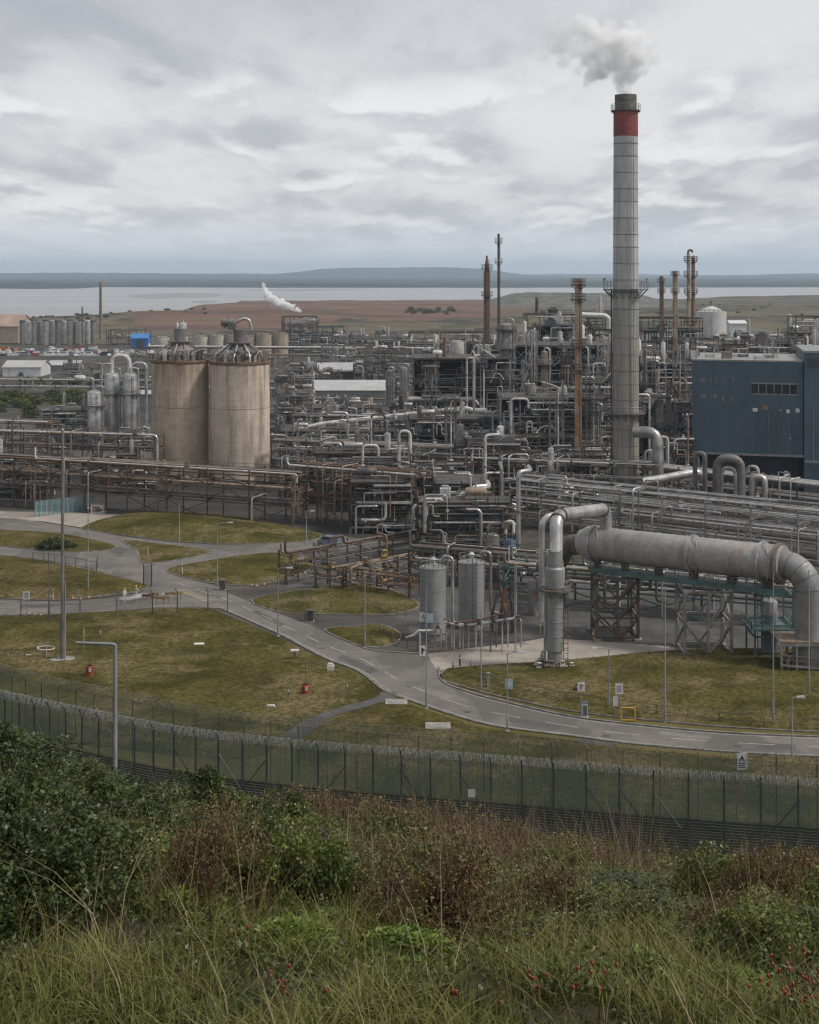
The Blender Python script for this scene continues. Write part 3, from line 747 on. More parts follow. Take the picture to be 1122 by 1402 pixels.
def rack(label, p0, p1, width, levels, bay, seed, npipes, pw=PW, steel='steel', group=None, name='pipe_rack', rmax=.32, walkway=True, drops=12, braced=.35, truss=False):
    """pipe rack from ground point p0 to p1: portal frames, side beams, levels of pipes"""
    r = random.Random(seed)
    p0, p1 = Vector(p0), Vector(p1); L = (p1 - p0).length; d = (p1 - p0).normalized(); s = Vector((-d.y, d.x, 0))
    if s.y < 0: s = -s
    t = thing(name, label, 'pipe rack', tuple((p0 + p1) / 2), group); low = levels[-1] < 3.5
    nb = max(1, round(L / bay)); Zt = levels[-1]
    up = Vector((0, 0, 1))
    for i in range(nb + 1):
        mb = MB(); q = p0 + d * (L * i / nb); top = Zt + r.uniform(.2, .9)
        for o in (0, 1): mb.bar(q + s * width * o, q + s * width * o + up * top, .28)
        for z in levels: mb.bar(q - s * .35 + up * (z - .18), q + s * (width + .35) + up * (z - .18), .14 if low else .22, .16 if low else .3)
        if len(levels) > 1 and r.random() < .5: mb.bar(q + up * levels[0], q + s * width + up * levels[1], .16)
        mb.obox(q + up * .2, (.4, 0, 0), (0, .4, 0), (0, 0, .2))
        mb.build('portal_frame', MT[steel], t)
    for z in (levels if not low else []):
        for o in (0, 1):
            mb = MB(); e = s * (width * o + (.2 if o else -.2))
            mb.bar(p0 + e + up * (z - .3), p1 + e + up * (z - .3), .16, .22)
            if o == 0 and truss and z > levels[0]:
                lz = levels[levels.index(z) - 1]
                for i in range(nb):
                    a = p0 + d * (L * i / nb); c = p0 + d * (L * (i + 1) / nb); mid = (a + c) / 2
                    mb.bar(a - s * .1 + up * lz, mid - s * .1 + up * (z - .5), .16); mb.bar(mid - s * .1 + up * (z - .5), c - s * .1 + up * lz, .16)
            elif o == 0 and z == levels[0]:
                for i in range(nb):
                    if r.random() < braced:
                        a = p0 + d * (L * i / nb); c = p0 + d * (L * (i + 1) / nb)
                        mb.bar(a - s * .1 + up * .3, c - s * .1 + up * (z - .5), .16); mb.bar(c - s * .1 + up * .3, a - s * .1 + up * (z - .5), .16)
            mb.build('side_beam', MT[steel], t)
    tot = 0
    for li, z in enumerate(levels):
        off = .0
        for k in range(npipes):
            if tot > 84: break
            tot += 1
            rr = r.choice((.07, .09, .11, .14, .18, .22, rmax)) if k else rmax * .8
            off = (k + .5) / npipes * width + r.uniform(-.1, .1)
            a = 0 if r.random() < .7 else r.uniform(0, L * .5); c = L if r.random() < .7 else r.uniform(max(a + 8, L * .5), L)
            e = s * off + up * (z + rr)
            pts = [p0 + d * a + e, p0 + d * c + e]
            if r.random() < .22 and c - a > 20:
                m_ = r.uniform(a + 6, c - 10); w_ = r.uniform(2, 4.5); hh = r.uniform(1.2, 2.4)
                pts = [p0 + d * a + e, p0 + d * m_ + e, p0 + d * m_ + e + up * hh, p0 + d * (m_ + w_) + e + up * hh, p0 + d * (m_ + w_) + e, p0 + d * c + e]
            if r.random() < .3: pts.append(pts[-1] - up * r.uniform(1, z - .5))
            if r.random() < .3: pts.insert(0, pts[0] + up * r.uniform(.8, 2.5))
            pipe(pts, rr, pick(r, pw), t, n=6)
    for _ in range(drops):
        a = r.uniform(2, L - 3); z = r.choice(levels); rr = r.choice((.1, .14, .2)); e = p0 + d * a - s * r.uniform(.4, .9)
        pts = [e + up * .2, e + up * (z + r.uniform(.3, 1.5)), e + up * (z + .9) + s * r.uniform(1, width)]
        pts[1].z = pts[2].z
        if r.random() < .5: pts = [e + d * r.uniform(1, 4) + up * r.uniform(.5, z * .6), e + up * r.uniform(.5, z * .6)] + pts[1:]; pts[0].z = pts[1].z
        pipe(pts, rr, pick(r, pw), t, n=6)
    if walkway:
        w_ = MB(); e = s * (width + .6) + up * (Zt - .1)
        a, c = p0 + e, p1 + e
        w_.obox((a + c) / 2, d * L / 2, s * .5, up * .05); w_.build('walkway', MT['deck'], t)
        h = MB(); railing(h, [a - s * .5, c - s * .5], 1.1, 2.6, .08); h.build('handrail', MT['steel_pale'], t)
    # small fittings that crowd the top tier
    for _ in range(int(L / 3.5)):
        q = p0 + d * r.uniform(1, L - 1) + s * r.uniform(.2, width) + up * (r.choice(levels) + .45)
        mb = MB(); valve(mb, tuple(q), r.uniform(.16, .28)); mb.build('valve', pick(r, pw), t)
    return t

# ================================================================== process structures, from the back to the front
U = 'steel process structures of the works'
unit('process_structure', 'dark steel process structure under the small steam plume', 'structure', 386, 434, 434, 900, 22, 1, 5, 6, .9, 'dark', lod=1)
unit('process_structure', 'low dark process structure beside the red earth banks', 'structure', 438, 560, 464, 830, 20, 2, 5, 8, .8, 'dark', lod=1)
unit('process_structure', 'small process structure on the open heath behind the steel deck block', 'structure', 560, 672, 456, 640, 18, 3, 4.5, 7, .8, 'steel', lod=1)
unit('process_structure', 'tall process structure behind the rust-streaked slim stack', 'structure', 722, 838, 431, 520, 18, 4, 5, 6, .9, 'steel', lod=1)
unit('process_structure', 'crowded process structure at the foot of the twin rusty columns', 'structure', 878, 962, 436, 560, 18, 5, 5, 6, 1.0, 'steel_rust', lod=1)
unit('process_structure', 'low pale process structure behind the flat roof of the blue building', 'structure', 955, 1140, 468, 450, 18, 6, 5, 7, 1.2, 'steel_pale', lod=1, top_eq=1.3)
unit('process_structure', 'lattice process structure between the twin silos and the pale warehouse', 'structure', 378, 424, 540, 400, 14, 7, 4.5, 4.5, .9, 'steel_pale', braces=.9)
unit('process_structure', 'low pipe maze structure right of the silos under a long pale pipe', 'structure', 384, 570, 592, 345, 16, 8, 3.0, 4.6, 1.1, 'steel', top_eq=.6)
unit('process_structure', 'dark open deck block with big bays left of the concrete chimney', 'structure', 566, 700, 492, 370, 20, 9, 5.6, 6.2, 1.0, 'dark', braces=.6, decks=1, back=True)
unit('process_structure', 'deck block with crowded top floor behind the tall steel lattice', 'structure', 700, 836, 474, 385, 20, 10, 4.6, 5, 1.0, 'steel_pale', decks=1, top_eq=1.5, back=True)
unit('process_structure', 'deck block between the concrete chimney and the blue building', 'structure', 876, 950, 500, 372, 18, 11, 5.2, 6, 1.1, 'steel', decks=1, top_eq=1.6, back=True)
unit('process_structure', 'pale X-braced frame right behind the concrete chimney', 'structure', 880, 946, 553, 332, 14, 12, 5.2, 5, .8, 'steel_pale', braces=1.0, back=True)
unit('process_structure', 'dark front block of stacked pipe floors below the deck block', 'structure', 560, 688, 575, 325, 12, 13, 3.6, 5.2, 1.1, 'steel_pale', braces=.7, back=True)
unit('process_structure', 'tall open steel lattice around the rust-streaked slim stack', 'structure', 686, 818, 546, 318, 12, 14, 4.0, 4.6, 1.0, 'steel_pale', pw=PW, braces=.85, back=True)
unit('process_structure', 'brown steel block of pipes standing by the road end', 'structure', 480, 556, 662, 262, 12, 15, 3.4, 5, .9, 'steel_rust', top_eq=.2, braces=.3)
unit('process_structure', 'grey pipe module with flat pipe top left of the tall riser pipes', 'structure', 596, 668, 664, 256, 12, 16, 3.0, 4.6, 1.1, 'steel', top_eq=.2, braces=.2)
unit('process_structure', 'low pipework structure at the foot of the three pale columns', 'structure', 50, 126, 563, 400, 14, 17, 4, 5, 1.0, 'steel_pale', top_eq=.7)
unit('process_structure', 'ring platform structure round the bases of the three pale columns', 'structure', 108, 206, 598, 385, 20, 18, 3.6, 5, .5, 'steel_pale', top_eq=0, braces=.4)
unit('process_structure', 'far low process structure beside the blue shed', 'structure', 146, 200, 452, 930, 18, 19, 4.5, 7, 1.0, 'steel', lod=1, top_eq=1.6)

unit('process_structure', 'rust-brown steel block rising behind the pipe maze right of the silos', 'structure', 386, 470, 560, 425, 14, 61, 3.6, 4.5, 1.0, 'steel_rust', top_eq=1.2, braces=.6)
unit('process_structure', 'crowded steel block in front of the dark grey twin columns', 'structure', 474, 566, 566, 392, 14, 62, 3.4, 4.4, 1.1, 'steel', top_eq=1.2, braces=.5)
unit('process_structure', 'long brown pipe module above the rack just right of the silos', 'structure', 430, 562, 622, 298, 9, 63, 3.0, 4.2, 1.1, 'steel_rust', top_eq=.5, braces=.3)
unit('process_structure', 'grey module of crossing pipes left of the tall grey hooked pipe', 'structure', 562, 640, 632, 282, 9, 64, 3.0, 3.8, 1.1, 'steel', top_eq=.6, braces=.5)
unit('process_structure', 'narrow braced module under the tall open steel lattice', 'structure', 642, 706, 606, 297, 9, 65, 3.2, 3.8, 1.0, 'steel_pale', top_eq=.6, braces=.9)
unit('process_structure', 'low pipe module at the foot of the tall open steel lattice', 'structure', 706, 832, 618, 296, 9, 66, 3.2, 4.2, 1.1, 'steel', top_eq=.8, braces=.6)
unit('process_structure', 'low pipe module between the bent duct and the blue building', 'structure', 910, 950, 598, 306, 8, 67, 3.2, 3.6, 1.0, 'steel', top_eq=.6, braces=.6)
unit('process_structure', 'open pipe frame behind the hooked silver pipes', 'structure', 572, 700, 690, 238, 7, 68, 2.6, 4.0, .9, 'steel', top_eq=.4, braces=.4)
unit('process_structure', 'thin braced tower behind the brown slim stack', 'structure', 640, 690, 470, 420, 8, 69, 4.4, 3.8, 1.0, 'steel', top_eq=1.0, braces=.9, back=True)
unit('process_structure', 'high steel gallery crossing behind the concrete chimney', 'structure', 820, 900, 482, 410, 9, 70, 4.2, 4.2, 1.0, 'steel_rust', top_eq=1.2, braces=.7, back=True)

unit('process_structure', 'grey steel block in the haze behind the pale warehouse', 'structure', 440, 500, 474, 720, 14, 81, 4.6, 5, 1.0, 'steel', top_eq=1.6, braces=.5, lod=1)
unit('process_structure', 'steel block rising just behind the dark grey twin columns', 'structure', 500, 572, 482, 560, 14, 82, 4.4, 5, 1.0, 'steel_pale', top_eq=1.6, braces=.6, lod=1)
unit('process_structure', 'narrow steel block close to the right wall of the cleaner silo', 'structure', 376, 426, 508, 470, 12, 83, 4.2, 4.5, 1.0, 'steel_pale', top_eq=1.4, braces=.8, lod=1)
unit('process_structure', 'tall steel block behind the twin tan round tanks', 'structure', 396, 470, 448, 860, 18, 84, 5, 6, 1.0, 'dark', top_eq=1.6, braces=.6, lod=1)
unit('process_structure', 'tall braced block behind the slender tan column', 'structure', 740, 800, 446, 440, 10, 85, 4.4, 4.2, 1.0, 'steel_pale', top_eq=1.2, braces=.8, back=True)
unit('process_structure', 'tall braced block at the right side of the tall open lattice', 'structure', 800, 838, 520, 340, 9, 86, 4, 3.8, 1.0, 'steel_pale', top_eq=1.0, braces=.9, back=True)

# ================================================================== pipe racks
R = 'elevated pipe racks'
def gp(px, Y): return (WX(px, Y), Y, 0)
rack('long rusty pipe rack in front of the twin silos, seen end to end', gp(-30, 296), gp(400, 268), 6, [4.2, 6.9, 9.4], 9, 21, 8, PW_RUST, 'steel_rust', truss=True)
rack('brown pipe rack continuing from the silos to the road end', gp(392, 276), gp(570, 262), 6, [4.6, 7.4, 10.2], 8, 22, 8, PW_RUST, 'steel_rust')
rack('rusty back pipe rack behind the silo feet', gp(-30, 322), gp(212, 312), 5, [6, 9, 11.6], 9, 23, 6, PW_RUST, 'steel_rust')
rack('orange-brown pipe rack beside the open ground', gp(-40, 378), gp(64, 372), 6, [3, 6, 8.4], 10, 24, 6, PW_RUST, 'steel_rust')
rack('grey pipe rack just right of the silo bases', gp(372, 322), gp(620, 306), 7, [3.5, 5.5, 7.6, 9.6], 9, 25, 11, PW, 'steel')
rack('pale topped pipe rack climbing towards the dark deck block', gp(400, 360), gp(640, 352), 5, [4, 6.5, 9, 11.5], 9, 26, 9, PW, 'steel')
rack('grey pipe rack behind the chimney foot', gp(560, 300), gp(900, 284), 7, [3.2, 6, 9.0], 8, 27, 8, PW, 'steel')
rack('broad silver pipe rack running in front of the blue building', gp(690, 272), gp(1160, 232), 8, [2.4, 4.3, 6.2, 8.2], 8, 28, 6, [('silver', 4), ('pale', 3), ('grey', 1), ('tan', .6)], 'steel_pale', drops=30, walkway=False, rmax=.22)
rack('second pipe rack close under the blue building wall', gp(880, 292), gp(1150, 262), 6, [2.8, 5.4, 8], 9, 29, 6, PW, 'steel', drops=16, walkway=False)
rack('low pipe rack with teal steel under the great duct', gp(690, 208), gp(1140, 190), 5, [3.2, 5.2], 10, 30, 8, PW_TEAL, 'teal', drops=8)
rack('low grey pipe rack behind the two grey tanks', gp(560, 222), gp(770, 212), 5, [2.8, 5.0], 8, 31, 7, PW, 'steel', drops=7)
rack('low brown sleeper pipe track crossing the grass', G(392, 800), G(560, 822), 3.2, [1.4, 2.9], 6, 32, 3, [('tan', 3), ('rust', 2), ('yellow', .7), ('grey', 3)], 'steel_rust', walkway=False, rmax=.14, drops=3)
rack('low rusty pipe track leading to the tall riser pipes', G(400, 790), G(660, 742), 3.2, [1.5, 3.2], 7, 33, 3, [('tan', 3), ('rust', 3), ('yellow', .6), ('grey', 2), ('pale', 1)], 'steel_rust', walkway=False, rmax=.14, drops=3)
rack('low pipe track with yellow beams beside the first grey tank', G(470, 812), G(580, 790), 3, [1.6, 3.2], 6, 34, 3, [('yellow', 1.2), ('tan', 2), ('rust', 2), ('grey', 2)], 'steel_rust', walkway=False, rmax=.15, drops=2)
rack('distant pipe bridge across the middle of the works', gp(-20, 560), gp(420, 545), 5, [3, 5.5], 14, 35, 8, PW, 'steel', rmax=.4)
rack('distant pipe bridge past the pale warehouse', gp(395, 500), gp(640, 480), 5, [2.2, 4], 14, 36, 6, PW, 'steel', rmax=.4)
rack('far pipe bridge beyond the caravans and cars', gp(200, 760), gp(600, 740), 6, [4, 7.5], 20, 37, 5, PW, 'steel', rmax=.5)
rack('far pipe bridge right of the chimney', gp(880, 470), gp(1150, 440), 6, [6, 10, 14], 14, 38, 7, PW_RUST, 'steel', rmax=.45)

rs = random.Random(404)
for i in range(46):
    Yk = rs.uniform(285, 470); pxk = rs.uniform(375, 940) if Yk > 300 else rs.uniform(560, 860); w_ = rs.uniform(18, 44); hz_ = rs.uniform(5, 13)
    if 385 < pxk < 540: hz_ = min(hz_, 47 - 182 * Yk / 2000)
    if hz_ < 2.5: continue
    unit('pipe_skid', 'small crowded pipe skid squeezed between the larger structures', 'pipe skid', pxk, pxk + w_, HZ + (H - hz_) * F / Yk, Yk, rs.uniform(4, 8), 500 + i, 3.2, 3.6, .9, rs.choice(('steel', 'steel_pale', 'steel_pale', 'steel_rust')), group='pipe skids between the structures', top_eq=1.2, braces=.3)

for i in range(74):
    Yk = rs.uniform(480, 900); pxk = rs.uniform(372, 830); w_ = rs.uniform(14, 36); hz_ = rs.uniform(3.5, 10)
    if 385 < pxk < 540 and Yk < 560: hz_ = min(hz_, 47 - 182 * Yk / 2000)
    if hz_ < 2: continue
    unit('pipe_skid', 'low pipe skid in the crowded middle distance left of the chimney', 'pipe skid', pxk, pxk + w_, HZ + (H - hz_) * F / Yk, Yk, rs.uniform(5, 9), 600 + i, 3.6, 4.5, .8, rs.choice(('steel', 'steel_pale', 'dark')), group='pipe skids in the middle distance', top_eq=1.8, braces=.3, lod=1)
for i in range(20):
    Yk = rs.uniform(385, 520); pxk = rs.uniform(884, 1105); w_ = rs.uniform(20, 40)
    unit('pipe_skid', 'pipe skid showing above the roof of the blue building or beside it', 'pipe skid', pxk, pxk + w_, rs.uniform(455, 492), Yk, rs.uniform(5, 9), 700 + i, 4.2, 4, 1.0, rs.choice(('steel', 'steel_pale', 'steel_pale', 'steel_rust')), group='pipe skids behind the blue building', top_eq=2.0, braces=.3, lod=1)
for i in range(14):
    Yk = rs.uniform(420, 760); pxk = rs.uniform(-10, 200) if Yk > 560 else rs.uniform(190, 215); w_ = rs.uniform(14, 40); hz_ = rs.uniform(2.5, 5)
    unit('pipe_skid', 'low pipe skid on the open ground at the left of the works', 'pipe skid', pxk, pxk + w_, HZ + (H - hz_) * F / Yk, Yk, rs.uniform(4, 7), 800 + i, 3, 5, .7, 'steel_pale', group='pipe skids on the open ground', top_eq=1.5, braces=.2, lod=1)

for i in range(24):
    Yk = rs.uniform(299, 330); pxk = rs.uniform(-15, 190) if i % 2 else rs.uniform(370, 540); Yk = Yk if pxk < 300 else rs.uniform(282, 312); w_ = rs.uniform(18, 40); hz_ = rs.uniform(3.5, 8.5)
    unit('pipe_skid', 'rusty pipe skid half hidden behind the front pipe racks', 'pipe skid', pxk, pxk + w_, HZ + (H - hz_) * F / Yk, Yk, rs.uniform(4, 7), 900 + i, 2.8, 3.6, .9, rs.choice(('steel_rust', 'steel_rust', 'steel', 'steel_pale')), pw=PW_RUST, group='pipe skids behind the front racks', top_eq=1.0, braces=.4)

def lattice(px, pyt, Y, w, mat, seed):
    r = random.Random(seed); x = WX(px, Y); zt = WZ(pyt, Y); t = thing('lattice_tower', 'slender pale lattice tower rising among the process structures' if mat == 'steel_pale' else 'slender dark lattice tower rising among the process structures', 'lattice tower', (x, Y, 0), 'pale lattice towers' if mat == 'steel_pale' else 'dark lattice towers')
    f = MB(); h = w / 2
    for sx in (-h, h):
        for sy in (-h, h): f.bar((x + sx, Y + sy, 0), (x + sx, Y + sy, zt), .22)
    z = 1.0
    while z < zt:
        for sy in (-h, h): f.bar((x - h, Y + sy, z), (x + h, Y + sy, z), .16)
        for sx in (-h, h): f.bar((x + sx, Y - h, z), (x + sx, Y + h, z), .14)
        if z + w < zt: f.bar((x - h, Y - h - .05, z), (x + h, Y - h - .05, z + w), .14); f.bar((x + h, Y - h - .05, z), (x - h, Y - h - .05, z + w), .14)
        z += w
    f.build('steel_frame', MT[mat], t)
    for k in range(r.randint(1, 3)):
        zz = zt * r.uniform(.5, 1.0); m = MB(); m.box(x - h - .9, x + h + .9, Y - h - .9, Y + h, zz, zz + .12); m.build('deck', MT['deck'], t); m = MB(); railing(m, [(x - h - .9, Y + h, zz + .1), (x - h - .9, Y - h - .9, zz + .1), (x + h + .9, Y - h - .9, zz + .1), (x + h + .9, Y + h, zz + .1)], 1.1, 1.4, .08); m.build('handrail', MT['steel_pale'], t)
    for k in range(3):
        q = x + r.uniform(-h, h); pipe([(q, Y - h - .2, .5), (q, Y - h - .2, zt * r.uniform(.7, 1.05)), (q + r.choice((-1, 1)) * r.uniform(1, 4), Y - h, zt * r.uniform(.7, 1.0))], r.choice((.1, .15, .2)), pick(r, PW), t, n=6)
for i, (px, pyt, Y, w, mat) in enumerate(((590, 500, 352, 2.6, 'steel_pale'), (617, 540, 318, 2.4, 'steel_pale'), (655, 458, 366, 2.8, 'steel'), (708, 492, 350, 3.2, 'steel_pale'), (728, 455, 372, 2.8, 'steel_pale'), (762, 520, 312, 2.8, 'steel_pale'), (776, 470, 360, 2.6, 'steel'), (812, 505, 316, 2.8, 'steel_pale'), (826, 462, 372, 2.6, 'steel_pale'), (889, 470, 365, 2.8, 'steel_pale'), (908, 520, 322, 2.6, 'steel_pale'), (931, 478, 362, 3, 'steel_pale'), (940, 548, 318, 2.4, 'steel'), (548, 560, 340, 2.4, 'steel_pale'), (500, 590, 318, 2.2, 'steel'), (432, 585, 335, 2.2, 'steel_pale'), (668, 585, 300, 2.4, 'steel_pale'), (575, 612, 288, 2.2, 'steel'))): lattice(px, pyt, Y, w, mat, 300 + i)
for i in range(36):
    Yk = rs.uniform(290, 375); px = rs.choice((rs.uniform(560, 838), rs.uniform(876, 946), rs.uniform(378, 560))); pyt = rs.uniform(470, 590) if px > 560 else rs.uniform(560, 630); x = WX(px, Yk); z = WZ(pyt, Yk); r_ = rs.choice((.14, .18, .24, .32, .45)); m_ = pick(rs, PW)
    t = thing('vertical_pipe', 'slim upright pipe rising between the process structures', 'pipe', (x, Yk, 0), 'slim upright pipes of the works'); dxp = rs.choice((-1, 1)) * rs.uniform(1, 3.5)
    pipe([(x, Yk, 0), (x, Yk, z), (x + dxp, Yk, z)] + ([(x + dxp, Yk, z - rs.uniform(2, 8))] if rs.random() < .5 else []), r_, m_, t, 'pipe_run', 8)
    mb = MB()
    for f_ in (.35, .6, .85): mb.lathe([(r_, -.1), (r_ * 1.55, -.1), (r_ * 1.55, .1), (r_, .1)], (x, Yk, z * f_), 8)
    mb.build('flange', MT['grey'], t)

# ================================================================== the concrete chimney and its smoke
def chimney_mat():
    m, nt, N, L, B = new_mat('chimney_plates'); b = NB(nt); p = b.pos(); z = b.sep(p)[2]
    n1 = b.noise(b.vmath('MULTIPLY', p, (.8, .8, .3)), .5, 6, .6)
    c = b.mix(b.ramp(n1, .35, .65), (.32, .32, .31), (.44, .44, .425))
    fl = b.math('FLOOR', b.math('DIVIDE', z, 3.05)); w = N.new('ShaderNodeTexWhiteNoise'); w.noise_dimensions = '1D'; L.new(fl, w.inputs['W'])
    c = b.mix(.22, c, b.mix(w.outputs[0], (.17, .165, .155), (.45, .45, .44)))
    st = b.noise(b.vmath('MULTIPLY', p, (1, 1, .03)), 1.5, 5, .65)
    lowf = b.ramp(z, 28, 50, .85, .25)
    c = b.mix(b.math('MULTIPLY', b.ramp(st, .45, .66), lowf), c, (.10, .088, .068))
    c = b.mix(b.ramp(z, 30, 46, .6, 0), c, (.20, .175, .135))
    L.new(c, B.inputs['Base Color']); B.inputs['Roughness'].default_value = .6; B.inputs['Metallic'].default_value = .1
    return m
Yc = 295.0; xc = WX(857, Yc)
ch = thing('chimney', 'tall grey banded chimney with a red collar, smoking at the top', 'chimney', (xc, Yc, 0))
def rz(py): return WZ(py, Yc)
zt, zr0, zr1 = rz(130), rz(187), rz(152)
def rad(z): return 2.72 - .32 * z / 83
mb = MB(); mb.lathe([(rad(0), 0), (rad(zr0), zr0)], (xc, Yc, 0), 40)
prev = 0
for i in range(1, 30):
    z = i * 3.05 - .4 + (i % 3) * .25
    if z > zr0 - .6: break
    rg = MB(); rg.lathe([(rad(z), z - .06), (rad(z) + .06, z - .06), (rad(z) + .06, z + .06), (rad(z), z + .06)], (xc, Yc, 0), 40); rg.build('ring_flange', MT['grey'], ch)
mb.build('shaft', chimney_mat(), ch)
mb = MB(); mb.lathe([(rad(zr0), zr0), (rad(zr0) + .04, zr0), (rad(zr1) + .04, zr1)], (xc, Yc, 0), 40)
mb.build('red_band', M('dull_red_paint', (.24, .048, .042), (.15, .035, .032), .6, 0, .5, streak=.8, streakcol=(.06, .035, .03), var=0), ch)
mb = MB(); rt = 2.2
mb.lathe([(rt, zr1), (rt, zt), (rt - .2, zt), (rt - .2, zr1 + .3)], (xc, Yc, 0), 40)
mb.build('flue_top', M('scorched_flue', (.16, .15, .135), (.08, .075, .068), .8, .1, .9, streak=.6, rust=.22, rustcol=(.2, .13, .06)), ch)
def ring_platform(par, x, y, z, r0, r1, rail=1.15, n=40, steel='steel', posts=18, w=.07):
    mb = MB(); mb.lathe([(r0, z), (r1, z), (r1, z + .22), (r0, z + .22), (r0, z)], (x, y, 0), n)
    for k in range(posts // 2):
        a = 2 * PI * k / (posts // 2); ca, sa = math.cos(a), math.sin(a)
        mb.bar((x + r0 * ca, y + r0 * sa, z - (r1 - r0) * .9), (x + r1 * .97 * ca, y + r1 * .97 * sa, z), w * 1.6)
    mb.build('platform', MT[steel], par)
    h = MB()
    for zz in (rail * .5, rail): h.tube([(x + r1 * math.cos(2 * PI * k / n), y + r1 * math.sin(2 * PI * k / n), z + .22 + zz) for k in range(n + 1)], w * .6, 5, False)
    for k in range(posts):
        a = 2 * PI * k / posts; h.bar((x + r1 * math.cos(a), y + r1 * math.sin(a), z + .2), (x + r1 * math.cos(a), y + r1 * math.sin(a), z + .22 + rail), w)
    h.build('handrail', MT['steel_pale' if steel != 'steel_rust' else steel], par)
ring_platform(ch, xc, Yc, zr1 - .1, 2.3, 2.95, 1.2)
ring_platform(ch, xc, Yc, rz(397), rad(44), 4.5, 1.6, posts=26, w=.09)
ring_platform(ch, xc, Yc, rz(566), rad(18), 4.0, 1.3, posts=22, w=.09)
mb = MB(); ladder(mb, xc + .9, Yc - 2.75, 1, zr0, .55)
mb.build('ladder', MT['steel'], ch)
mb = MB(); mb.tube([(xc - 2.95, Yc - .4, 0), (xc - 2.95, Yc - .4, rz(395))], .16, 6); mb.build('riser_pipe', MT['dark'], ch)
mb = MB()
for s_ in (-1, 1):
    mb.lathe([(.12, 0), (.28, 0), (.28, .4), (.1, .55)], (xc + s_ * 4.3, Yc, rz(397) + 1.9), 8)
mb.build('warning_lamp', MT['yellow'], ch)
# duct that leaves the chimney on the right
du = thing('bent_duct', 'pale bent duct coming down beside the chimney foot', 'duct', (WX(902, 288), 288, 0))
pipe([(xc + 1, 291, WZ(592, 290)), (WX(902, 288), 289, WZ(592, 289)), (WX(902, 288), 288, 0)], 1.15, MT['silver'], du, 'duct_body', 16, 3.5)
mb = MB()
for py in (612, 632, 652, 672): z = WZ(py, 288); mb.lathe([(1.15, z - .1), (1.3, z - .1), (1.3, z + .1), (1.15, z + .1)], (WX(902, 288), 288, 0), 16)
mb.build('flange', MT['grey'], du)

def smoke(name, label, Y, blobs, seed, vox, dens, fade, nscale, col=(.998, .998, .998)):
    r = random.Random(seed); bm = bmesh.new(); cx = 0
    for px, py, pr in blobs:
        x, z, R = WX(px, Y), WZ(py, Y), pr * Y / F; y = Y + r.uniform(-.8, .8) * R
        for (dx, dy, dz, k) in [(0, 0, 0, 1)] + [(r.uniform(-.8, .8), r.uniform(-.6, .6), r.uniform(-.7, .8), r.uniform(.32, .6)) for _ in range(9)]:
            q = bmesh.ops.create_icosphere(bm, subdivisions=2, radius=R * k)
            c = Vector((x + dx * R, y + dy * R, z + dz * R))
            for v in q['verts']: v.co += c
    me = bpy.data.meshes.new(name); bm.to_mesh(me); bm.free()
    o = bpy.data.objects.new(name, me); C.objects.link(o); tag(o, label, 'smoke', kind='stuff')
    m = bpy.data.materials.new(name); m.use_nodes = True; nt = m.node_tree; nt.nodes.remove(nt.nodes['Principled BSDF']); b = NB(nt)
    pv = nt.nodes.new('ShaderNodeVolumePrincipled'); pv.inputs['Color'].default_value = rgba(col); pv.inputs['Anisotropy'].default_value = 0.0
    p = b.pos(); n = b.noise(p, nscale, 5, .6)
    d = b.math('MULTIPLY', b.ramp(n, .33, .60), dens)
    px_ = b.sep(p)[0]
    f = b.ramp(px_, WX(fade[0], Y), WX(fade[1], Y), fade[2], 1.0)
    b.put(pv.inputs['Density'], b.math('MULTIPLY', d, f))
    nt.links.new(pv.outputs[0], nt.nodes['Material Output'].inputs['Volume'])
    ng = bpy.data.node_groups.new(name, 'GeometryNodeTree')
    ng.interface.new_socket('Geometry', in_out='INPUT', socket_type='NodeSocketGeometry'); ng.interface.new_socket('Geometry', in_out='OUTPUT', socket_type='NodeSocketGeometry')
    gi, go = ng.nodes.new('NodeGroupInput'), ng.nodes.new('NodeGroupOutput')
    mv = ng.nodes.new('GeometryNodeMeshToVolume'); mv.resolution_mode = 'VOXEL_SIZE'; mv.inputs['Voxel Size'].default_value = vox; mv.inputs['Interior Band Width'].default_value = vox * 3.5; mv.inputs['Density'].default_value = 1
    sm = ng.nodes.new('GeometryNodeSetMaterial'); sm.inputs['Material'].default_value = m
    ng.links.new(gi.outputs[0], mv.inputs['Mesh']); ng.links.new(mv.outputs[0], sm.inputs[0]); ng.links.new(sm.outputs[0], go.inputs[0])
    md = o.modifiers.new('cloud', 'NODES'); md.node_group = ng
    me.materials.append(m)
    return o
smoke('smoke_plume', 'billowing grey-white smoke drifting left from the tall chimney', Yc,
      [(857, 127, 8), (858, 118, 11), (852, 108, 14), (846, 116, 8), (866, 99, 15), (881, 92, 13), (893, 82, 11), (901, 73, 7), (886, 70, 15), (866, 78, 22), (842, 84, 20), (824, 94, 17), (810, 103, 12), (803, 115, 6), (852, 60, 22), (873, 52, 14), (832, 60, 20), (812, 78, 17),
       (786, 66, 17), (764, 60, 17), (740, 72, 16), (716, 82, 14), (694, 86, 10), (772, 42, 17), (806, 38, 18), (752, 32, 12), (838, 36, 14), (722, 58, 12), (700, 68, 10), (862, 34, 10), (680, 92, 9), (668, 82, 7), (734, 44, 10), (716, 100, 8), (770, 84, 13), (790, 98, 9)], 5, .32, 1.9, (715, 850, .09), .30)
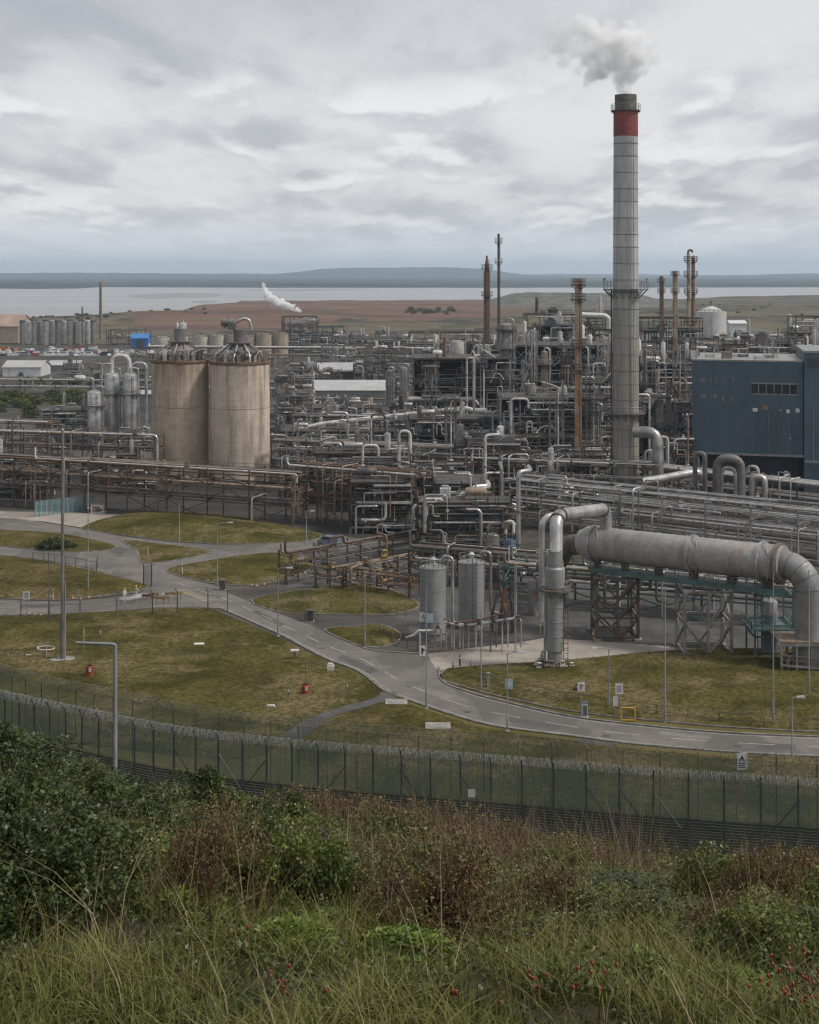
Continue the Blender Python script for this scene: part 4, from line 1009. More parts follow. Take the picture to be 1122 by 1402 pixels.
smoke('steam_plume', 'small white steam plume over the distant dark structure', 905,
      [(411, 426, 2.6), (406, 423.5, 4), (400, 421, 5), (393, 419, 6), (385, 416, 6.6), (378, 413, 7), (371, 409, 6.5), (366, 403, 5.5), (363, 397, 4.5), (361, 391, 3.2), (360, 387, 2)], 6, .4, 3.6, (355, 395, .7), .3, (.99, .99, .99))
# ================================================================== silos, stacks, columns, tanks
m_silo = M('silo_concrete', (.50, .40, .31), (.37, .29, .22), .92, 0, .22, streak=.85, streakcol=(.10, .078, .058), lines=(1.55, .05, .35), bump=.25)
def rim_stains(m):
    nt = m.node_tree; b = NB(nt); B = nt.nodes['Principled BSDF']; old = B.inputs['Base Color'].links[0].from_socket; p = b.pos(); z = b.sep(p)[2]
    st = b.noise(b.vmath('MULTIPLY', p, (1, 1, .02)), 1.1, 5, .7); reach = b.ramp(z, 8, 26.5, 0, 1, False)
    k = b.ramp(b.math('ADD', st, b.math('MULTIPLY', reach, .22)), .64, .84, 0, .55)
    nt.links.new(b.mix(k, old, (.085, .062, .042)), B.inputs['Base Color'])
m_rim = M('rusty_rim', (.24, .155, .09), (.12, .075, .045), .85, 0, .8, streak=.4)
m_silo2 = M('silo_concrete_clean', (.64, .53, .43), (.50, .415, .33), .92, 0, .22, streak=.7, streakcol=(.17, .135, .105), lines=(1.55, .05, .35), bump=.25)
rim_stains(m_silo); rim_stains(m_silo2)
def silo(label, pxl, pxr, Y, pyt, seed, mast):
    r = random.Random(seed); R_ = (pxr - pxl) / 2 * Y / F; x = WX((pxl + pxr) / 2, Y); zt = WZ(pyt, Y)
    t = thing('storage_silo', label, 'silo', (x, Y, 0), 'twin concrete silos')
    mb = MB(); mb.lathe([(R_, 0), (R_, zt - .6)], (x, Y, 0), 64)
    mb.build('shell', m_silo if mast else m_silo2, t)
    mb = MB(); mb.lathe([(R_, 16.6), (R_ + .03, 16.6), (R_ + .03, 16.68), (R_, 16.68)], (x, Y, 0), 64); mb.build('joint_band', MT['rust'], t); mb = MB(); mb.lathe([(R_, zt - .7), (R_ + .22, zt - .5), (R_ + .22, zt), (0, zt + .15)], (x, Y, 0), 64); mb.build('roof_rim', m_rim, t)
    mb = MB(); mb.lathe([(R_ * .58, zt), (R_ * .52, zt + 1.0), (R_ * .66, zt + 1.2), (R_ * .34, zt + 3.6), (R_ * .34, zt + 4.0), (R_ * .44, zt + 4.0), (R_ * .44, zt + 4.2), (R_ * .22, zt + 4.2), (R_ * .22, zt + 7.0), (0, zt + 7.1)], (x, Y, 0), 10); mb.build('cone_hood', MT['grey'], t)
    for k in range(10):
        a = 2 * PI * k / 10 + .2; ca, sa = math.cos(a), math.sin(a)
        pipe([(x + ca * R_ * .86, Y + sa * R_ * .86, zt), (x + ca * R_ * .84, Y + sa * R_ * .84, zt + r.uniform(.8, 1.6)), (x + ca * R_ * .36, Y + sa * R_ * .36, zt + 3.7)], r.choice((.14, .2, .26)), MT['silver' if k % 3 else 'grey'], t, 'feed_pipe', 8, .7)
    h = MB(); railing(h, [(x + (R_ - .2) * math.cos(2 * PI * k / 24), Y + (R_ - .2) * math.sin(2 * PI * k / 24), zt) for k in range(25)], 1.1, 2.2, .07); h.build('handrail', MT['steel_rust'], t)
    for k in range(16):
        a = r.uniform(PI * .95, 2.05 * PI); q = r.uniform(.55, .9) * R_; mb = MB(); w_ = r.uniform(.15, .55)
        xx, yy = x + q * math.cos(a), Y + q * math.sin(a)
        mb.box(xx - w_, xx + w_, yy - w_, yy + w_, zt, zt + r.uniform(.8, 2.6)); mb.tube([(xx, yy, zt + 1), (xx + .8, yy, zt + 2.2), (xx + 1.4, yy, zt + 2.2)], .15, 6); mb.build('fan_unit', pick(r, PW), t)
    if mast:
        for sx in (-.9, 1.0): vessel(t, x + sx * .7, Y, zt + 7, zt + 8.0, .35 if sx < 0 else .75, MT['pale'], 'vent_cap', 12, False)
    else:
        drum(t, x - 4.3, Y, zt + 8.6, 3.6, .95, MT['grey'], 'x', 'fan_drum')
        pipe([(x - 1, Y, zt + 8.5), (x + .8, Y, zt + 9.6), (x + 2.2, Y, zt + 9.2), (x + 2.6, Y, zt + 7)], .3, MT['silver'], t, 'duct', 8, 1.2)
        mb = MB(); mb.box(x - 2.6, x - .8, Y - 1, Y + 1, zt + 7, zt + 8.4); mb.build('fan_base', MT['grey'], t)
    return t
silo('stained concrete silo with a white domed vent on top, left of its twin', 208, 286, 331, 492, 1, True)
silo('cleaner concrete silo with a fan drum on top, right of its twin', 288, 369.5, 328, 494, 2, False)

def stack(label, px, pyt, Y, w, mat, tip='flat', plats=(), name='flue_stack', pyb=None, cat='stack', n=14, extra=None, taper=1.0):
    x = WX(px, Y); zt = WZ(pyt, Y); r_ = w / 2 * Y / F
    t = thing(name, label, cat, (x, Y, 0))
    mb = MB(); 
    if tip == 'cone': prof = [(r_, 0), (r_ * taper, zt - r_ * 5), (r_ * .75, zt - r_ * 4.6), (r_ * .7, zt - r_ * 3), (r_ * .3, zt - r_ * .8), (r_ * .3, zt)]
    elif tip == 'bell': prof = [(r_, 0), (r_, zt - r_ * 2), (r_ * 1.25, zt - r_ * 1.6), (r_ * 1.25, zt), (r_ * 1.05, zt), (r_ * 1.05, zt - .5)]
    else: prof = [(r_, 0), (r_ * taper, zt), (r_ * taper * .85, zt), (r_ * taper * .85, zt - .6)]
    mb.lathe(prof, (x, Y, 0), n)
    z = 4
    while z < zt - 3: mb.lathe([(r_, z), (r_ * 1.06, z), (r_ * 1.06, z + .16), (r_, z + .16)], (x, Y, 0), n); z += 5
    mb.build('shaft', mat, t)
    for p_ in plats: ring_platform(t, x, Y, WZ(p_, Y), r_, r_ + max(.8, 2.2 * Y / F), 1.2, 16, 'steel_rust' if mat in (m_ruststack, m_brown) else 'steel', 8, max(.08, .7 * Y / F / 2))
    mb = MB(); ladder(mb, x + r_ * .6, Y - r_ * .95, 1, zt - 1, .5); mb.build('ladder', MT['steel'], t)
    return t
m_ruststack = M('rust_streaked_stack', (.47, .385, .29), (.34, .26, .185), .75, .1, .35, streak=.5, rust=.45, rustcol=(.23, .115, .05))
m_brown = M('brown_stack', (.23, .155, .11), (.15, .10, .07), .8, .1, .4, streak=.4, rust=.4)
stack('brown slim stack with a pointed tip, next to the tall mast', 667, 350, 470, 9, m_brown, 'cone', (368, 405))
stack('very slim dark mast pole rising over the sea horizon', 683, 320, 460, 3.4, MT['dark'], 'flat', (332, 360), 'flare_mast', n=8)
stack('rust-streaked slim stack with a flared top among the pipework', 792, 382, 300, 9.5, m_ruststack, 'bell', (391, 411, 475, 508))
stack('short grey-brown stack, leftmost of the three right of the chimney', 906, 378, 560, 5.5, m_brown, 'flat', (386, 400))
stack('short pale stack with two ring platforms between its neighbours', 924.5, 371, 560, 6.5, m_ruststack, 'flat', (376, 400))
stack('thin far brick-brown chimney in front of the water', 138, 386, 1010, 4.6, MT['tan'], 'flat', (), 'far_chimney', cat='chimney', taper=.8)
stack('short thin vent stack standing among the far grey silos', 113, 420, 930, 2.4, MT['grey'], 'flat', (), 'vent_stack', n=8)
# pair of rusty columns
t = thing('twin_column', 'pair of tall rusty columns with a crooked top pipe and platforms', 'process column', (WX(946, 565), 565, 0))
for px, pt, w_, mat in ((943, 349, 5, m_ruststack), (949.5, 352, 5.2, m_brown)):
    vessel(t, WX(px, 565), 565, 0, WZ(pt, 565), w_ / 2 * 565 / F * 1.0, mat, 'column', 12)
pipe([(WX(942.5, 565), 565, WZ(350, 565)), (WX(942.5, 565), 565, WZ(342.5, 565)), (WX(948, 565), 565, WZ(342.5, 565)), (WX(948, 565), 565, WZ(346, 565))], .42, MT['dark'], t, 'top_pipe', 8, .8)
for p_ in (357, 377, 401, 440): ring_platform(t, WX(946, 565), 565, WZ(p_, 565), 1.2, 2.6, 1.4, 16, 'steel_rust', 8, .18)
# tall vessel left of lattice
def column(label, px, pyt, Y, w, mat, plats=(), group=None, base=0, name='process_column', pipeside=True):
    x = WX(px, Y); r_ = w / 2 * Y / F; zt = WZ(pyt, Y) - r_ * .45
    t = thing(name, label, 'process column', (x, Y, 0), group)
    vessel(t, x, Y, base, zt, r_, mat, 'shell', 24)
    if base > 1:
        mb = MB(); mb.lathe([(r_ * 1.05, 0), (r_ * .95, base)], (x, Y, 0), 16); mb.build('skirt', MT['concrete'], t)
    for p_ in plats: ring_platform(t, x, Y, WZ(p_, Y), r_, r_ + 1.0, 1.1, 24, 'steel', 12, .09)
    mb = MB(); ladder(mb, x + r_ * .5, Y - r_ * .95, 1, zt, .55); mb.build('ladder', MT['steel_pale'], t)
    if pipeside: pipe([(x + r_ + .35, Y - .3, .5), (x + r_ + .35, Y - .3, zt + r_), (x, Y - .1, zt + r_ + .3), (x, Y, zt)], .2, MT['silver'], t, 'overhead_pipe')
    return t
column('grey process column with stacked platforms behind the steel lattice', 693, 442, 375, 17, MT['grey'], (452, 478, 497, 520, 545))
column('slender tan column rising through the lattice beside the slim stack', 746, 480, 340, 9, MT['tan'], (500, 540))
column('dark grey twin column nearer the pale warehouse', 533, 506, 430, 9.5, MT['grey'], ())
column('dark grey twin column nearer the dark deck block', 553, 502, 425, 11, MT['grey'], ())
column('shorter pale column, first of the three left of the silos', 130, 534, 398, 19.5, MT['silver'], (556, 590), base=1.5)
column('tall pale column standing in the middle of the three left of the silos', 153.5, 510, 404, 20, MT['silver'], (540, 592), base=1.5)
column('tall pale column nearest the stained silo', 178.5, 510, 402, 20, MT['silver'], (540, 592), base=1.5)
t = thing('overhead_duct', 'pale inverted-U duct arching above the three pale columns', 'duct', (WX(165, 404), 404, 0))
pipe([(WX(153.5, 404), 404, 18.5), (WX(153.5, 404), 404, WZ(487, 404)), (WX(177.5, 404), 404, WZ(487, 404)), (WX(177.5, 404), 404, 18.5)], .62, MT['pale'], t, 'arched_duct', 10, 2.6)
pipe([(WX(177.5, 404), 404.6, 18.8), (WX(182, 404), 404.6, WZ(497, 404)), (WX(200, 404), 404.6, WZ(497, 404)), (WX(200, 404), 404.6, 3)], .42, MT['silver'], t, 'down_pipe', 8, 1.6)
pipe([(WX(130, 404), 402, 14), (WX(130, 404), 402, WZ(517, 404)), (WX(120, 404), 402, WZ(517, 404)), (WX(108, 404), 402, WZ(516, 404))], .36, MT['silver'], t, 'side_duct', 8, 1.6)
mb = MB(); mb.lathe(drum_prof(.8, 3.2), (WX(104, 404), 402, WZ(517, 404)), 12, 'x'); mb.build('hood', MT['pale'], t)
pipe([(WX(141, 404), 403, 14), (WX(141, 404), 403, WZ(498, 404)), (WX(153, 404), 403, WZ(498, 404))], .3, MT['pale'], t, 'side_pipe', 8, 1.2)

def tank(label, px, pyt, pyb, Y, w, mat, roof='dome', group=None, cat='tank', name='storage_tank', n=32, extras=True):
    x = WX(px, Y); r_ = w / 2 * Y / F; zt = WZ(pyt, Y); z0 = 0
    t = thing(name, label, cat, (x, Y, 0), group); mb = MB()
    k = r_ * (.22 if roof == 'dome' else .42)
    if roof == 'dome': mb.lathe(cyl_prof(r_, 0, zt - k, k, 5), (x, Y, 0), n)
    else: mb.lathe([(r_, 0), (r_, zt - k), (0, zt)], (x, Y, 0), n)
    for i in range(1, 4): z = (zt - k) * i / 4; mb.lathe([(r_, z - .04), (r_ + .04, z - .04), (r_ + .04, z + .04), (r_, z + .04)], (x, Y, 0), n)
    mb.build('shell', mat, t)
    if extras:
        h = MB(); m_ = 20; railing(h, [(x + r_ * .98 * math.cos(2 * PI * q / m_), Y + r_ * .98 * math.sin(2 * PI * q / m_), zt - k) for q in range(m_ + 1)], 1.0, 3, max(.05, Y / F * .5)); h.build('handrail', MT['steel_pale'], t)
        v = MB(); v.tube([(x, Y, zt - .05), (x, Y, zt + r_ * .3)], r_ * .1, 8); v.build('vent', MT['grey'], t)
    return t
m_cream = M('cream_tank', (.52, .49, .43), (.38, .35, .30), .6, 0, .3, streak=.5, rust=.1)
m_tan_t = M('tan_tank', (.42, .34, .26), (.31, .25, .19), .7, 0, .3, streak=.5, rust=.1)
for i, (px, w_, pt) in enumerate(((222, 21, 460), (247, 21, 459), (275, 23, 459), (298, 21, 458), (318, 18, 459), (341, 20, 459))):
    tank('pale round tank partly hidden behind the twin concrete silos', px, pt, 488, 800, w_, m_cream if i < 4 else m_tan_t, 'dome', 'pale tanks behind the silos')
tank('tan round tank with domed lid, left of the pair right of the silos', 361, 456, 490, 800, 22, m_tan_t)
tank('tan round tank with domed lid, right of the pair right of the silos', 384, 455, 490, 805, 22, m_tan_t)
tank('white tank with a conical roof beyond the blue building', 974, 418, 455, 640, 41, M('off_white_tank', (.56, .56, .53), (.45, .45, .43), .6, 0, .3, streak=.4), 'cone')
tank('small pale tank standing on the top deck left of the brown slim stack', 626, 466, 490, 392, 20, MT['pale'], 'dome')
for i in range(13):
    px = 31 + i * 8.1
    tank('slim grey silo in the far row before the water', px, 440 - (i % 3) * .8, 470, 940 + (i % 2) * 9, 7.6, MT['silver' if i % 3 else 'grey'], 'dome', 'far row of slim grey silos', 'silo', 'storage_silo', 14, i % 2 == 0)
# the two grey tanks by the road
def stencil(par, x, y, z, s, txt, mat, name='lettering', align='CENTER'):
    cu = bpy.data.curves.new(name, 'FONT'); cu.body = txt; cu.size = s; cu.align_x = align; cu.align_y = 'CENTER'; cu.extrude = .004; cu.resolution_u = 2
    o = bpy.data.objects.new(name, cu); C.objects.link(o); off = Vector((0, 0, 0)); p = par
    while p is not None: off += p.location; p = p.parent
    o.location = Vector((x, y, z)) - off; o.rotation_euler = (PI / 2, 0, 0); o.parent = par; me = bpy.data.meshes.new_from_object(o); me.name = name; me.materials.clear(); me.materials.append(mat); q = bpy.data.objects.new(name, me); C.objects.link(q); q.location = o.location; q.rotation_euler = o.rotation_euler; q.parent = par; bpy.data.objects.remove(o)
    return q
m_tank = M('grey_tank_paint', (.33, .335, .33), (.25, .255, .25), .5, .15, .35, streak=.45, rust=.05)
m_signblue = M('pale_blue_sign', (.38, .52, .56), (.3, .42, .46), .5, 0, 1)
m_signwhite = M('white_sign', (.70, .70, .68), (.58, .58, .56), .5, 0, 1.2, streak=.2)
m_ink = M('sign_ink', (.03, .035, .05), None, .6, 0, 1)
tk = []
for (px, pt, Y, w_, lb) in ((593.5, 771, 187, 36.5, 'grey steel tank with pale signs, the left of two by the road'), (646, 764, 193, 36, 'grey steel tank with a caged ladder, the right of two by the road')):
    x = WX(px, Y); r_ = w_ / 2 * Y / F; zt = WZ(pt, Y); t = thing('storage_tank', lb, 'tank', (x, Y, 0), 'grey tanks by the road'); tk.append(t)
    mb = MB(); mb.lathe([(r_, .9), (r_, zt - .55), (r_ + .05, zt - .55), (r_ + .05, zt - .45), (r_ * .5, zt - .15), (.01, zt)], (x, Y, 0), 40)
    for f_ in (.36, .66): z = .9 + (zt - 1.4) * f_; mb.lathe([(r_, z - .03), (r_ + .025, z - .03), (r_ + .025, z + .03), (r_, z + .03)], (x, Y, 0), 40)
    mb.build('shell', m_tank, t)
    mb = MB(); mb.lathe([(r_ * .92, 0), (r_ * .92, .9)], (x, Y, 0), 24); mb.build('plinth', MT['concrete'], t)
    h = MB(); railing(h, [(x + (r_ - .05) * math.cos(2 * PI * q / 16), Y + (r_ - .05) * math.sin(2 * PI * q / 16), zt - .5) for q in range(17)], 1.0, 3, .045); h.build('handrail', MT['steel_pale'], t)
    l = MB(); ladder(l, x + (r_ * .2 if px > 600 else -r_ * .75), Y - r_ * (1.02 if px > 600 else .72), .4, zt + .5, .5); l.build('ladder', MT['steel'], t)
    sx = 1
    pipe([(x + r_ * .7, Y - .2, zt), (x + r_ * .7, Y - .2, zt + .9), (x + r_ + .75, Y - .6, zt + .9), (x + r_ + .75, Y - .6, 2.2), (x + r_ + 2.2, Y - .9, 2.0)], .2, MT['silver'], t, 'side_pipe', 10, .6)
    v = MB(); v.tube([(x, Y, zt - .1), (x, Y, zt + .5)], .3, 10); v.lathe([(.45, zt + .5), (.1, zt + .85)], (x, Y, 0), 10); v.build('vent', MT['pale'], t)
x, Y = WX(593.5, 187), 187; r_ = 18.2 * 187 / F
for k, (px, txt, mat) in enumerate(((579.5, 'A', m_signwhite), (588.5, '25', m_signblue))):
    xx = WX(px, 185.2); w_ = .42 + .1 * k; zz = WZ(846, 185.2); yy = Y - math.sqrt(max(r_ ** 2 - (xx - x) ** 2, 0)) - .28
    mb = MB(); mb.box(xx - w_, xx + w_, yy, yy + .05, zz - .6, zz + .6); sg = mb.build('sign_plate', mat, tk[0])
    stencil(sg, xx, yy - .01, zz + .02, .8, txt, MT['blue'] if k == 0 else m_signwhite)

# small blue / grey tanks on the low platform behind
tank('small grey drum tank with thin vents beside the blue one', 675, 730, 770, 224, 18, MT['silver'], 'dome')
tank('small sky-blue drum tank on the platform', 698.5, 738, 770, 222, 15, MT['blue'], 'dome')
column('slim grey vessel behind the scrubber', 732, 792, 200, 17, MT['grey'], ())

# ================================================================== the great duct
ax0 = Vector((WX(806, 191), 191, WZ(743, 191))); ax1 = Vector((WX(1073, 174), 174, WZ(772, 174)))
dx = (ax1 - ax0); L_ = dx.length; dn = dx.normalized(); r_ = 2.15
m_duct = M('great_duct_plates', (.40, .385, .365), (.29, .275, .26), .6, .15, .35, streak=.5, rust=.14, rustcol=(.24, .145, .095))
gd = thing('great_duct', 'huge grey horizontal duct carried on steel trestles', 'duct', tuple((ax0 + ax1) / 2 * 1.0)); gd.location.z = 0
mb = MB(); mb.lathe([(r_ * .35, -1.6), (r_ * .75, -1.1), (r_, 0), (r_, L_), (r_ * .98, L_ + .05), (r_ * .7, L_ + .05)], ax0, 48, dirv=dn)
h_ = 2.0
while h_ < L_ - 1:
    mb.lathe([(r_, h_ - .05), (r_ + .05, h_ - .05), (r_ + .05, h_ + .05), (r_, h_ + .05)], ax0, 48, dirv=dn); h_ += 2.05
mb.build('barrel', m_duct, gd)
for hh, k in ((1.0, .22), (L_ * .56, .2), (L_ - 2.6, .28), (L_ - .4, .34)):
    mb = MB(); mb.lathe([(r_, hh - .22), (r_ + k, hh - .22), (r_ + k, hh + .22), (r_, hh + .22)], ax0, 48, dirv=dn)
    if k < .3: mb.tube([ax0 + dn * hh + Vector((math.cos(a) * 0, 0, 0)) + Vector((0, -math.cos(a), math.sin(a))) * (r_ + .45) for a in np.linspace(-1.5, 1.5, 14)], .07, 6)
    mb.build('ring_flange', m_duct if k < .3 else M('rusty_flange', (.19, .15, .13), None, .8, 0, .8), gd)
# right-hand elbow, dropping to the ground
e = ax1 + dn * .05
m_elbow = M('elbow_plates', (.30, .295, .29), (.21, .205, .20), .6, .2, .35, streak=.5, rust=.03)
RB = 3.1; el = MB(); pth = [e - dn * .3] + [e + dn * RB * math.sin(a) - Vector((0, 0, RB * (1 - math.cos(a)))) for a in np.linspace(0, PI / 2, 13)] + [e + dn * RB + Vector((0, 0, -RB - 2)), Vector((e.x + dn.x * RB, e.y + dn.y * RB, 0))]
el.tube(pth, 1.62, 36); el.build('elbow_duct', m_elbow, gd)
mb = MB()
for i in range(3, len(pth) - 1, 3):
    d_ = (pth[i+1] - pth[i-1]).normalized(); mb.lathe([(1.6, -.04), (1.67, -.04), (1.67, .04), (1.6, .04)], pth[i], 32, dirv=d_)
mb.build('elbow_seam', MT['grey'], gd)
# left-hand lower duct curving back behind
el = MB(); el.tube(fillet([ax0 - dn * .3 - Vector((0, 0, .2)), ax0 - dn * 3.4 - Vector((0, -1, .8)), Vector((WX(768, 196), 197, WZ(768, 196))), Vector((WX(752, 198), 204, WZ(790, 198)))], 3.4, 8), 1.35, 24); el.build('inlet_duct', MT['dark'], gd)
# gooseneck from the drum top over to the scrubber
gn = MB(); g0 = ax0 + dn * 2.6
pth = fillet([g0 + Vector((0, 0, 1.6)), Vector((g0.x, g0.y, WZ(697, g0.y))), Vector((WX(762, 175), 175, WZ(706, 175))), Vector((WX(761.5, 173), 173, WZ(762, 173)))], 1.7, 8)
gn.tube(pth, .8, 24); gn.build('gooseneck_duct', MT['silver'], gd)
mb = MB()
for f_ in (8, 11, 14, 20): 
    if f_ < len(pth) - 1:
        d_ = (pth[f_+1] - pth[f_-1]).normalized() if f_ + 1 < len(pth) else Vector((0, 0, 1)); mb.lathe([(.82, -.1), (.93, -.1), (.93, .1), (.82, .1)], pth[f_], 24, dirv=d_)
mb.build('duct_flange', MT['grey'], gd)
pipe([(WX(786, 186), 186, WZ(703, 186)), (WX(742, 184), 184, WZ(707, 184)), (WX(742, 184), 184, 3)], .4, MT['silver'], gd, 'second_duct', 14, 1.6)
# maintenance walk under the drum
mb = MB(); a_ = ax0 + Vector((0, -1.2, -r_ - .75)); c_ = ax1 + Vector((0, -1.2, -r_ - .75))
mb.obox((a_ + c_) / 2, (c_ - a_) / 2, (0, 1.1, 0), (0, 0, .09)); mb.bar(a_ - Vector((0, .9, .3)), c_ - Vector((0, .9, .3)), .25, .5); mb.bar(a_ + Vector((0, 1.0, -.3)), c_ + Vector((0, 1.0, -.3)), .25, .5); mb.build('walkway', MT['teal'], gd)
mb = MB(); railing(mb, [a_ - Vector((0, 1.1, 0)), c_ - Vector((0, 1.1, 0))], 1.0, 1.8, .06); mb.build('handrail', MT['steel'], gd)
for f_ in (.05, .2, .38, .56, .75, .93):
    mb = MB(); q = ax0.lerp(ax1, f_); mb.obox(q + Vector((0, -.2, -r_ - .3)), (.35, 0, 0), (0, 1.2, 0), (0, 0, .45)); mb.build('saddle', MT['steel'], gd)
def trestle(label, px0, px1, pyb, Y, D, zt, steel, panels=2, dense=False):
    x0, x1 = WX(px0, Y), WX(px1, Y); t = thing('steel_trestle', label, 'trestle', ((x0 + x1) / 2, Y + D / 2, 0)); f = MB(); w_ = .34
    xs = [x0, (x0 + x1) / 2, x1] if dense else [x0, x1]
    for x in xs:
        for y in (Y, Y + D): f.bar((x, y, 0), (x, y, zt), w_)
    f.bar(((x0 + x1) / 2, Y - .1, 0), ((x0 + x1) / 2, Y - .1, zt), w_)
    for k in range(panels + 1):
        z = .4 + (zt - .6) * k / panels
        for y in (Y, Y + D): f.bar((x0, y, z), (x1, y, z), w_ * .8)
        for x in (x0, x1): f.bar((x, Y, z), (x, Y + D, z), w_ * .8)
    f.build('legs_frame', MT[steel], t); br = MB(); xm = (x0 + x1) / 2
    for k in range(panels):
        z0, z1 = .4 + (zt - .6) * k / panels, .4 + (zt - .6) * (k + 1) / panels
        for y in (Y - .18, Y + D + .18):
            for a_, c_ in ((x0, xm), (xm, x1)): br.bar((a_, y, z1), (c_, y, z0) if a_ == x0 else (c_, y, z1), .2) if False else None
            br.bar((x0, y, z1), (xm, y, z0), .2); br.bar((xm, y, z0), (x1, y, z1), .2)
            if dense: br.bar((x0, y, z0), (xm, y, z1), .18); br.bar((xm, y, z1), (x1, y, z0), .18)
        for x in (x0, x1): br.bar((x, Y, z0), (x, Y + D, z1), .18); br.bar((x, Y + D, z0), (x, Y, z1), .18)
    br.build('brace', MT[steel], t)
    for x in xs:
        for y in (Y, Y + D): 
            p_ = MB(); p_.box(x - .5, x + .5, y - .5, y + .5, 0, .3); p_.build('footing', MT['concrete'], t)
    return t
zb = ax0.z - r_ - 1.3
trestle('dark grey X-braced trestle under the left end of the great duct', 818, 874, 872, 186, 5.5, zb, 'steel', 3, False)
trestle('open grey X-braced trestle under the middle of the great duct', 938, 1002, 893, 178, 5.5, zb, 'steel_pale', 2)
# scrubber column
Ys = 172.5; xs_ = WX(760, Ys)
sc = thing('scrubber_column', 'grey scrubber column with a wide head fed by the gooseneck duct', 'process column', (xs_, Ys, 0))
zz = lambda py: WZ(py, Ys)
mb = MB(); mb.lathe([(1.02, zz(890)), (1.02, zz(806)), (1.18, zz(804)), (1.18, zz(778)), (1.0, zz(775)), (1.05, zz(772)), (.75, zz(757)), (.8, zz(754))], (xs_, Ys, 0), 32)
for py in (830, 850, 870): mb.lathe([(1.02, zz(py) - .04), (1.07, zz(py) - .04), (1.07, zz(py) + .04), (1.02, zz(py) + .04)], (xs_, Ys, 0), 32)
mb.build('shell', m_tank, sc)
mb = MB(); mb.lathe([(.9, 0), (.86, zz(890))], (xs_, Ys, 0), 24); mb.build('skirt', MT['concrete'], sc)
ring_platform(sc, xs_, Ys, zz(808), 1.1, 1.95, 1.1, 24, 'steel', 12, .06)
mb = MB(); ladder(mb, xs_ + 1.25, Ys - .4, .2, zz(808), .5)
for z in np.arange(2.5, zz(812), .8): mb.tube([(xs_ + 1.25 + .5 * math.cos(a), Ys - .4 - .55 * abs(math.sin(a)) , z) for a in np.linspace(0, PI, 7)], .03, 4, False)
mb.build('caged_ladder', MT['steel'], sc)
pipe([(xs_ - 1.2, Ys - .2, .3), (xs_ - 1.2, Ys - .2, zz(800))], .14, MT['silver'], sc, 'riser_pipe')
pipe([(xs_ - 1.55, Ys - .2, .3), (xs_ - 1.55, Ys - .2, 2.2), (xs_ - 1.0, Ys - .3, 2.4)], .16, MT['pale'], sc, 'drain_pipe')
r = random.Random(8)
for k in range(9):
    mb = MB(); a = r.uniform(PI, 2 * PI); q = r.uniform(1.3, 2.6); p_ = (xs_ + q * math.cos(a), Ys + q * math.sin(a) * .6, r.uniform(.3, 1.2)); valve(mb, p_, r.uniform(.14, .22)); mb.tube([(p_[0] - .6, p_[1], p_[2]), (p_[0] + .6, p_[1], p_[2])], .09, 6); mb.tube([(p_[0] + .5, p_[1], 0), (p_[0] + .5, p_[1], p_[2])], .07, 6); mb.build('valve', MT['grey' if k % 2 else 'pale'], sc)
# teal access tower and vessel at the right
Yt = 178; 
tt = thing('access_tower', 'teal steel access tower with caged platforms by the duct end', 'tower', (WX(1055, Yt), Yt, 0))
x0, x1 = WX(1030, Yt), WX(1082, Yt); f = MB()
for x in (x0, x1):
    for y in (Yt - 1.5, Yt + 3): f.bar((x, y, 0), (x, y, WZ(792, Yt) if x == x0 else WZ(800, Yt)), .2)
for py in (908, 868, 853, 812):
    z = WZ(py, Yt)
    for y in (Yt - 1.5, Yt + 3): f.bar((x0, y, z), (x1, y, z), .2)
    for x in (x0, x1): f.bar((x, Yt - 1.5, z), (x, Yt + 3, z), .2)
f.build('steel_frame', MT['teal'], tt)
mb = MB(); z = WZ(858, Yt); mb.box(x0 - .6, x1 + .3, Yt - 2.2, Yt + 3, z, z + .15); mb.build('deck', MT['teal'], tt)
mb = MB(); railing(mb, [(x0 - .6, Yt + 3, z), (x0 - .6, Yt - 2.2, z), (x1 + .3, Yt - 2.2, z), (x1 + .3, Yt + 3, z)], 1.2, 1.2, .06); railing(mb, [(x0, Yt - 1.6, WZ(908, Yt)), (x1, Yt - 1.6, WZ(908, Yt))], 1.1, 1.2, .06); mb.build('handrail', MT['teal'], tt)
mb = MB(); ladder(mb, x0 + .6, Yt - 1.6, 0, WZ(770, Yt), .6)
for zz_ in np.arange(3, WZ(775, Yt), .7): mb.tube([(x0 + .6 + .5 * math.cos(a), Yt - 1.6 - .6 * math.sin(a), zz_) for a in np.linspace(0, PI, 7)], .035, 4, False)
mb.build('caged_ladder', MT['teal'], tt)
t = thing('process_vessel', 'upright grey-blue vessel standing inside the teal tower', 'vessel', (WX(1056, Yt), Yt + .8, 0))
vessel(t, WX(1056, Yt), Yt + .8, .2, WZ(826, Yt), .98, MT['silver'], 'shell', 24); mb = MB(); mb.lathe([(1.0, 0), (1.0, 5)], (WX(1056, Yt), Yt + .8, 0), 24); mb.build('jacket', M('blue_grey_jacket', (.22, .27, .29), (.16, .2, .22), .6, .1, .5, streak=.4), t)
pipe([(WX(1056, Yt), Yt + .8, WZ(830, Yt)), (WX(1056, Yt), Yt + .8, WZ(808, Yt)), (WX(1050, Yt), Yt, WZ(800, Yt)), (WX(1048, Yt), Yt, WZ(785, Yt))], .22, MT['pale'], t)
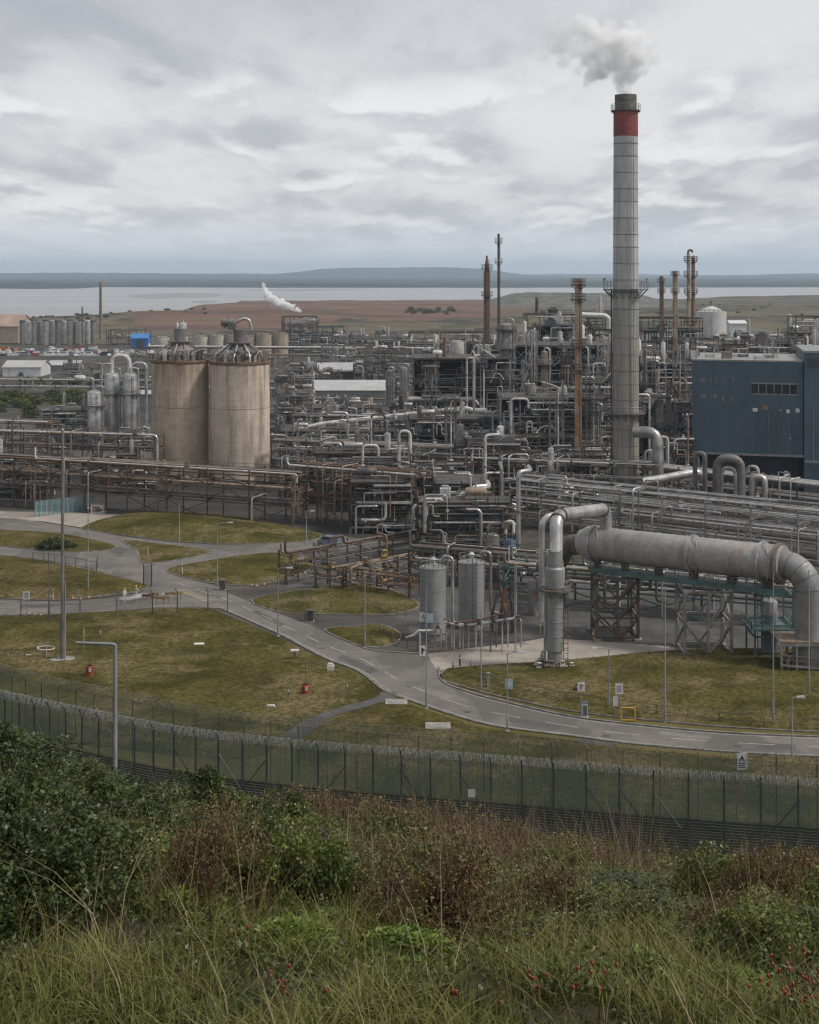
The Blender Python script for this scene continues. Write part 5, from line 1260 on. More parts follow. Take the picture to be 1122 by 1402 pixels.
# low platform at the right edge
Yp = 171; t = thing('steel_platform', 'weathered low steel platform with handrail at the foot of the big elbow', 'platform', (WX(1095, Yp), Yp, 0))
x0, x1 = WX(1066, Yp), WX(1150, Yp); zp = WZ(876, Yp); mb = MB(); mb.box(x0, x1, Yp - 1, Yp + 4, zp - .15, zp); mb.build('deck', MT['tan'], t); mb = MB()
for x in np.linspace(x0 + .2, x1, 5):
    for y in (Yp - .8, Yp + 3.6): mb.bar((x, y, 0), (x, y, zp), .24)
mb.bar((x0, Yp - .9, zp - .35), (x1, Yp - .9, zp - .35), .2, .35); mb.bar((x0, Yp - .9, 1.2), (x1, Yp - .9, .6), .2, .25); mb.build('steel_frame', MT['steel_pale'], t)
mb = MB(); railing(mb, [(x0, Yp - 1, 1.3), (x1, Yp - 1, .7)], 1.1, 1.3, .07); mb.build('handrail', MT['steel_pale'], t)
r = random.Random(5)
for k in range(7): 
    x = r.uniform(x0, x1); pipe([(x, Yp - .2, .2), (x, Yp - .2, 1.5 + r.random()), (x + r.uniform(-1.5, 1.5), Yp + .5, 1.8), (x + 1, Yp + 2, 1.8)], r.choice((.1, .15)), MT['tan' if k % 2 else 'grey'], t)

# risers and pipe gantries round the middle
def risers(label, lst, mats, seed, name='riser_pipe', cat='pipe'):
    for i, (px, pt, pb, Y, rr, dxp, lb) in enumerate(lst):
        x = WX(px, Y); z = WZ(pt, Y); t = thing(name, lb, cat, (x, Y, 0))
        pipe([(x, Y, 0), (x, Y, z), (WX(px + dxp, Y), Y + 1.5, z), (WX(px + dxp, Y), Y + 6, z)], rr, MT[mats[i % len(mats)]], t, 'bent_pipe', 12, .9)
        mb = MB()
        for f_ in (.3, .62): mb.lathe([(rr, -.1), (rr * 1.6, -.1), (rr * 1.6, .1), (rr, .1)], (x, Y, z * f_), 12)
        mb.build('flange', MT['grey'], t)
risers('', [(646.5, 667, 745, 246, .42, 24, 'thick silver riser pipe, left of the close pair'), (657.5, 669, 745, 245, .33, 14, 'thinner silver riser pipe, right of the close pair'),
            (710, 646, 780, 226, .36, 18, 'tall silver hooked pipe behind the second duct'), (664.5, 596, 700, 280, .3, 20, 'tall grey pipe with a hooked top above the silver pair'), (687, 640, 745, 250, .3, 0.1, 'straight grey standpipe between the hooked pipes'),
            (566, 692, 735, 255, .32, 24, 'low silver hooked pipe beside the brown steel block')], ['silver', 'silver', 'silver', 'pale', 'grey', 'silver'], 3)
t = thing('pipe_gantry', 'big looping pipe gantry at the foot of the blue wall', 'pipework', (WX(1000, 270), 270, 0))
for (a_, c_, pt, rr, mt_) in ((982, 1013, 627, .85, 'grey'), (988, 1006, 640, .4, 'silver'), (952, 964, 620, .45, 'grey'), (1030, 1046, 652, .55, 'silver')):
    pipe([(WX(a_, 272), 272, 3), (WX(a_, 272), 272, WZ(pt, 272)), (WX(c_, 272), 271, WZ(pt, 272)), (WX(c_, 272), 271, 2)], rr, MT[mt_], t, 'looped_pipe', 12, 2.0)
pipe([(WX(880, 276), 276, WZ(660, 276)), (WX(958, 278), 278, WZ(646, 278)), (WX(964, 278), 279, WZ(660, 278))], .8, MT['silver'], t, 'thick_pipe', 14, 1.5)
t = thing('long_pipe', 'long pale pipe crossing above the pipe maze right of the silos', 'pipe', (WX(500, 350), 350, 0))
pipe([(WX(404, 352), 352, WZ(590, 352)), (WX(440, 351), 351, WZ(581, 351)), (WX(640, 344), 344, WZ(559, 344)), (WX(656, 344), 344, WZ(566, 344))], .62, MT['pale'], t, 'pipe_run', 12, 2)
for px in (420, 470, 520, 570, 620):
    mb = MB(); q = WX(px, 348); mb.bar((q, 348.5, 0), (q, 348.5, WZ(590 - (px - 404) * .13, 348)), .35); mb.build('support', MT['steel'], t)
t = thing('header_pipe', 'thick silver header pipe on the front of the dark deck block', 'pipe', (WX(600, 366), 366, 0))
pipe([(WX(559, 366), 366, WZ(547, 366)), (WX(648, 366), 366, WZ(547, 366)), (WX(655, 366), 366, WZ(556, 366))], .75, MT['silver'], t, 'pipe_run', 12, 1.5)
for px in (572, 604, 636): mb = MB(); q = WX(px, 366.4); mb.bar((q, 366.6, 0), (q, 366.6, WZ(551, 366)), .3); mb.build('support', MT['steel'], t)
t = thing('insulated_pipe', 'white insulated pipe hooked over the far structure left of the chimney', 'pipe', (WX(815, 515), 515, 0))
pipe([(WX(796, 515), 515, WZ(431, 515)), (WX(828, 515), 515, WZ(432, 515)), (WX(834, 515), 515, WZ(436, 515)), (WX(834, 515), 515, WZ(450, 515))], .9, MT['white'], t, 'pipe_run', 12, 1.5)
mb = MB(); mb.bar((WX(805, 516), 516, 0), (WX(805, 516), 516, WZ(434, 516)), .5); mb.build('support', MT['steel'], t)
# valve manifold in front of the tanks
t = thing('pipe_manifold', 'low manifold of silver and red pipes before the two grey tanks', 'pipework', (WX(640, 180), 180, 0))
for (pts, rr, mt_) in (([(608, 846), (612, 852), (655, 848), (690, 838)], .11, 'red'), ([(608, 850), (632, 856), (660, 852), (706, 845), (706, 770)], .16, 'silver'), ([(575, 862), (575, 884)], .12, 'pale'), ([(556, 872), (568, 868), (572, 862), (598, 862)], .15, 'pale')):
    Y = 181; pipe([(WX(a_, Y), Y - .5, WZ(c_, Y)) for a_, c_ in pts], rr, MT[mt_], t, n=8, bend=.5)
for px, pt in ((596, 858), (611, 855), (622, 858), (634, 856), (652, 853), (672, 850), (688, 852), (706, 848)):
    Y = 180.5; x = WX(px, Y); pipe([(x, Y, 0), (x, Y, WZ(pt, Y)), (x + .7, Y, WZ(pt, Y)), (x + .7, Y, .6)], .10, MT['silver' if px % 3 else 'grey'], t, 'standpipe', 8, .3)
    mb = MB(); valve(mb, (x + .35, Y - .1, WZ(pt, Y)), .14); mb.build('valve', MT['dark'], t)
t = thing('valve_tree', 'dark branching valve tree between the tanks and the scrubber', 'valve', (WX(690, 190), 190, 0))
for k, (a_, pt, b_) in enumerate(((684, 800, 690), (692, 808, 688), (698, 812, 702), (680, 818, 674))):
    pipe([(WX(b_, 190), 190, 0), (WX(b_, 190), 190, WZ(pt + 22, 190)), (WX(a_, 190), 190, WZ(pt, 190)), (WX(a_ + 5, 190), 190, WZ(pt - 6, 190))], .2, MT['dark'], t, 'branch_pipe', 8, .6)
mb = MB(); mb.lathe([(.8, 0), (.7, 2.2), (.45, 3.2), (.3, 4)], (WX(690, 190), 190, 0), 12); mb.build('valve_body', MT['dark'], t)

# ================================================================== buildings
m_blue = None
def clad_mat():
    m, nt, N, L, B = new_mat('blue_cladding'); b = NB(nt); p = b.pos(); x, y, z = b.sep(p)
    c = b.mix(b.ramp(b.noise(p, .12, 5, .6), .35, .65), (.045, .083, .104), (.062, .105, .128))
    fl = b.math('FLOOR', b.math('DIVIDE', x, 1.02)); w = N.new('ShaderNodeTexWhiteNoise'); w.noise_dimensions = '1D'; L.new(fl, w.inputs['W'])
    c = b.mix(b.math('MULTIPLY', w.outputs[0], .22), c, (.035, .06, .078))
    fr = b.math('FRACT', b.math('DIVIDE', x, 1.02)); c = b.mix(b.math('MULTIPLY', b.math('LESS_THAN', fr, .05), .35), c, (.025, .04, .052))
    zf = b.math('FRACT', b.math('DIVIDE', z, 6.3)); c = b.mix(b.math('MULTIPLY', b.math('LESS_THAN', zf, .012), .6), c, (.025, .038, .05))
    st = b.noise(b.vmath('MULTIPLY', p, (1, 1, .04)), 1.3, 5, .65); c = b.mix(b.ramp(st, .56, .72, 0, .45), c, (.10, .115, .12))
    c = b.mix(b.ramp(b.noise(p, .35, 6, .7), .62, .7, 0, .6), c, (.075, .07, .06))
    L.new(c, B.inputs['Base Color']); B.inputs['Roughness'].default_value = .55; b.bump(b.math('PINGPONG', x, .17), 1.0, .3, B)
    return m
m_blue = clad_mat(); m_flash = M('roof_flashing', (.32, .32, .31), (.22, .22, .215), .5, .3, .6)
Yb = 306
bb = thing('blue_building', 'big dark blue clad process building with a ribbon window', 'building', (WX(1025, Yb), Yb, 0))
x0, x1 = WX(948, Yb), WX(1100, Yb - 6); z0, z1 = WZ(619, Yb), WZ(494, Yb)
dy = -6.0
def quadwall(mb, xa, ya, xb, yb, za, zb_, depth=26):
    d = Vector((xb - xa, yb - ya, 0)); n = Vector((59.2, 306, 0)).normalized() * depth / 2; c = Vector(((xa + xb) / 2, (ya + yb) / 2, (za + zb_) / 2)) + n; mb.obox(c, d / 2, n, (0, 0, (zb_ - za) / 2))
mb = MB(); quadwall(mb, x0, Yb, x1, Yb + dy, z0, z1); mb.build('wall', m_blue, bb)
mb = MB(); quadwall(mb, x0 - .15, Yb - .15, x1, Yb + dy - .15, z1, z1 + .35, 26.3); mb.build('roof', m_flash, bb)
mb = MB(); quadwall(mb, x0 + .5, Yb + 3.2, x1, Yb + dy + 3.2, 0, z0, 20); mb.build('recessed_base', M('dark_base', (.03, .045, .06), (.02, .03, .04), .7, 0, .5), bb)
mb = MB(); mb.bar((x0, Yb - .25, z0 - .1), (x1, Yb + dy - .25, z0 - .1), .3, .45); mb.build('base_flashing', m_flash, bb)
def wallpt(px, py): 
    f_ = (px - 948) / 152; Y = Yb + dy * f_
    return Vector((WX(px, Y), Y, WZ(py, Y)))
wd = Vector((x1 - x0, dy, 0)).normalized()
a_, c_ = wallpt(1028, 540), wallpt(1092, 525); mid = (a_ + c_) / 2; hw = (c_ - a_).xy.length / 2; hh = (c_.z - a_.z) / 2
mb = MB(); mb.obox(mid + Vector((0, -.05, 0)), wd * hw, (0, .12, 0), (0, 0, hh)); win = mb.build('ribbon_window', m_flash, bb)
for k in range(6):
    mb = MB(); q = a_.lerp(c_, (k + .5) / 6); q.z = mid.z; mb.obox(q + Vector((0, -.12, 0)), wd * hw / 6 * .88, (0, .08, 0), (0, 0, hh * .8)); mb.build('pane', MT['glass'], win)
r = random.Random(77)
m_patch = M('torn_cladding', (.20, .22, .235), (.10, .12, .135), .7, 0, 1.2)
for px in (960, 964, 974, 979, 991, 1003):
    for py in (520, 544):
        w_ = r.uniform(1.0, 3.0); h_ = r.uniform(4, 9); q = wallpt(px + r.uniform(-1, 1), py + r.uniform(-2, 2)); mb = MB(); mb.obox(q + Vector((0, -.05, 0)), wd * w_ * .152, (0, .09, 0), (0, 0, h_ * .0765)); mb.build('louvre', m_patch if r.random() < .7 else MT['grey'], bb)
for k, (px, py, w_, h_, mt_) in enumerate(((1034, 561, 4, 3, m_signwhite), (1048, 558, 4.5, 3, MT['yellow']), (1079, 563, 2.6, 3, m_signwhite), (1092, 562, 3, 3.4, m_signwhite), (1069, 562, 1, 1.2, m_signwhite), (1082, 600, 1.2, 1, m_signwhite))):
    q = wallpt(px, py); mb = MB(); mb.obox(q + Vector((0, -.12, 0)), wd * w_ * .152 * .8, (0, .06, 0), (0, 0, h_ * .152 * .8)); mb.build('wall_sign', mt_, bb)
for k, px in enumerate((1040, 1052, 1058, 1066, 1086, 1010)):
    q = wallpt(px, 560 + k * 3); pipe([q + Vector((0, -.2, 0)), (q.x, q.y - .2, z0 + .4)], .07, MT['grey'], bb, 'downpipe', 6)
for k in range(9):
    px = 955 + k * 16 + r.uniform(-4, 4); q = wallpt(px, 494); mb = MB(); xx, yy = q.x, q.y + r.uniform(4, 14); s_ = r.uniform(.4, .9)
    mb.box(xx - s_, xx + s_, yy - s_, yy + s_, z1 + .3, z1 + r.uniform(.9, 1.8)); mb.tube([(xx + s_ * 1.4, yy, z1 + .2), (xx + s_ * 1.4, yy, z1 + 2.2)], .14, 6); mb.build('roof_vent', MT['grey' if k % 2 else 'pale'], bb)
b2 = thing('blue_annexe', 'taller blue clad annexe cut off by the picture edge', 'building', (WX(1135, 298), 298, 0))
xa, xb = x1 + .02, WX(1240, 298); mb = MB(); quadwall(mb, xa, 299.2, xb, 295, 0, WZ(483, 299), 24); mb.build('wall', m_blue, b2)
mb = MB(); quadwall(mb, xa - .12, 299.05, xb, 294.85, WZ(483, 299), WZ(483, 299) + .4, 24.3); mb.build('roof', m_flash, b2)
mb = MB(); mb.obox((WX(1117, 299), 298.6, WZ(496, 299)), (1.5, -.1, 0), (0, .15, 0), (0, 0, .7)); mb.build('window', MT['glass'], b2)
mb = MB(); mb.bar((xa, 298.9, WZ(632, 299)), (xb, 294.7, WZ(632, 299)), .3, .5); mb.build('base_flashing', m_flash, b2)
pipe([(WX(1113, 299), 298.5, WZ(560, 299)), (WX(1113, 299), 298.5, WZ(640, 299))], .1, MT['grey'], b2, 'downpipe', 6)

def shed(label, px0, px1, pye, pyr, Y, D, mw, mr, name='warehouse', rise_side=True, doors=0):
    x0, x1 = WX(px0, Y), WX(px1, Y); ze = WZ(pye, Y); zr = WZ(pyr, Y + D / 2); zr = max(zr, ze + .6)
    t = thing(name, label, 'building', ((x0 + x1) / 2, Y + D / 2, 0))
    mb = MB(); mb.box(x0, x1, Y, Y + D, 0, ze); mb.add([(x0, Y, ze), (x0, Y + D, ze), (x0, Y + D / 2, zr), (x1, Y, ze), (x1, Y + D, ze), (x1, Y + D / 2, zr)], [(0, 1, 2), (3, 5, 4)]); mb.build('wall', mw, t)
    mb = MB(); e = .5
    for ya, yb in ((Y - e, Y + D / 2), (Y + D + e, Y + D / 2)):
        zl = ze - e * (zr - ze) / (D / 2)
        vs = [(x0 - e, ya, zl + .05), (x1 + e, ya, zl + .05), (x1 + e, yb, zr + .05), (x0 - e, yb, zr + .05), (x0 - e, ya, zl + .25), (x1 + e, ya, zl + .25), (x1 + e, yb, zr + .25), (x0 - e, yb, zr + .25)]
        mb.add(vs, [(0, 1, 2, 3), (4, 7, 6, 5), (0, 4, 5, 1), (1, 5, 6, 2), (3, 2, 6, 7), (0, 3, 7, 4)])
    mb.build('roof', mr, t)
    for k in range(doors):
        mb = MB(); q = x0 + (x1 - x0) * (k + .5) / doors; mb.box(q - 2, q + 2, Y - .12, Y + .1, 0, min(4.5, ze * .8)); mb.build('door', MT['dark'], t)
    return t
m_greyclad = M('grey_cladding', (.30, .30, .285), (.24, .24, .23), .6, .1, .2, streak=.4, rust=.05)
m_roofgrey = M('pale_roof', (.47, .47, .455), (.38, .38, .37), .6, .1, .15, streak=.2)
shed('wide pale roofed warehouse between the silos and the dark twin columns', 428, 528, 535, 521, 500, 34, m_greyclad, m_roofgrey, doors=2)
shed('boxy grey building with a dark lean-to behind the pale warehouse', 435, 484, 507, 497, 620, 14, m_greyclad, m_roofgrey)
t = thing('lean_to', 'dark flat lean-to on the right half of the boxy grey building', 'building', (WX(468, 612), 612, 0)); mb = MB(); mb.box(WX(452, 612), WX(485, 612), 611, 619, 0, WZ(509, 612)); mb.build('wall', MT['dark'], t); mb = MB(); mb.box(WX(451, 612), WX(486, 612), 610, 619.5, WZ(509, 612), WZ(508, 612)); mb.build('roof', MT['steel'], t)
shed('pale brown gabled hall at the far left edge', -30, 25, 447, 431, 960, 40, m_tan_t, M('brown_roof', (.38, .28, .21), (.27, .2, .15), .8, 0, .1))
shed('bright blue shed in the distance', 180, 203, 463, 457, 900, 9, M('bright_blue', (.03, .16, .42), (.03, .12, .33), .5, 0, .3), M('bright_blue_roof', (.06, .22, .5), (.05, .18, .42), .5, 0, .3), name='shed', doors=1)
shed('low white flat building left of the pale columns', 4, 56, 503, 494, 655, 18, MT['white'], m_roofgrey, doors=0)
shed('low white shed beside the hedges', 66, 108, 500, 494, 700, 12, m_greyclad, m_roofgrey)
shed('small grey hut behind the three pale columns', 186, 212, 540, 535, 455, 9, MT['silver'], m_roofgrey, name='hut')
shed('tiny white roofed building on the heath beyond the blue building', 1000, 1022, 443, 439, 800, 10, MT['white'], MT['white'], name='hut')
shed('low white sheds roof beyond the far pipe bridge', 200, 232, 484, 480, 830, 10, MT['white'], m_roofgrey, name='hut')
# deck tank house on the right skyline
tank('grey tank at the right edge above the blue annexe', 1122, 436, 480, 420, 14, MT['silver'], 'dome')
unit('process_structure', 'small steel deck beside the tank at the right skyline edge', 'structure', 1090, 1130, 434, 425, 9, 51, 5, 5, .6, 'steel', top_eq=.3)
# ================================================================== lamps, signs, fences, small things
def lamp(label, px, pyt, pyb, arm=0.0, w=.16, name='street_lamp', cat='street lamp', mat='pole', Y=None, zb=0.0, head='flat', sign=None, group=None, armpy=None):
    Y = Y or BY(pyb); x = WX(px, Y); zt = WZ(pyt, Y)
    t = thing(name, label, cat, (x, Y, zb), group)
    mb = MB(); mb.tube([(x, Y, zb), (x, Y, zb + (zt - zb) * .18), (x, Y, zb + (zt - zb) * .19), (x, Y, zt)], [w * .75, w * .75, w * .5, w * .38], 10); mb.build('pole', MT[mat], t)
    mb = MB(); mb.lathe([(w * 1.6, zb), (w * 1.6, zb + .06), (w * .8, zb + .12)], (x, Y, 0), 10); mb.build('base_plate', MT['concrete'], t)
    if arm:
        ax = arm * Y / F; mb = MB(); mb.tube(fillet([(x, Y, zt - .25), (x, Y, zt), (x + ax, Y, zt + .06)], .25), w * .32, 8); mb.build('arm', MT[mat], t)
        if head:
            s_ = 1 if ax > 0 else -1; hx = x + ax; mb = MB()
            mb.add([(hx - s_ * .15, Y - .13, zt), (hx + s_ * .7, Y - .17, zt), (hx + s_ * .7, Y + .17, zt), (hx - s_ * .15, Y + .13, zt), (hx - s_ * .15, Y - .09, zt + .14), (hx + s_ * .6, Y - .12, zt + .18), (hx + s_ * .6, Y + .12, zt + .18), (hx - s_ * .15, Y + .09, zt + .14)],
                   [(0, 3, 2, 1), (4, 5, 6, 7), (0, 1, 5, 4), (1, 2, 6, 5), (2, 3, 7, 6), (3, 0, 4, 7)]); mb.build('lamp_head', MT['lamp'], t)
    elif head == 'box':
        mb = MB(); mb.box(x - .1, x + .55, Y - .14, Y + .14, zt, zt + .16); mb.build('lamp_head', MT['lamp'], t)
    elif head == 'top':
        mb = MB(); mb.lathe([(.02, zt - .05), (.14, zt), (.16, zt + .22), (.02, zt + .3)], (x, Y, 0), 8); mb.build('lamp_head', MT['lamp'], t)
    return t
t = lamp('tall dark high-mast pole standing on a round pad in the left field', 86, 590, 903, 0, .42, 'lighting_mast', 'mast', 'pole_dark', head='top')
Y = BY(903); x = WX(86, Y); zm = 2.2
mb = MB(); mb.lathe([(.2, 0), (1.5, 0), (1.5, .14), (.2, .16)], (x, Y, 0), 20); mb.build('concrete_pad', MT['concrete'], t)
mb = MB(); mb.tube([(x + .28, Y, 0), (x + .28, Y, 9.5)], .12, 8); mb.build('cable_duct', MT['pole'], t)
t = thing('hoop_rail', 'white horizontal hoop lying low beside the high mast', 'hoop', (x - 2, Y, 0)); mb = MB(); mb.tube([(x - 2.0 + 1.05 * math.cos(a), Y + .35 * math.sin(a), 1.4 + .16 * math.sin(a)) for a in np.linspace(0, 2 * PI, 25)], .07, 6, False); mb.bar((x - 2, Y + .3, 0), (x - 2, Y + .35, 1.5), .08); mb.build('hoop', MT['white'], t)
lamp('tall pale pole with a long left arm rising behind the bushes', 158, 882, 1105, -54, .21, 'camera_pole', 'pole', 'pole', Y=62.0, zb=height(WX(158, 62), 62) - .3, head=None)
for a in (('street lamp with a white head beside the triangular grass island', 298, 716, 806, 15), ('slim pole lamp beside the roundabout bushes', 121, 697, 812, 0), ('thin pole on the grass left of the high mast', 67, 756, 850, 0),
          ('tall pole by the white junction sign, with a short arm', 584, 806, 970, 0), ('tall plain pole on the grass island opposite the two grey tanks', 659, 836, 946, 0), ('street lamp with its arm to the right, on the near verge', 695, 894, 1001, 16),
          ('street lamp with a white head reaching left over the grass island', 834, 888, 970, -17), ('tall straight lamp pole in front of the great duct', 911, 803, 989, 0), ('tall straight pole beside the teal tower', 1059, 786, 994, 0),
          ('tall pole nearest the low steel platform', 1108, 780, 957, 0), ('short lamp at the road edge near the right side', 1085, 955, 1041, 8), ('street lamp with an arm to the right beside the road bend', 381, 778, 871, 13),
          ('plain tall pole among the pipe tracks', 500, 780, 886, 0), ('pole lamp next to the red-topped post by the road', 418, 786, 851, 0), ('slim lamp standing on the long grass mound', 246, 690, 746, 0), ('lamp post at the far end of the roundabout road', 420, 700, 742, 6)):
    lamp(*a, w=.15, mat='pole' if a[1] not in (418, 67) else 'pole_dark', head='flat' if a[4] else ('top' if a[1] in (121, 418) else None))

def sign(label, px, pyc, pyb, w, h, mat, text=None, back=None, post=True, ink=None, glyph=None, Y=None, zb=0.0, tilt=0.0, ppx=None):
    Y = Y or BY(pyb); x = WX(px, Y); z = WZ(pyc, Y); t = thing('road_sign', label, 'sign', (x, Y, zb))
    if post: mb = MB(); xx = WX(ppx, Y) if ppx else x; mb.tube([(xx, Y + .06, zb), (xx, Y + .06, z + h / 2)], .045, 8); mb.build('post', MT['pole'], t)
    mb = MB(); mb.obox((x, Y - .03, z), (w / 2, 0, w / 2 * tilt), (0, .015, 0), (0, 0, h / 2)); p = mb.build('sign_plate', mat, t)
    if text:
        lines = text.split('|')
        for i, l in enumerate(lines): stencil(p, x, Y - .055, z + h * (.5 - (i + .5) / len(lines)) * .8, h * .62 / len(lines), l, ink or m_ink)
    if glyph == 'triangle':
        mb = MB(); s_ = w * .3; q = z + h * .17; mb.add([(x - s_, Y - .052, q - s_ * .8), (x + s_, Y - .052, q - s_ * .8), (x, Y - .052, q + s_), (x - s_ * .35, Y - .053, q - s_ * .8), (x + s_ * .35, Y - .053, q - s_ * .8), (x, Y - .053, q)], [(0, 1, 2)]); mb.build('emblem', m_ink, p)
        mb = MB(); mb.add([(x - s_ * .42, Y - .056, q - s_ * .82), (x + s_ * .42, Y - .056, q - s_ * .82), (x, Y - .056, q - s_ * .1)], [(0, 1, 2)]); mb.build('emblem_gap', mat, p)
    if glyph in ('lines', 'triangle'):
        for i in range(3 if glyph == 'triangle' else 4):
            mb = MB(); q = z - h * (.12 + i * .12) if glyph == 'triangle' else z + h * (.25 - i * .16); ww = w * (.34 - .04 * (i % 2)); mb.obox((x, Y - .053, q), (ww, 0, 0), (0, .002, 0), (0, 0, h * .028)); mb.build('text_line', m_ink, p)
    if glyph == 'arrow':
        mb = MB(); mb.obox((x - w * .05, Y - .055, z), (w * .12, 0, 0), (0, .002, 0), (0, 0, h * .3)); mb.obox((x + w * .18, Y - .055, z + h * .1), (w * .16, 0, 0), (0, .003, 0), (0, 0, h * .08)); mb.build('emblem', ink or m_ink, p)
    return t
sign('white sign plate with a dark mark on the pole at the junction', 579, 891, 929, .75, 1.15, m_signwhite, glyph='arrow')
sign('pale blue sign on the lamp post by the road bend', 697, 936.5, 1000.2, .8, 1.05, m_signblue, glyph='arrow', ink=m_signwhite, ppx=695)
sign('white square sign with a small symbol, left of the pair by the road', 796, 940, 979, .75, .95, m_signwhite, glyph='arrow', ink=MT['tan'])
sign('white sign with printed lines, right of the pair by the road', 848, 943, 985, .8, 1.1, m_signwhite, glyph='lines')
sign('small white notice box below the printed sign', 843, 960, 983.5, .5, 1.05, MT['white'], glyph=None)
sign('white warning sign with a dark triangle emblem behind the razor wire', 1016, 1042, 1088, 1.0, 1.5, m_signwhite, glyph='triangle', tilt=.18)
sign('white information board beside the lower left road', 36.5, 815, 846, .9, 1.15, m_signwhite, glyph='lines')
t = sign('small white plaque hung low on the near security fence', 646, 1086, 1146, .6, .65, m_signwhite, glyph=None, post=False)
# cabinets, bollards, hydrants
def cabinet(name, label, px, pyt, pyb, w, mat, cat, mat2=None):
    Y = BY(pyb); x = WX(px, Y); zt = WZ(pyt, Y); t = thing(name, label, cat, (x, Y, 0)); mb = MB(); mb.box(x - w / 2, x + w / 2, Y - w / 2, Y + w / 2, .1, zt); mb.build('body', MT[mat], t)
    mb = MB(); mb.box(x - w * .55, x + w * .55, Y - w * .55, Y + w * .55, zt, zt + .08); mb.build('lid', MT[mat2 or mat], t); mb = MB(); mb.box(x - w * .7, x + w * .7, Y - w * .7, Y + w * .7, 0, .1); mb.build('plinth', MT['concrete'], t)
    mb = MB(); mb.box(x - w * .38, x + w * .38, Y - w / 2 - .02, Y - w / 2, .25, zt * .85); mb.build('door', MT[mat2 or mat], t); return t
cabinet('equipment_cabinet', 'white and teal roadside cabinet below the square sign', 801, 962, 982, .55, 'white', 'cabinet', 'teal')
cabinet('equipment_cabinet', 'pale blue slim cabinet post on the grass island near the junction', 669, 922, 944, .34, 'blue', 'cabinet', 'silver')
cabinet('equipment_cabinet', 'small dark control box with a red light by the road', 425, 836, 851, .8, 'dark', 'cabinet')
cabinet('equipment_cabinet', 'dark litter bin by the triangular island kerb', 305, 795, 808, .8, 'dark', 'bin')
for lb, px, pyt, pyb in (('red hydrant box with a thin post, right of the high mast', 123, 911, 927), ('red hydrant box with a thin post in the middle of the lawn', 418.5, 937, 953)):
    Y = BY(pyb); x = WX(px, Y); t = thing('hydrant_box', lb, 'hydrant', (x, Y, 0)); zt = WZ(pyt, Y)
    mh = M('hydrant_red', (.30, .055, .03), (.2, .035, .02), .6, 0, 2, rust=.15) if 'mh' not in globals() else mh
    mb = MB(); mb.lathe([(.42, .1), (.5, .18), (.46, .3), (.46, zt - .15), (.36, zt)], (x, Y, 0), 12); mb.build('body', mh, t)
    mb = MB(); mb.box(x - .8, x + 1.0, Y - .7, Y + .7, 0, .1); mb.build('slab', MT['concrete'], t)
    mb = MB(); mb.tube([(x + .05, Y, zt), (x + .05, Y, zt + 2.6)], .05, 6); mb.build('post', MT['rust'], t)
    mb = MB(); mb.box(x + .0, x + .28, Y - .5, Y - .46, zt * .55, zt * .85); mb.build('label_plate', MT['white'], t)
t = thing('hydrant_marker', 'red post with a flat white top in the middle of the lawn', 'marker', tuple(G(404, 905))); Y = BY(905); x = WX(404, Y)
mb = MB(); mb.bar((x, Y, 0), (x, Y, 1.2), .16); mb.build('post', MT['red'], t); mb = MB(); mb.box(x - .5, x + .5, Y - .3, Y + .3, 1.2, 1.36); mb.build('cap', MT['white'], t)
for i, (px, py, lb) in enumerate(((453, 919, 'small white topped red marker near the road verge'), (371, 968, 'pale concrete slab lying near the razor wire'), (273, 884, 'pale manhole slab in the left field'), (600, 996, 'square stone manhole frame in the front verge'), (543, 963, 'pale paving slab at the path corner'), (40, 899, 'small white debris piece left of the mast'), (678, 944, 'flat stone cover on the grass island'), (612, 856, 'small pale block beside the first tank'))):
    Y = BY(py); x = WX(px, Y); t = thing('manhole_slab' if i else 'marker_block', lb, 'slab' if i else 'marker', (x, Y, 0)); w_ = (.4, .6, .9, 1.3, 1.2, .5, 1.0, .5)[i]; mb = MB(); mb.box(x - w_, x + w_, Y - w_ * .8, Y + w_ * .8, .05, .22 if i else .7); 
    mb.box(x - w_ * .7, x + w_ * .7, Y - w_ * .5, Y + w_ * .5, .22 if i else .7, .27 if i else .95); mb.build('slab', MT['white' if i in (0, 1, 2, 5) else 'concrete'], t)
# post and rail fences
def railfence(label, pts, mat, h=1.2, rails=2, step=3.2, name='rail_fence', cat='fence', w=.07, group=None):
    P = [G(*p) for p in pts]; t = thing(name, label, cat, tuple(P[0])); 
    for a, c in zip(P, P[1:]):
        n = max(1, round((c - a).length / step))
        for i in range(n + (1 if c is P[-1] else 0)):
            q = a.lerp(c, i / n); mb = MB(); mb.bar(q, q + Vector((0, 0, h)), w); mb.build('post', MT[mat], t)
        for k in range(rails): z = Vector((0, 0, h * (k + 1) / rails - .03)); mb = MB(); mb.bar(a + z, c + z, w * .8); mb.build('rail', MT[mat], t)
    return t
railfence('long weathered post and rail fence along the curved road', [(640, 931), (700, 948), (760, 962), (830, 973), (900, 982), (985, 992), (1046, 998)], 'steel', 1.35, 2, 4)
railfence('short rail fence continuing to the right picture edge', [(1082, 1000), (1150, 1003)], 'steel', 1.35, 2, 4)
railfence('low rail fence around the first grey tank', [(520, 866), (545, 884), (572, 890), (640, 880), (700, 868)], 'steel', 1.1, 3, 1.8)
railfence('pale guard rail beside the brown pipe track', [(360, 802), (400, 797), (432, 790)], 'steel_pale', 1.2, 3, 2.5)
railfence('brown rail fence between the pipe tracks and the lawn', [(480, 822), (520, 838), (556, 848)], 'steel', 1.1, 2, 2)
railfence('rusty pipe guard rail running toward the risers', [(430, 775), (500, 768), (590, 760)], 'steel_rust', 1.3, 2, 3)
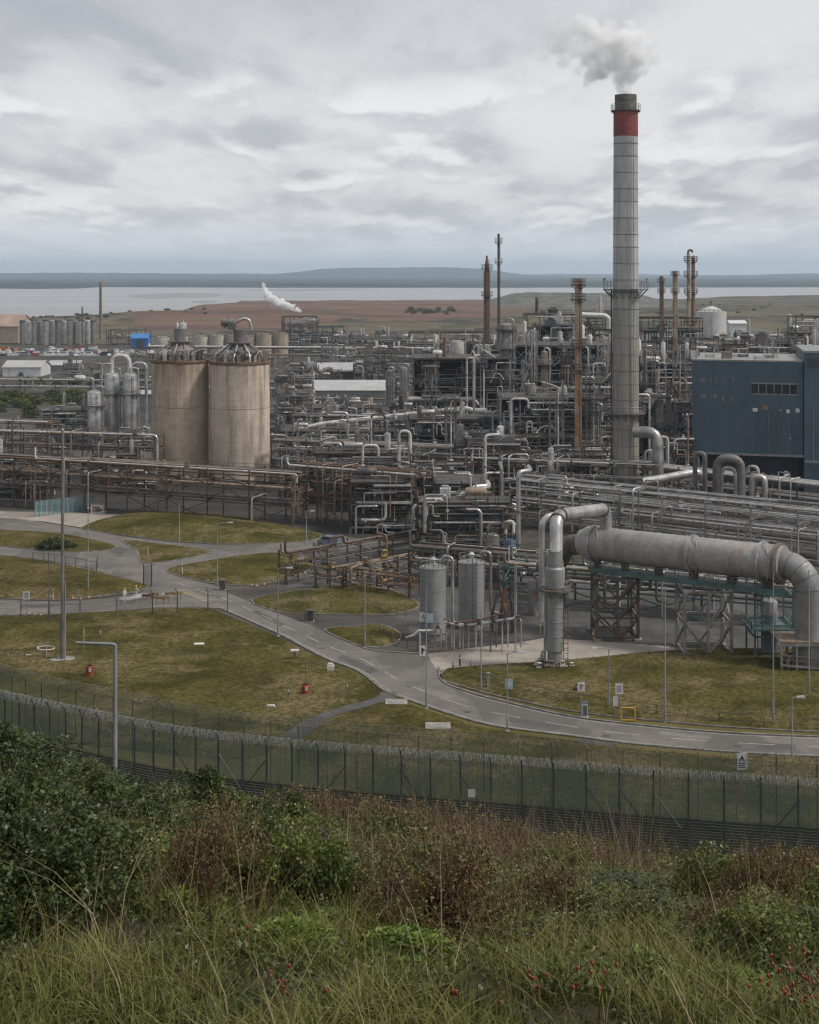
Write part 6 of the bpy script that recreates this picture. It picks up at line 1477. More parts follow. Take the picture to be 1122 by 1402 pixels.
railfence('dark fence round the roundabout verge on the left', [(45, 775), (90, 780), (132, 789), (134, 778)], 'dark', 2.2, 2, 2.5)
t = thing('roadside_barrier', 'bright yellow square barrier frame at the roadside', 'barrier', tuple(G(860, 988))); q = G(860, 988); s_ = .72
mb = MB(); mb.tube(fillet([q + Vector((-s_, 0, 0)), q + Vector((-s_, 0, 1.45)), q + Vector((s_, 0, 1.45)), q + Vector((s_, 0, 0))], .12), .075, 8); mb.bar(q + Vector((-s_, 0, .18)), q + Vector((s_, 0, .18)), .14); mb.build('frame', M('barrier_yellow', (.60, .34, .03), (.5, .28, .03), .45, 0, 2), t)
for i, (px, py, h_, mt_, lb) in enumerate(((812.5, 880, 1.5, 'yellow', 'orange-yellow bollard beside the brown trestle'), (630, 912, 1.3, 'dark', 'dark bollard at the apron corner'), (621, 918, 1.0, 'grey', 'short grey bollard at the kerb corner'), (645, 915, .9, 'grey', 'low grey bollard behind the dark one'),
                                          (740, 868, 1.5, 'yellow', 'yellow post near the slim grey vessel'), (250, 788, 1.9, 'white', 'white marker post on the left tip of the grass'), (203, 762, 1.6, 'white', 'white marker post on the triangular island'), (73, 822, 1.6, 'white', 'white post beside the lower left road'), (395, 962, 1.7, 'steel', 'thin wooden stake in the front lawn'), (476, 957, 1.9, 'tan', 'tan stake at the lawn corner'),
                                          (138, 893, 3.2, 'grey', 'bent grey standpipe beside the red hydrant'), (115, 891, 2.9, 'pale', 'pale standpipe left of the red hydrant'))):
    q = G(px, py); t = thing('bollard' if h_ < 1.55 else 'marker_post', lb, 'bollard' if h_ < 1.55 else 'post', tuple(q)); w_ = .12 if h_ < 1.55 else .055
    mb = MB(); mb.lathe([(w_, 0), (w_, h_ - .1), (w_ * .6, h_)], q, 10); mb.build('post', MT[mt_], t); mb = MB(); mb.lathe([(w_ * 1.08, h_ * .72), (w_ * 1.08, h_ * .86)], q, 10); mb.build('band', MT['white' if mt_ != 'white' else 'red'], t)
t = thing('valve_chamber', 'rusty valve chamber with pipes on the grass island', 'valve', tuple(G(770, 952))); q = G(772, 952)
for k in range(6): pipe([q + Vector((-2.6 + k * .4, 0, .15)), q + Vector((-1.6 + k * .5, -.3, .35 + .07 * k)), q + Vector((.2 + k * .35, .2, .3))], .1, MT['rust' if k % 2 else 'tan'], t)
mb = MB(); mb.lathe([(.5, 0), (.5, .9), (.2, 1.2)], q + Vector((1.5, 0, 0)), 10); mb.build('valve_body', MT['rust'], t)
t = thing('stone_ring', 'pale stone kerb ring at the right edge of the verge', 'kerb ring', tuple(G(1118, 994))); q = G(1122, 994); mb = MB(); mb.tube([q + Vector((1.9 * math.cos(a), .7 * math.sin(a), .18)) for a in np.linspace(0, 2 * PI, 20)], .16, 6, False); mb.build('ring', MT['white'], t)

# ------------------------------------------------------------------ security fences
m_mesh, nt, N, L, B = new_mat('fence_mesh'); b = NB(nt); p = b.pos(); x, y, z = b.sep(p)
u = b.math('FRACT', b.math('MULTIPLY', x, 9.0)); v = b.math('FRACT', b.math('MULTIPLY', z, 22.0))
wire = b.math('MAXIMUM', b.math('LESS_THAN', u, .17), b.math('LESS_THAN', v, .17))
B.inputs['Base Color'].default_value = (.11, .17, .155, 1); B.inputs['Roughness'].default_value = .5
tr = N.new('ShaderNodeBsdfTransparent'); mx = N.new('ShaderNodeMixShader'); L.new(b.math('ADD', b.math('MULTIPLY', wire, .85), .13), mx.inputs[0]); L.new(tr.outputs[0], mx.inputs[1]); L.new(B.outputs[0], mx.inputs[2]); L.new(mx.outputs[0], N['Material Output'].inputs['Surface'])
m_slat, nt, N, L, B = new_mat('fence_slats'); b = NB(nt); p = b.pos(); x, y, z = b.sep(p)
v = b.math('FRACT', b.math('MULTIPLY', z, 4.4)); n = b.noise(b.vmath('MULTIPLY', p, (.6, .6, 6)), .8, 4, .6)
c = b.mix(b.ramp(n, .35, .65), (.030, .038, .042), (.052, .062, .064)); c = b.mix(b.math('MULTIPLY', b.math('LESS_THAN', v, .22), .65), c, (.10, .115, .115)); L.new(c, B.inputs['Base Color']); B.inputs['Roughness'].default_value = .6
sl = b.math('LESS_THAN', v, .88); tr = N.new('ShaderNodeBsdfTransparent'); mx = N.new('ShaderNodeMixShader'); L.new(sl, mx.inputs[0]); L.new(tr.outputs[0], mx.inputs[1]); L.new(B.outputs[0], mx.inputs[2]); L.new(mx.outputs[0], N['Material Output'].inputs['Surface'])
MT['fencepost'] = M('fence_post_green', (.055, .095, .10), (.035, .06, .065), .55, .1, .7, streak=.2)
m_razor = M('razor_wire', (.34, .36, .36), (.22, .23, .23), .45, .5, 1)
m_razor_old = M('old_razor_wire', (.19, .20, .185), (.11, .12, .11), .6, .3, 1)
def offset_path(path, o):
    out = []
    for i in range(len(path)):
        d = (path[min(i + 1, len(path) - 1)] - path[max(i - 1, 0)]).normalized(); out.append(path[i] + Vector((d.y, -d.x, 0)) * o)
    return out
def secfence(label, path, hgt, bays, mat, slats, coils, seed, strut=.25, postw=.13, pmat='fencepost', outr=1):
    r = random.Random(seed); up = Vector((0, 0, 1)); cum = [0.0]
    for a, c in zip(path, path[1:]): cum.append(cum[-1] + (c - a).length)
    def at(s_):
        for k in range(len(path) - 1):
            if s_ <= cum[k + 1] + 1e-6: return path[k].lerp(path[k + 1], (s_ - cum[k]) / (cum[k + 1] - cum[k]))
        return path[-1]
    L_ = cum[-1]; t = thing('security_fence', label, 'fence', tuple(path[0])); st_ = [0.0]
    while st_[-1] < L_ - 2: st_.append(min(L_, st_[-1] + bays[0] + (bays[1] - bays[0]) * st_[-1] / L_))
    n = len(st_) - 1; Q = [at(s_) for s_ in st_]; wires = MB()
    for i in range(n + 1):
        q = Q[i]; d = (Q[min(i + 1, n)] - Q[max(i - 1, 0)]).normalized(); nrm = Vector((d.y, -d.x, 0)) * outr
        mb = MB(); mb.bar(q, q + up * hgt, postw); mb.bar(q + up * hgt, q + up * (hgt + .62) + nrm * .42, postw * .8)
        if r.random() < .3: mb.bar(q + up * hgt, q + up * (hgt + .62) - nrm * .42, postw * .8)
        mb.build('post', MT[pmat], t)
        if r.random() < strut: mb = MB(); s_ = r.choice((-1, 1)); mb.bar(q + up * hgt * .8, q + d * s_ * 2.2 + up * hgt * .35 + nrm * .05, postw * .6); mb.build('strut', MT[pmat if r.random() < .7 else 'pole'], t)
        if i < n:
            c = Q[i + 1]; bl = (c - q).length; d = (c - q).normalized(); mb = MB(); z0 = up * (slats if slats else .05); mb.add([tuple(q + z0), tuple(c + z0), tuple(c + up * hgt), tuple(q + up * hgt)], [(0, 1, 2, 3)]); mb.build('mesh_panel', mat, t)
            if slats: mb = MB(); e = nrm * .03; mb.add([tuple(q + e), tuple(c + e), tuple(c + e + up * slats), tuple(q + e + up * slats)], [(0, 1, 2, 3)]); mb.build('slatted_panel', m_slat, t)
            for z in (-.02, .3, .58): wires.bar(q + up * (z + hgt) + nrm * max(0, z * .68), c + up * (z + hgt) + nrm * max(0, z * .68), .022)
            for (oz, on, rc, pit) in coils:
                mb = MB(); pts = []; k = 12; turns = max(2, int(bl / pit)); ph = r.uniform(0, 6)
                for j in range(turns * k + 1):
                    a = 2 * PI * j / k + ph; s_ = j / (turns * k); rr = rc * (1 + .12 * math.sin(j * .9 + i) + r.uniform(-.06, .06))
                    pts.append(q + d * (bl * s_ + .12 * math.sin(a * .5)) + nrm * (on + rr * math.cos(a)) + up * (hgt + oz + rr * math.sin(a)))
                mb.tube(pts, .016, 3, False); mb.build('razor_coil', m_razor if slats else m_razor_old, t)
    wires.build('strand_wire', m_razor, t); return t
FP = [G(a, c) for a, c in catmull([(-90, 1015), (-40, 1033), (77, 1063), (232, 1099), (387, 1121), (530, 1135), (683, 1148), (805, 1160), (950, 1172), (1086, 1183), (1190, 1192)], 5)]
secfence('near dark green mesh security fence with coils of razor wire', FP, 6.25, (1.8, 3.0), m_mesh, 3.0, [(.42, .36, .36, .26), (.32, -.1, .34, .3), (.1, .1, .3, .45)], 4)
secfence('second mesh fence with razor wire, behind the near one', offset_path(FP, -7.5), 5.6, (2.3, 3.4), m_mesh, 0, [(.4, -.3, .38, .3)], 5, .35, .085, 'steel', -1)
tag(strip('patrol_path', offset_path(FP, -3.6), 3.2, .075, m_yard, kind=None), kind='structure')
t = thing('wire_fence', 'thin wire fence of cranked posts along the lower left road', 'fence', tuple(G(29, 856)))
prev = None
for px, pyb in ((-8, 858), (29, 855), (68, 853), (110, 850), (160, 848), (209, 842), (243, 840), (285, 838), (312, 838)):
    q = G(px, pyb); mb = MB(); mb.bar(q, q + Vector((0, 0, 3.0)), .14); mb.bar(q + Vector((0, 0, 3.0)), q + Vector((-.3, -.2, 3.5)), .1); mb.build('post', MT['dark' if px % 2 else 'pole_dark'], t)
    if prev is not None:
        for z in (.5, 1.4, 2.3, 3.0): mb = MB(); mb.bar(prev + Vector((0, 0, z)), q + Vector((0, 0, z)), .03); mb.build('strand_wire', MT['steel'], t)
    prev = q
t = thing('mesh_gate', 'dark mesh gate standing open beside the main road', 'gate', tuple(G(203, 804)))
for px in (197, 208): q = G(px, 803); mb = MB(); mb.bar(q, q + Vector((0, 0, 3.4)), .16); mb.build('post', MT['dark'], t)
q0, q1 = G(197, 803), G(208, 805); mb = MB(); mb.add([tuple(q0 + Vector((0, 0, .2))), tuple(q1 + Vector((0, 0, .2))), tuple(q1 + Vector((0, 0, 3.3))), tuple(q0 + Vector((0, 0, 3.3)))], [(0, 1, 2, 3)]); mb.build('mesh_panel', m_mesh, t)
# blue-green site fence by the left rack
t = thing('hoarding', 'pale blue mesh hoarding in front of the rusty pipe rack', 'fence', tuple(G(48, 706)))
P = [G(48, 708), G(85, 703), G(128, 699)]; m_hb, nt, N, L, B = new_mat('hoarding_mesh'); B.inputs['Base Color'].default_value = (.17, .29, .32, 1); tr = N.new('ShaderNodeBsdfTransparent'); mx = N.new('ShaderNodeMixShader'); b = NB(nt)
L.new(b.math('ADD', b.math('MULTIPLY', b.math('LESS_THAN', b.math('FRACT', b.math('MULTIPLY', b.sep(b.pos())[0], 1.2)), .25), .35), .42), mx.inputs[0]); L.new(tr.outputs[0], mx.inputs[1]); L.new(B.outputs[0], mx.inputs[2]); L.new(mx.outputs[0], N['Material Output'].inputs['Surface'])
for a_, c_ in zip(P, P[1:]):
    mb = MB(); mb.add([tuple(a_), tuple(c_), tuple(c_ + Vector((0, 0, 3))), tuple(a_ + Vector((0, 0, 3)))], [(0, 1, 2, 3)]); mb.build('mesh_panel', m_hb, t)
    for i in range(7): q = a_.lerp(c_, i / 6); mb = MB(); mb.bar(q, q + Vector((0, 0, 3.1)), .1); mb.build('post', MT['steel_pale'], t)
cabinet('equipment_cabinet', 'small white and orange kiosk by the hoarding', 134, 690, 702, 2.2, 'white', 'kiosk', 'tan')
# road works by the lower left junction: boards, barriers, cones
r = random.Random(21)
for i in range(9):
    px, py = 176 + i * 8 + r.uniform(-2, 2), 826 - i * .5 + r.uniform(-3, 3); q = G(px, py); t = thing('barrier_board', 'low striped road works board in the jumble by the left junction', 'barrier', tuple(q), 'road works boards by the left junction')
    a = r.uniform(-.5, .5); d = Vector((math.cos(a), math.sin(a), 0)) * r.uniform(.7, 1.4); mb = MB(); mb.obox(q + Vector((0, 0, .8)), d, (0, .03, 0), (0, 0, .16)); mb.build('board', MT[r.choice(('yellow', 'white', 'tan', 'red'))], t)
    mb = MB()
    for s_ in (-.8, .8): mb.bar(q + d * s_, q + d * s_ + Vector((0, 0, .95)), .07); mb.bar(q + d * s_ + Vector((0, -.3, .03)), q + d * s_ + Vector((0, .3, .03)), .08)
    mb.build('legs_frame', MT['steel'], t)
mk = M('orange_plastic', (.50, .17, .03), (.4, .13, .03), .6, 0, 2)
for i, (px, py) in enumerate(((30, 842), (40, 842), (48, 843), (56, 844), (75, 819), (100, 821), (111, 822), (122, 820), (345, 803), (352, 804), (362, 802), (285, 797))):
    q = G(px, py); t = thing('traffic_cone', 'small orange and white traffic cone at the lower left road' if px < 200 else 'small orange and white traffic cone near the pipe track', 'cone', tuple(q), 'cones at the lower left road' if px < 200 else 'cones near the pipe track'); mb = MB(); mb.lathe([(.16, .05), (.03, .55), (0, .56)], q, 10); mb.build('cone', mk, t); mb = MB(); mb.lathe([(.12, .24), (.085, .38)], q, 10); mb.build('band', MT['white'], t); mb = MB(); mb.box(q.x - .28, q.x + .28, q.y - .28, q.y + .28, 0, .05); mb.build('base', MT['black'], t)
# two workers in white overalls
m_overall = M('white_overalls', (.60, .60, .57), (.48, .48, .46), .85, 0, 3); m_skin = M('skin', (.42, .26, .19), (.38, .23, .17), .6, 0, 3); m_hat = M('helmet', (.62, .50, .12), (.55, .44, .1), .4, 0, 3)
def person(label, q, rot, pose):
    V = [(0, 0, .95), (0, 0, 1.15), (0, 0, 1.42), (0, 0, 1.52), (0, .02, 1.66)]; R_ = [.155, .15, .15, .06, .09]; E = [(0, 1), (1, 2), (2, 3), (3, 4)]
    def chain(start, pts, rs):
        i0 = start
        for p, r_ in zip(pts, rs): V.append(p); R_.append(r_); E.append((i0, len(V) - 1)); i0 = len(V) - 1
    st = .16 * pose
    chain(0, [(-.1, 0, .88), (-.11, -st * .6, .5), (-.11, -st, .1), (-.11, -st - .16, .05)], [.11, .075, .055, .045]); chain(0, [(.1, 0, .88), (.11, st * .6, .5), (.11, st + .05, .1), (.11, st - .1, .05)], [.11, .075, .055, .045])
    chain(2, [(-.2, 0, 1.42), (-.27, -.04 - .1 * pose, 1.15), (-.24, -.2 - .1 * pose, .98)], [.075, .05, .04]); chain(2, [(.2, 0, 1.42), (.27, -.02, 1.15), (.25, -.12 - .15 * pose, .95)], [.075, .05, .04])
    me = bpy.data.meshes.new('person'); me.from_pydata(V, E, []); o = bpy.data.objects.new('person', me); C.objects.link(o)
    sk = o.modifiers.new('skin', 'SKIN'); o.modifiers.new('sub', 'SUBSURF').render_levels = 2
    for i, r_ in enumerate(R_): me.skin_vertices[0].data[i].radius = (r_, r_ * .85)
    me.skin_vertices[0].data[0].use_root = True
    me.materials.append(m_overall); o.location = q; o.rotation_euler = (0, 0, rot); tag(o, label, 'person')
    def kid(mb, nm, mt): c = mb.build(nm, mt); c.parent = o; return c
    mb = MB(); mb.lathe([(.02, 1.55), (.085, 1.6), (.1, 1.7), (.08, 1.78)], (0, .02, 0), 12); kid(mb, 'face', m_skin); mb = MB(); mb.lathe([(.15, 1.72), (.125, 1.74), (.11, 1.81), (.06, 1.86), (.0, 1.87)], (0, .01, 0), 14); kid(mb, 'helmet', m_hat)
    for s_ in (-1, 1):
        mb = MB(); bx = -.24 if s_ < 0 else .25; by = (-.2 - .1 * pose) if s_ < 0 else (-.12 - .15 * pose); bz = .98 if s_ < 0 else .95
        mb.tube([(bx, by, bz), (bx, by - .04, bz - .05), (bx, by - .05, bz - .09)], [.04, .045, .03], 8)
        for f_ in range(4): mb.tube([(bx + (f_ - 1.5) * .019, by - .05, bz - .08), (bx + (f_ - 1.5) * .02, by - .065, bz - .13), (bx + (f_ - 1.5) * .019, by - .05, bz - .16 - (.01 if f_ in (1, 2) else 0))], .009, 5)
        mb.tube([(bx - s_ * .035, by - .04, bz - .04), (bx - s_ * .06, by - .07, bz - .08)], .011, 5); kid(mb, 'hand', m_skin)
person('worker in white overalls standing by the road works, left one', G(171, 823), .4, 1.0)
person('worker in pale overalls stepping away beside the road works, right one', G(187, 819), 2.2, 1.4)
# vehicles
m_tyre = M('tyre', (.02, .02, .02), None, .9, 0, 2); m_paintw = M('white_car_paint', (.62, .62, .61), (.55, .55, .54), .3, 0, 1)
def vehicle(name, label, cat, loc, rz, paint, L_=4.3, W_=1.8, Hh=1.5, van=False, group=None):
    t = thing(name, label, cat, (0, 0, 0), group); mb = MB(); hw = W_ / 2
    if van: prof = [(-L_/2, .35), (L_/2, .35), (L_/2, .95), (L_/2 - .5, 1.15), (L_/2 - 1.2, Hh), (-L_/2, Hh)]
    else: prof = [(-L_/2, .35), (L_/2, .35), (L_/2, .75), (L_/2 - 1.0, .92), (L_/2 - 1.7, Hh), (-L_/2 + .8, Hh), (-L_/2 + .1, .95)]
    n = len(prof); vs = [(x, s * hw * (1 if z < 1 else .86), z) for s in (-1, 1) for x, z in prof]; mb.add(vs, [tuple(range(n)), tuple(range(2*n-1, n-1, -1))] + [(i, i + n, (i+1) % n + n, (i+1) % n) for i in range(n)]); mb.build('body', paint, t)
    g = MB(); 
    for s in (-1, 1): g.obox((L_ * .02, s * hw * .885, Hh - .32), (L_ * .26, 0, 0), (0, .02, 0), (0, 0, .2))
    g.obox((L_/2 - 1.33, 0, Hh - .32), (.16, 0, -.23), (0, hw * .75, 0), (.03, 0, .02)); g.build('window', MT['glass'], t)
    for sx in (-1, 1):
        for s in (-1, 1): w = MB(); w.lathe([(.0, -.1), (.33, -.1), (.33, .1), (.0, .1)], (sx * L_ * .31, s * hw * .93, .33), 14, 'y'); wh = w.build('wheel', m_tyre, t); w = MB(); w.lathe([(.0, -.03), (.17, -.02), (.17, .02), (.0, .03)], (sx * L_ * .31, s * (hw * .93 + .1), .33), 10, 'y'); w.build('rim', MT['silver'], wh)
    for s in (-1, 1): h = MB(); h.box(L_/2 - .03, L_/2 + .03, s * hw * .7 - .16, s * hw * .7 + .16, .62, .76); h.build('headlight', MT['lamp'], t)
    t.location = loc; t.rotation_euler = (0, 0, rz); return t
def copy_deep(o, par=None):
    c = o.copy(); C.objects.link(c)
    if par: c.parent = par
    for k in kids(o): copy_deep(k, c)
    return c
vehicle('utility_vehicle', 'grey-blue utility vehicle parked at the road end', 'utility vehicle', G(452, 748), 2.6, M('dusty_blue_paint', (.16, .2, .25), (.13, .16, .2), .5, 0, 1), 4.2, 1.8, 1.8, True)
paints = [('white', m_paintw), ('red', M('red_car_paint', (.30, .04, .03), (.25, .035, .03), .35, 0, 1)), ('grey', M('grey_car_paint', (.24, .25, .26), (.2, .21, .22), .35, .2, 1)), ('orange', M('orange_car_paint', (.50, .17, .03), (.42, .14, .03), .4, 0, 1)), ('dark blue', M('blue_car_paint', (.03, .05, .11), None, .35, 0, 1))]
protos = {}
r = random.Random(9)
for row, (Y, n, x0, x1) in enumerate(((812, 24, -12, 205), (838, 24, -12, 195), (868, 22, -12, 150))):
    for i in range(n):
        px = x0 + (x1 - x0) * (i + r.uniform(-.3, .3)) / n; k = 0 if r.random() < .66 else r.randrange(1, 5); van = r.random() < .45
        lb = '%s %s parked in the distant vehicle rows' % (paints[k][0], 'van' if van else 'car'); gr = '%s %ss in the distant vehicle rows' % (paints[k][0], 'van' if van else 'car'); key = (k, van)
        loc = (WX(px, Y), Y + r.uniform(-3, 3), 0); rz = r.choice((0, PI / 2, PI)) + r.uniform(-.1, .1)
        if key not in protos: protos[key] = vehicle('parked_van' if van else 'parked_car', lb, 'van' if van else 'car', loc, rz, paints[k][1], 6.0 if van else 4.3, 2.0 if van else 1.8, 2.6 if van else 1.5, van, gr)
        else: o = copy_deep(protos[key]); o.location = loc; o.rotation_euler = (0, 0, rz)

# storage drums and crates scattered over the works, real small things that crowd the yards
# ================================================================== vegetation
nr = np.random.default_rng(5)
def hgt_np(xs, ys): return np.array([height(float(a), float(c)) for a, c in zip(xs, ys)])
def leaf_material(name, cols, rough=.42, trans=.25, dead=None):
    m, nt, N, L, B = new_mat(name); b = NB(nt)
    r = b.attr('tone'); cr = N.new('ShaderNodeValToRGB'); e = cr.color_ramp.elements
    n = len(cols)
    e[0].position = 0; e[0].color = rgba(cols[0]); e[1].position = 1; e[1].color = rgba(cols[-1])
    for i, c in enumerate(cols[1:-1]): q = e.new((i + 1) / (n - 1)); q.color = rgba(c)
    L.new(r, cr.inputs[0]); L.new(cr.outputs[0], B.inputs['Base Color']); B.inputs['Roughness'].default_value = rough; B.inputs['Specular IOR Level'].default_value = .4
    if trans:
        td = N.new('ShaderNodeBsdfTranslucent'); L.new(cr.outputs[0], td.inputs['Color']); mx = N.new('ShaderNodeMixShader'); mx.inputs[0].default_value = trans
        L.new(B.outputs[0], mx.inputs[1]); L.new(td.outputs[0], mx.inputs[2]); L.new(mx.outputs[0], N['Material Output'].inputs['Surface'])
    return m
def np_mesh(name, co, faces4, tone, mat, parent=None, smooth=False):
    me = bpy.data.meshes.new(name); nv, nf = len(co), len(faces4)
    me.vertices.add(nv); me.vertices.foreach_set('co', co.astype(np.float32).ravel())
    me.loops.add(nf * 4); me.loops.foreach_set('vertex_index', faces4.astype(np.int32).ravel())
    me.polygons.add(nf); me.polygons.foreach_set('loop_start', np.arange(0, nf * 4, 4, dtype=np.int32))
    me.update(calc_edges=True)
    a = me.attributes.new('tone', 'FLOAT', 'POINT'); a.data.foreach_set('value', tone.astype(np.float32))
    if smooth: me.polygons.foreach_set('use_smooth', [True] * nf)
    me.materials.append(mat); o = bpy.data.objects.new(name, me); C.objects.link(o)
    if parent is not None: o.parent = parent
    return o
def leaves_geo(cen, length, width, up=.35, droop=0):
    """one pointed quad per leaf, folded a little along its length"""
    n = len(cen); d = nr.normal(size=(n, 3)); d[:, 2] = d[:, 2] * .6 + up; d /= np.linalg.norm(d, axis=1)[:, None]
    s = np.cross(d, nr.normal(size=(n, 3))); s /= np.linalg.norm(s, axis=1)[:, None] + 1e-9
    l = length * nr.uniform(.6, 1.4, n)[:, None]; w = width * nr.uniform(.7, 1.3, n)[:, None]; up_ = np.cross(s, d) * w * .25
    p0 = cen; p1 = cen + d * l * .45 + s * w * .5 + up_; p2 = cen + d * l; p3 = cen + d * l * .45 - s * w * .5 + up_
    co = np.stack([p0, p1, p2, p3], 1).reshape(-1, 3); f = np.arange(n * 4).reshape(-1, 4)
    return co, f
def blades_geo(base, h, w, lean, seg=3):
    n = len(base); a = nr.uniform(0, 2 * np.pi, n); dirv = np.stack([np.cos(a), np.sin(a), np.zeros(n)], 1); sa = a + np.pi / 2 + nr.normal(0, .5, n); side = np.stack([np.cos(sa), np.sin(sa), np.zeros(n)], 1)
    le = lean * nr.uniform(.3, 1.6, n)
    pts = []
    for k in range(seg + 1):
        t = k / seg; z = h * (t - .28 * le * t * t); off = h * le * t ** 2.0
        c = base + dirv * off[:, None]; c[:, 2] += z; ww = (w * (1 - t * .92) * .5)[:, None]
        pts.append(c - side * ww); pts.append(c + side * ww)
    co = np.stack(pts, 1).reshape(-1, 3); k2 = 2 * (seg + 1); f = []
    bi = np.arange(n)[:, None] * k2
    for k in range(seg): f.append(bi + np.array([[2*k, 2*k+1, 2*k+3, 2*k+2]]))
    return co, np.concatenate(f), k2
def tube_np(paths, r0, sides=4): 
    mb = MB()
    for p, r in paths: mb.tube(p, [r * (1 - .8 * i / (len(p) - 1)) for i in range(len(p))], sides, False)
    return mb
m_twig = M('twig_bark', (.075, .055, .04), (.04, .03, .022), .9, 0, 3)
LM = {'dark': leaf_material('dark_leaves', [(0.024, 0.036, 0.011), (0.050, 0.069, 0.018), (0.082, 0.105, 0.027), (0.133, 0.141, 0.045)]),
      'mid': leaf_material('mid_leaves', [(0.041, 0.061, 0.014), (0.082, 0.109, 0.024), (0.128, 0.160, 0.037), (0.196, 0.200, 0.054)]),
      'brown': leaf_material('brown_leaves', [(0.058, 0.036, 0.018), (0.114, 0.069, 0.034), (0.175, 0.109, 0.045), (0.145, 0.128, 0.045), (0.237, 0.164, 0.076)]),
      'olive': leaf_material('olive_leaves', [(0.035, 0.048, 0.013), (0.079, 0.097, 0.023), (0.127, 0.136, 0.034), (0.177, 0.169, 0.045)]),
      'bright': leaf_material('bright_leaves', [(0.061, 0.100, 0.015), (0.114, 0.173, 0.024), (0.175, 0.236, 0.040), (0.247, 0.271, 0.061)]),
      'gold': leaf_material('gold_leaves', [(.20, .13, .02), (.32, .22, .03)])}
def bush_proto(name, label, seed, R_, Hh, nleaf, ll, lw, mat, cat='bush', clumps=38, shape=1.0, stem='stem', up=.35, spiky=False):
    global nr
    nr = np.random.default_rng(seed); r = random.Random(seed)
    t = thing(name, label, cat, (0, 0, 0)); cs = []; paths = []
    for k in range(clumps):
        a = r.uniform(0, 2 * PI); q = math.sqrt(r.random()) * R_; zmax = Hh * (1 - (q / R_ * .75) ** 2 * shape); z = zmax * r.uniform(.35, 1.0)
        c = Vector((q * math.cos(a), q * math.sin(a), z)); cs.append((c, r.uniform(.16, .36) * R_, r.random()))
        paths.append((([(0, 0, 0), (c.x * .3, c.y * .3, c.z * .45), tuple(c)]), .028 * R_ + .006))
        if spiky: paths.append(([tuple(c), tuple(c + Vector((r.uniform(-.2, .2), r.uniform(-.2, .2), r.uniform(.2, .55))))], .007))
    cen = []; tone = []
    per = nleaf // clumps
    for c, rr, tn in cs:
        d = nr.normal(size=(per, 3)); d /= np.linalg.norm(d, axis=1)[:, None]; q = rr * nr.uniform(.35, 1.08, per) ** .6
        p = np.array(c) + d * q[:, None] * np.array([1, 1, .75]); cen.append(p); tone.append(np.clip(tn * .55 + nr.normal(.22, .2, per), 0, 1))
    cen = np.concatenate(cen); tone = np.concatenate(tone); ok = cen[:, 2] > .02; cen, tone = cen[ok], tone[ok]
    co, f = leaves_geo(cen, ll, lw, up); np_mesh('crown', co, f, np.repeat(tone, 4), LM[mat], t)
    tube_np(paths, 0).build(stem, m_twig, t)
    return t
def zfor(py, Y): return WZ(py, Y)
# bushes on the near slope; (photo x of the middle, photo y of the top, distance, radius)
def place(proto, first, px, pyt, Y, sc, label, group=None, rz=None, r=random.Random(3)):
    x = WX(px, Y); z = height(x, Y)
    o = proto if first else dup(proto, (0, 0, 0), ch=kids(proto))
    o.location = (x, Y, z - .05); o.rotation_euler = (0, 0, rz if rz is not None else r.uniform(0, 6.28)); hs = max(.3, (WZ(pyt, Y) - z) / proto['h'] * 1.12); o.scale = (sc, sc, hs)
    o['label'] = label
    if group: o['group'] = group
    return o
pD = bush_proto('hawthorn_bush', '', 31, 1.25, 1.7, 14000, .07, .04, 'dark'); pD['h'] = 1.7
pM = bush_proto('leafy_bush', '', 32, 1.0, 1.3, 10000, .08, .044, 'mid'); pM['h'] = 1.3
pO = bush_proto('bramble_bush', '', 33, 1.0, 1.2, 13000, .055, .03, 'olive', clumps=46, spiky=True); pO['h'] = 1.2
pB = bush_proto('withered_bush', '', 34, .9, 1.2, 10000, .055, .022, 'brown', clumps=60, up=.7, spiky=True); pB['h'] = 1.2
pX = bush_proto('fern_bush', '', 35, .7, .8, 3200, .12, .045, 'bright', clumps=24, up=.6); pX['h'] = .8
for o, s_ in ((pD, 1),): pass
DL = [('dark bush that reaches highest at the left picture edge', 12, 1012, 25.5, 1.25), ('dark bush just right of the tallest one at the left edge', 62, 1040, 26, 1.1), ('dark bush below the tall pale pole, on its left', 118, 1072, 26, 1.1), ('dark bush in front of the tall bush at the left edge', 20, 1090, 21, 1.0), ('dark bush between the left edge and the pale pole', 85, 1110, 21, 1.0), ('dark bush low on the left slope with red hips', 55, 1160, 17.5, .9), ('dark bush in the left part of the slope above the grass', 150, 1150, 18.5, .9),
      ('dark bush half hidden under the bright leafy bush', 300, 1150, 20, 1.0), ('dark bush under the withered bank in the middle', 430, 1190, 18, .9), ('dark bush beside the bramble bank on the right', 930, 1235, 17, .9), ('dark bush at the lower right corner with red hips', 1075, 1290, 13.5, .7), ('dark bush near the middle of the lower slope', 560, 1240, 15.5, .8), ('dark bush in the shade left of the right corner', 850, 1260, 15.5, .8)]
for i, (lb, px, py, Y, sc) in enumerate(DL): place(pD, i == 0, px, py, Y, sc, lb)
ML = [('bright leafy bush standing highest right of the pale pole', 230, 1078, 25, 1.15), ('leafy bush next to the bright bush right of the pole', 285, 1088, 25.5, 1.0), ('leafy bush on the left slope below the pale pole', 195, 1115, 21, .9), ('leafy bush right of the bright leafy bush', 335, 1105, 22, .9), ('leafy bush in the middle of the lower slope', 470, 1235, 15, .7), ('leafy bush right of centre on the lower slope', 700, 1240, 15, .7), ('leafy bush low down at the left edge', 30, 1210, 15, .7), ('leafy bush near the red hips in the lower middle', 360, 1250, 14, .6), ('leafy bush at the right edge of the slope', 1105, 1240, 16.5, .8), ('leafy bush under the pale stone ledge', 1000, 1225, 18, .85)]
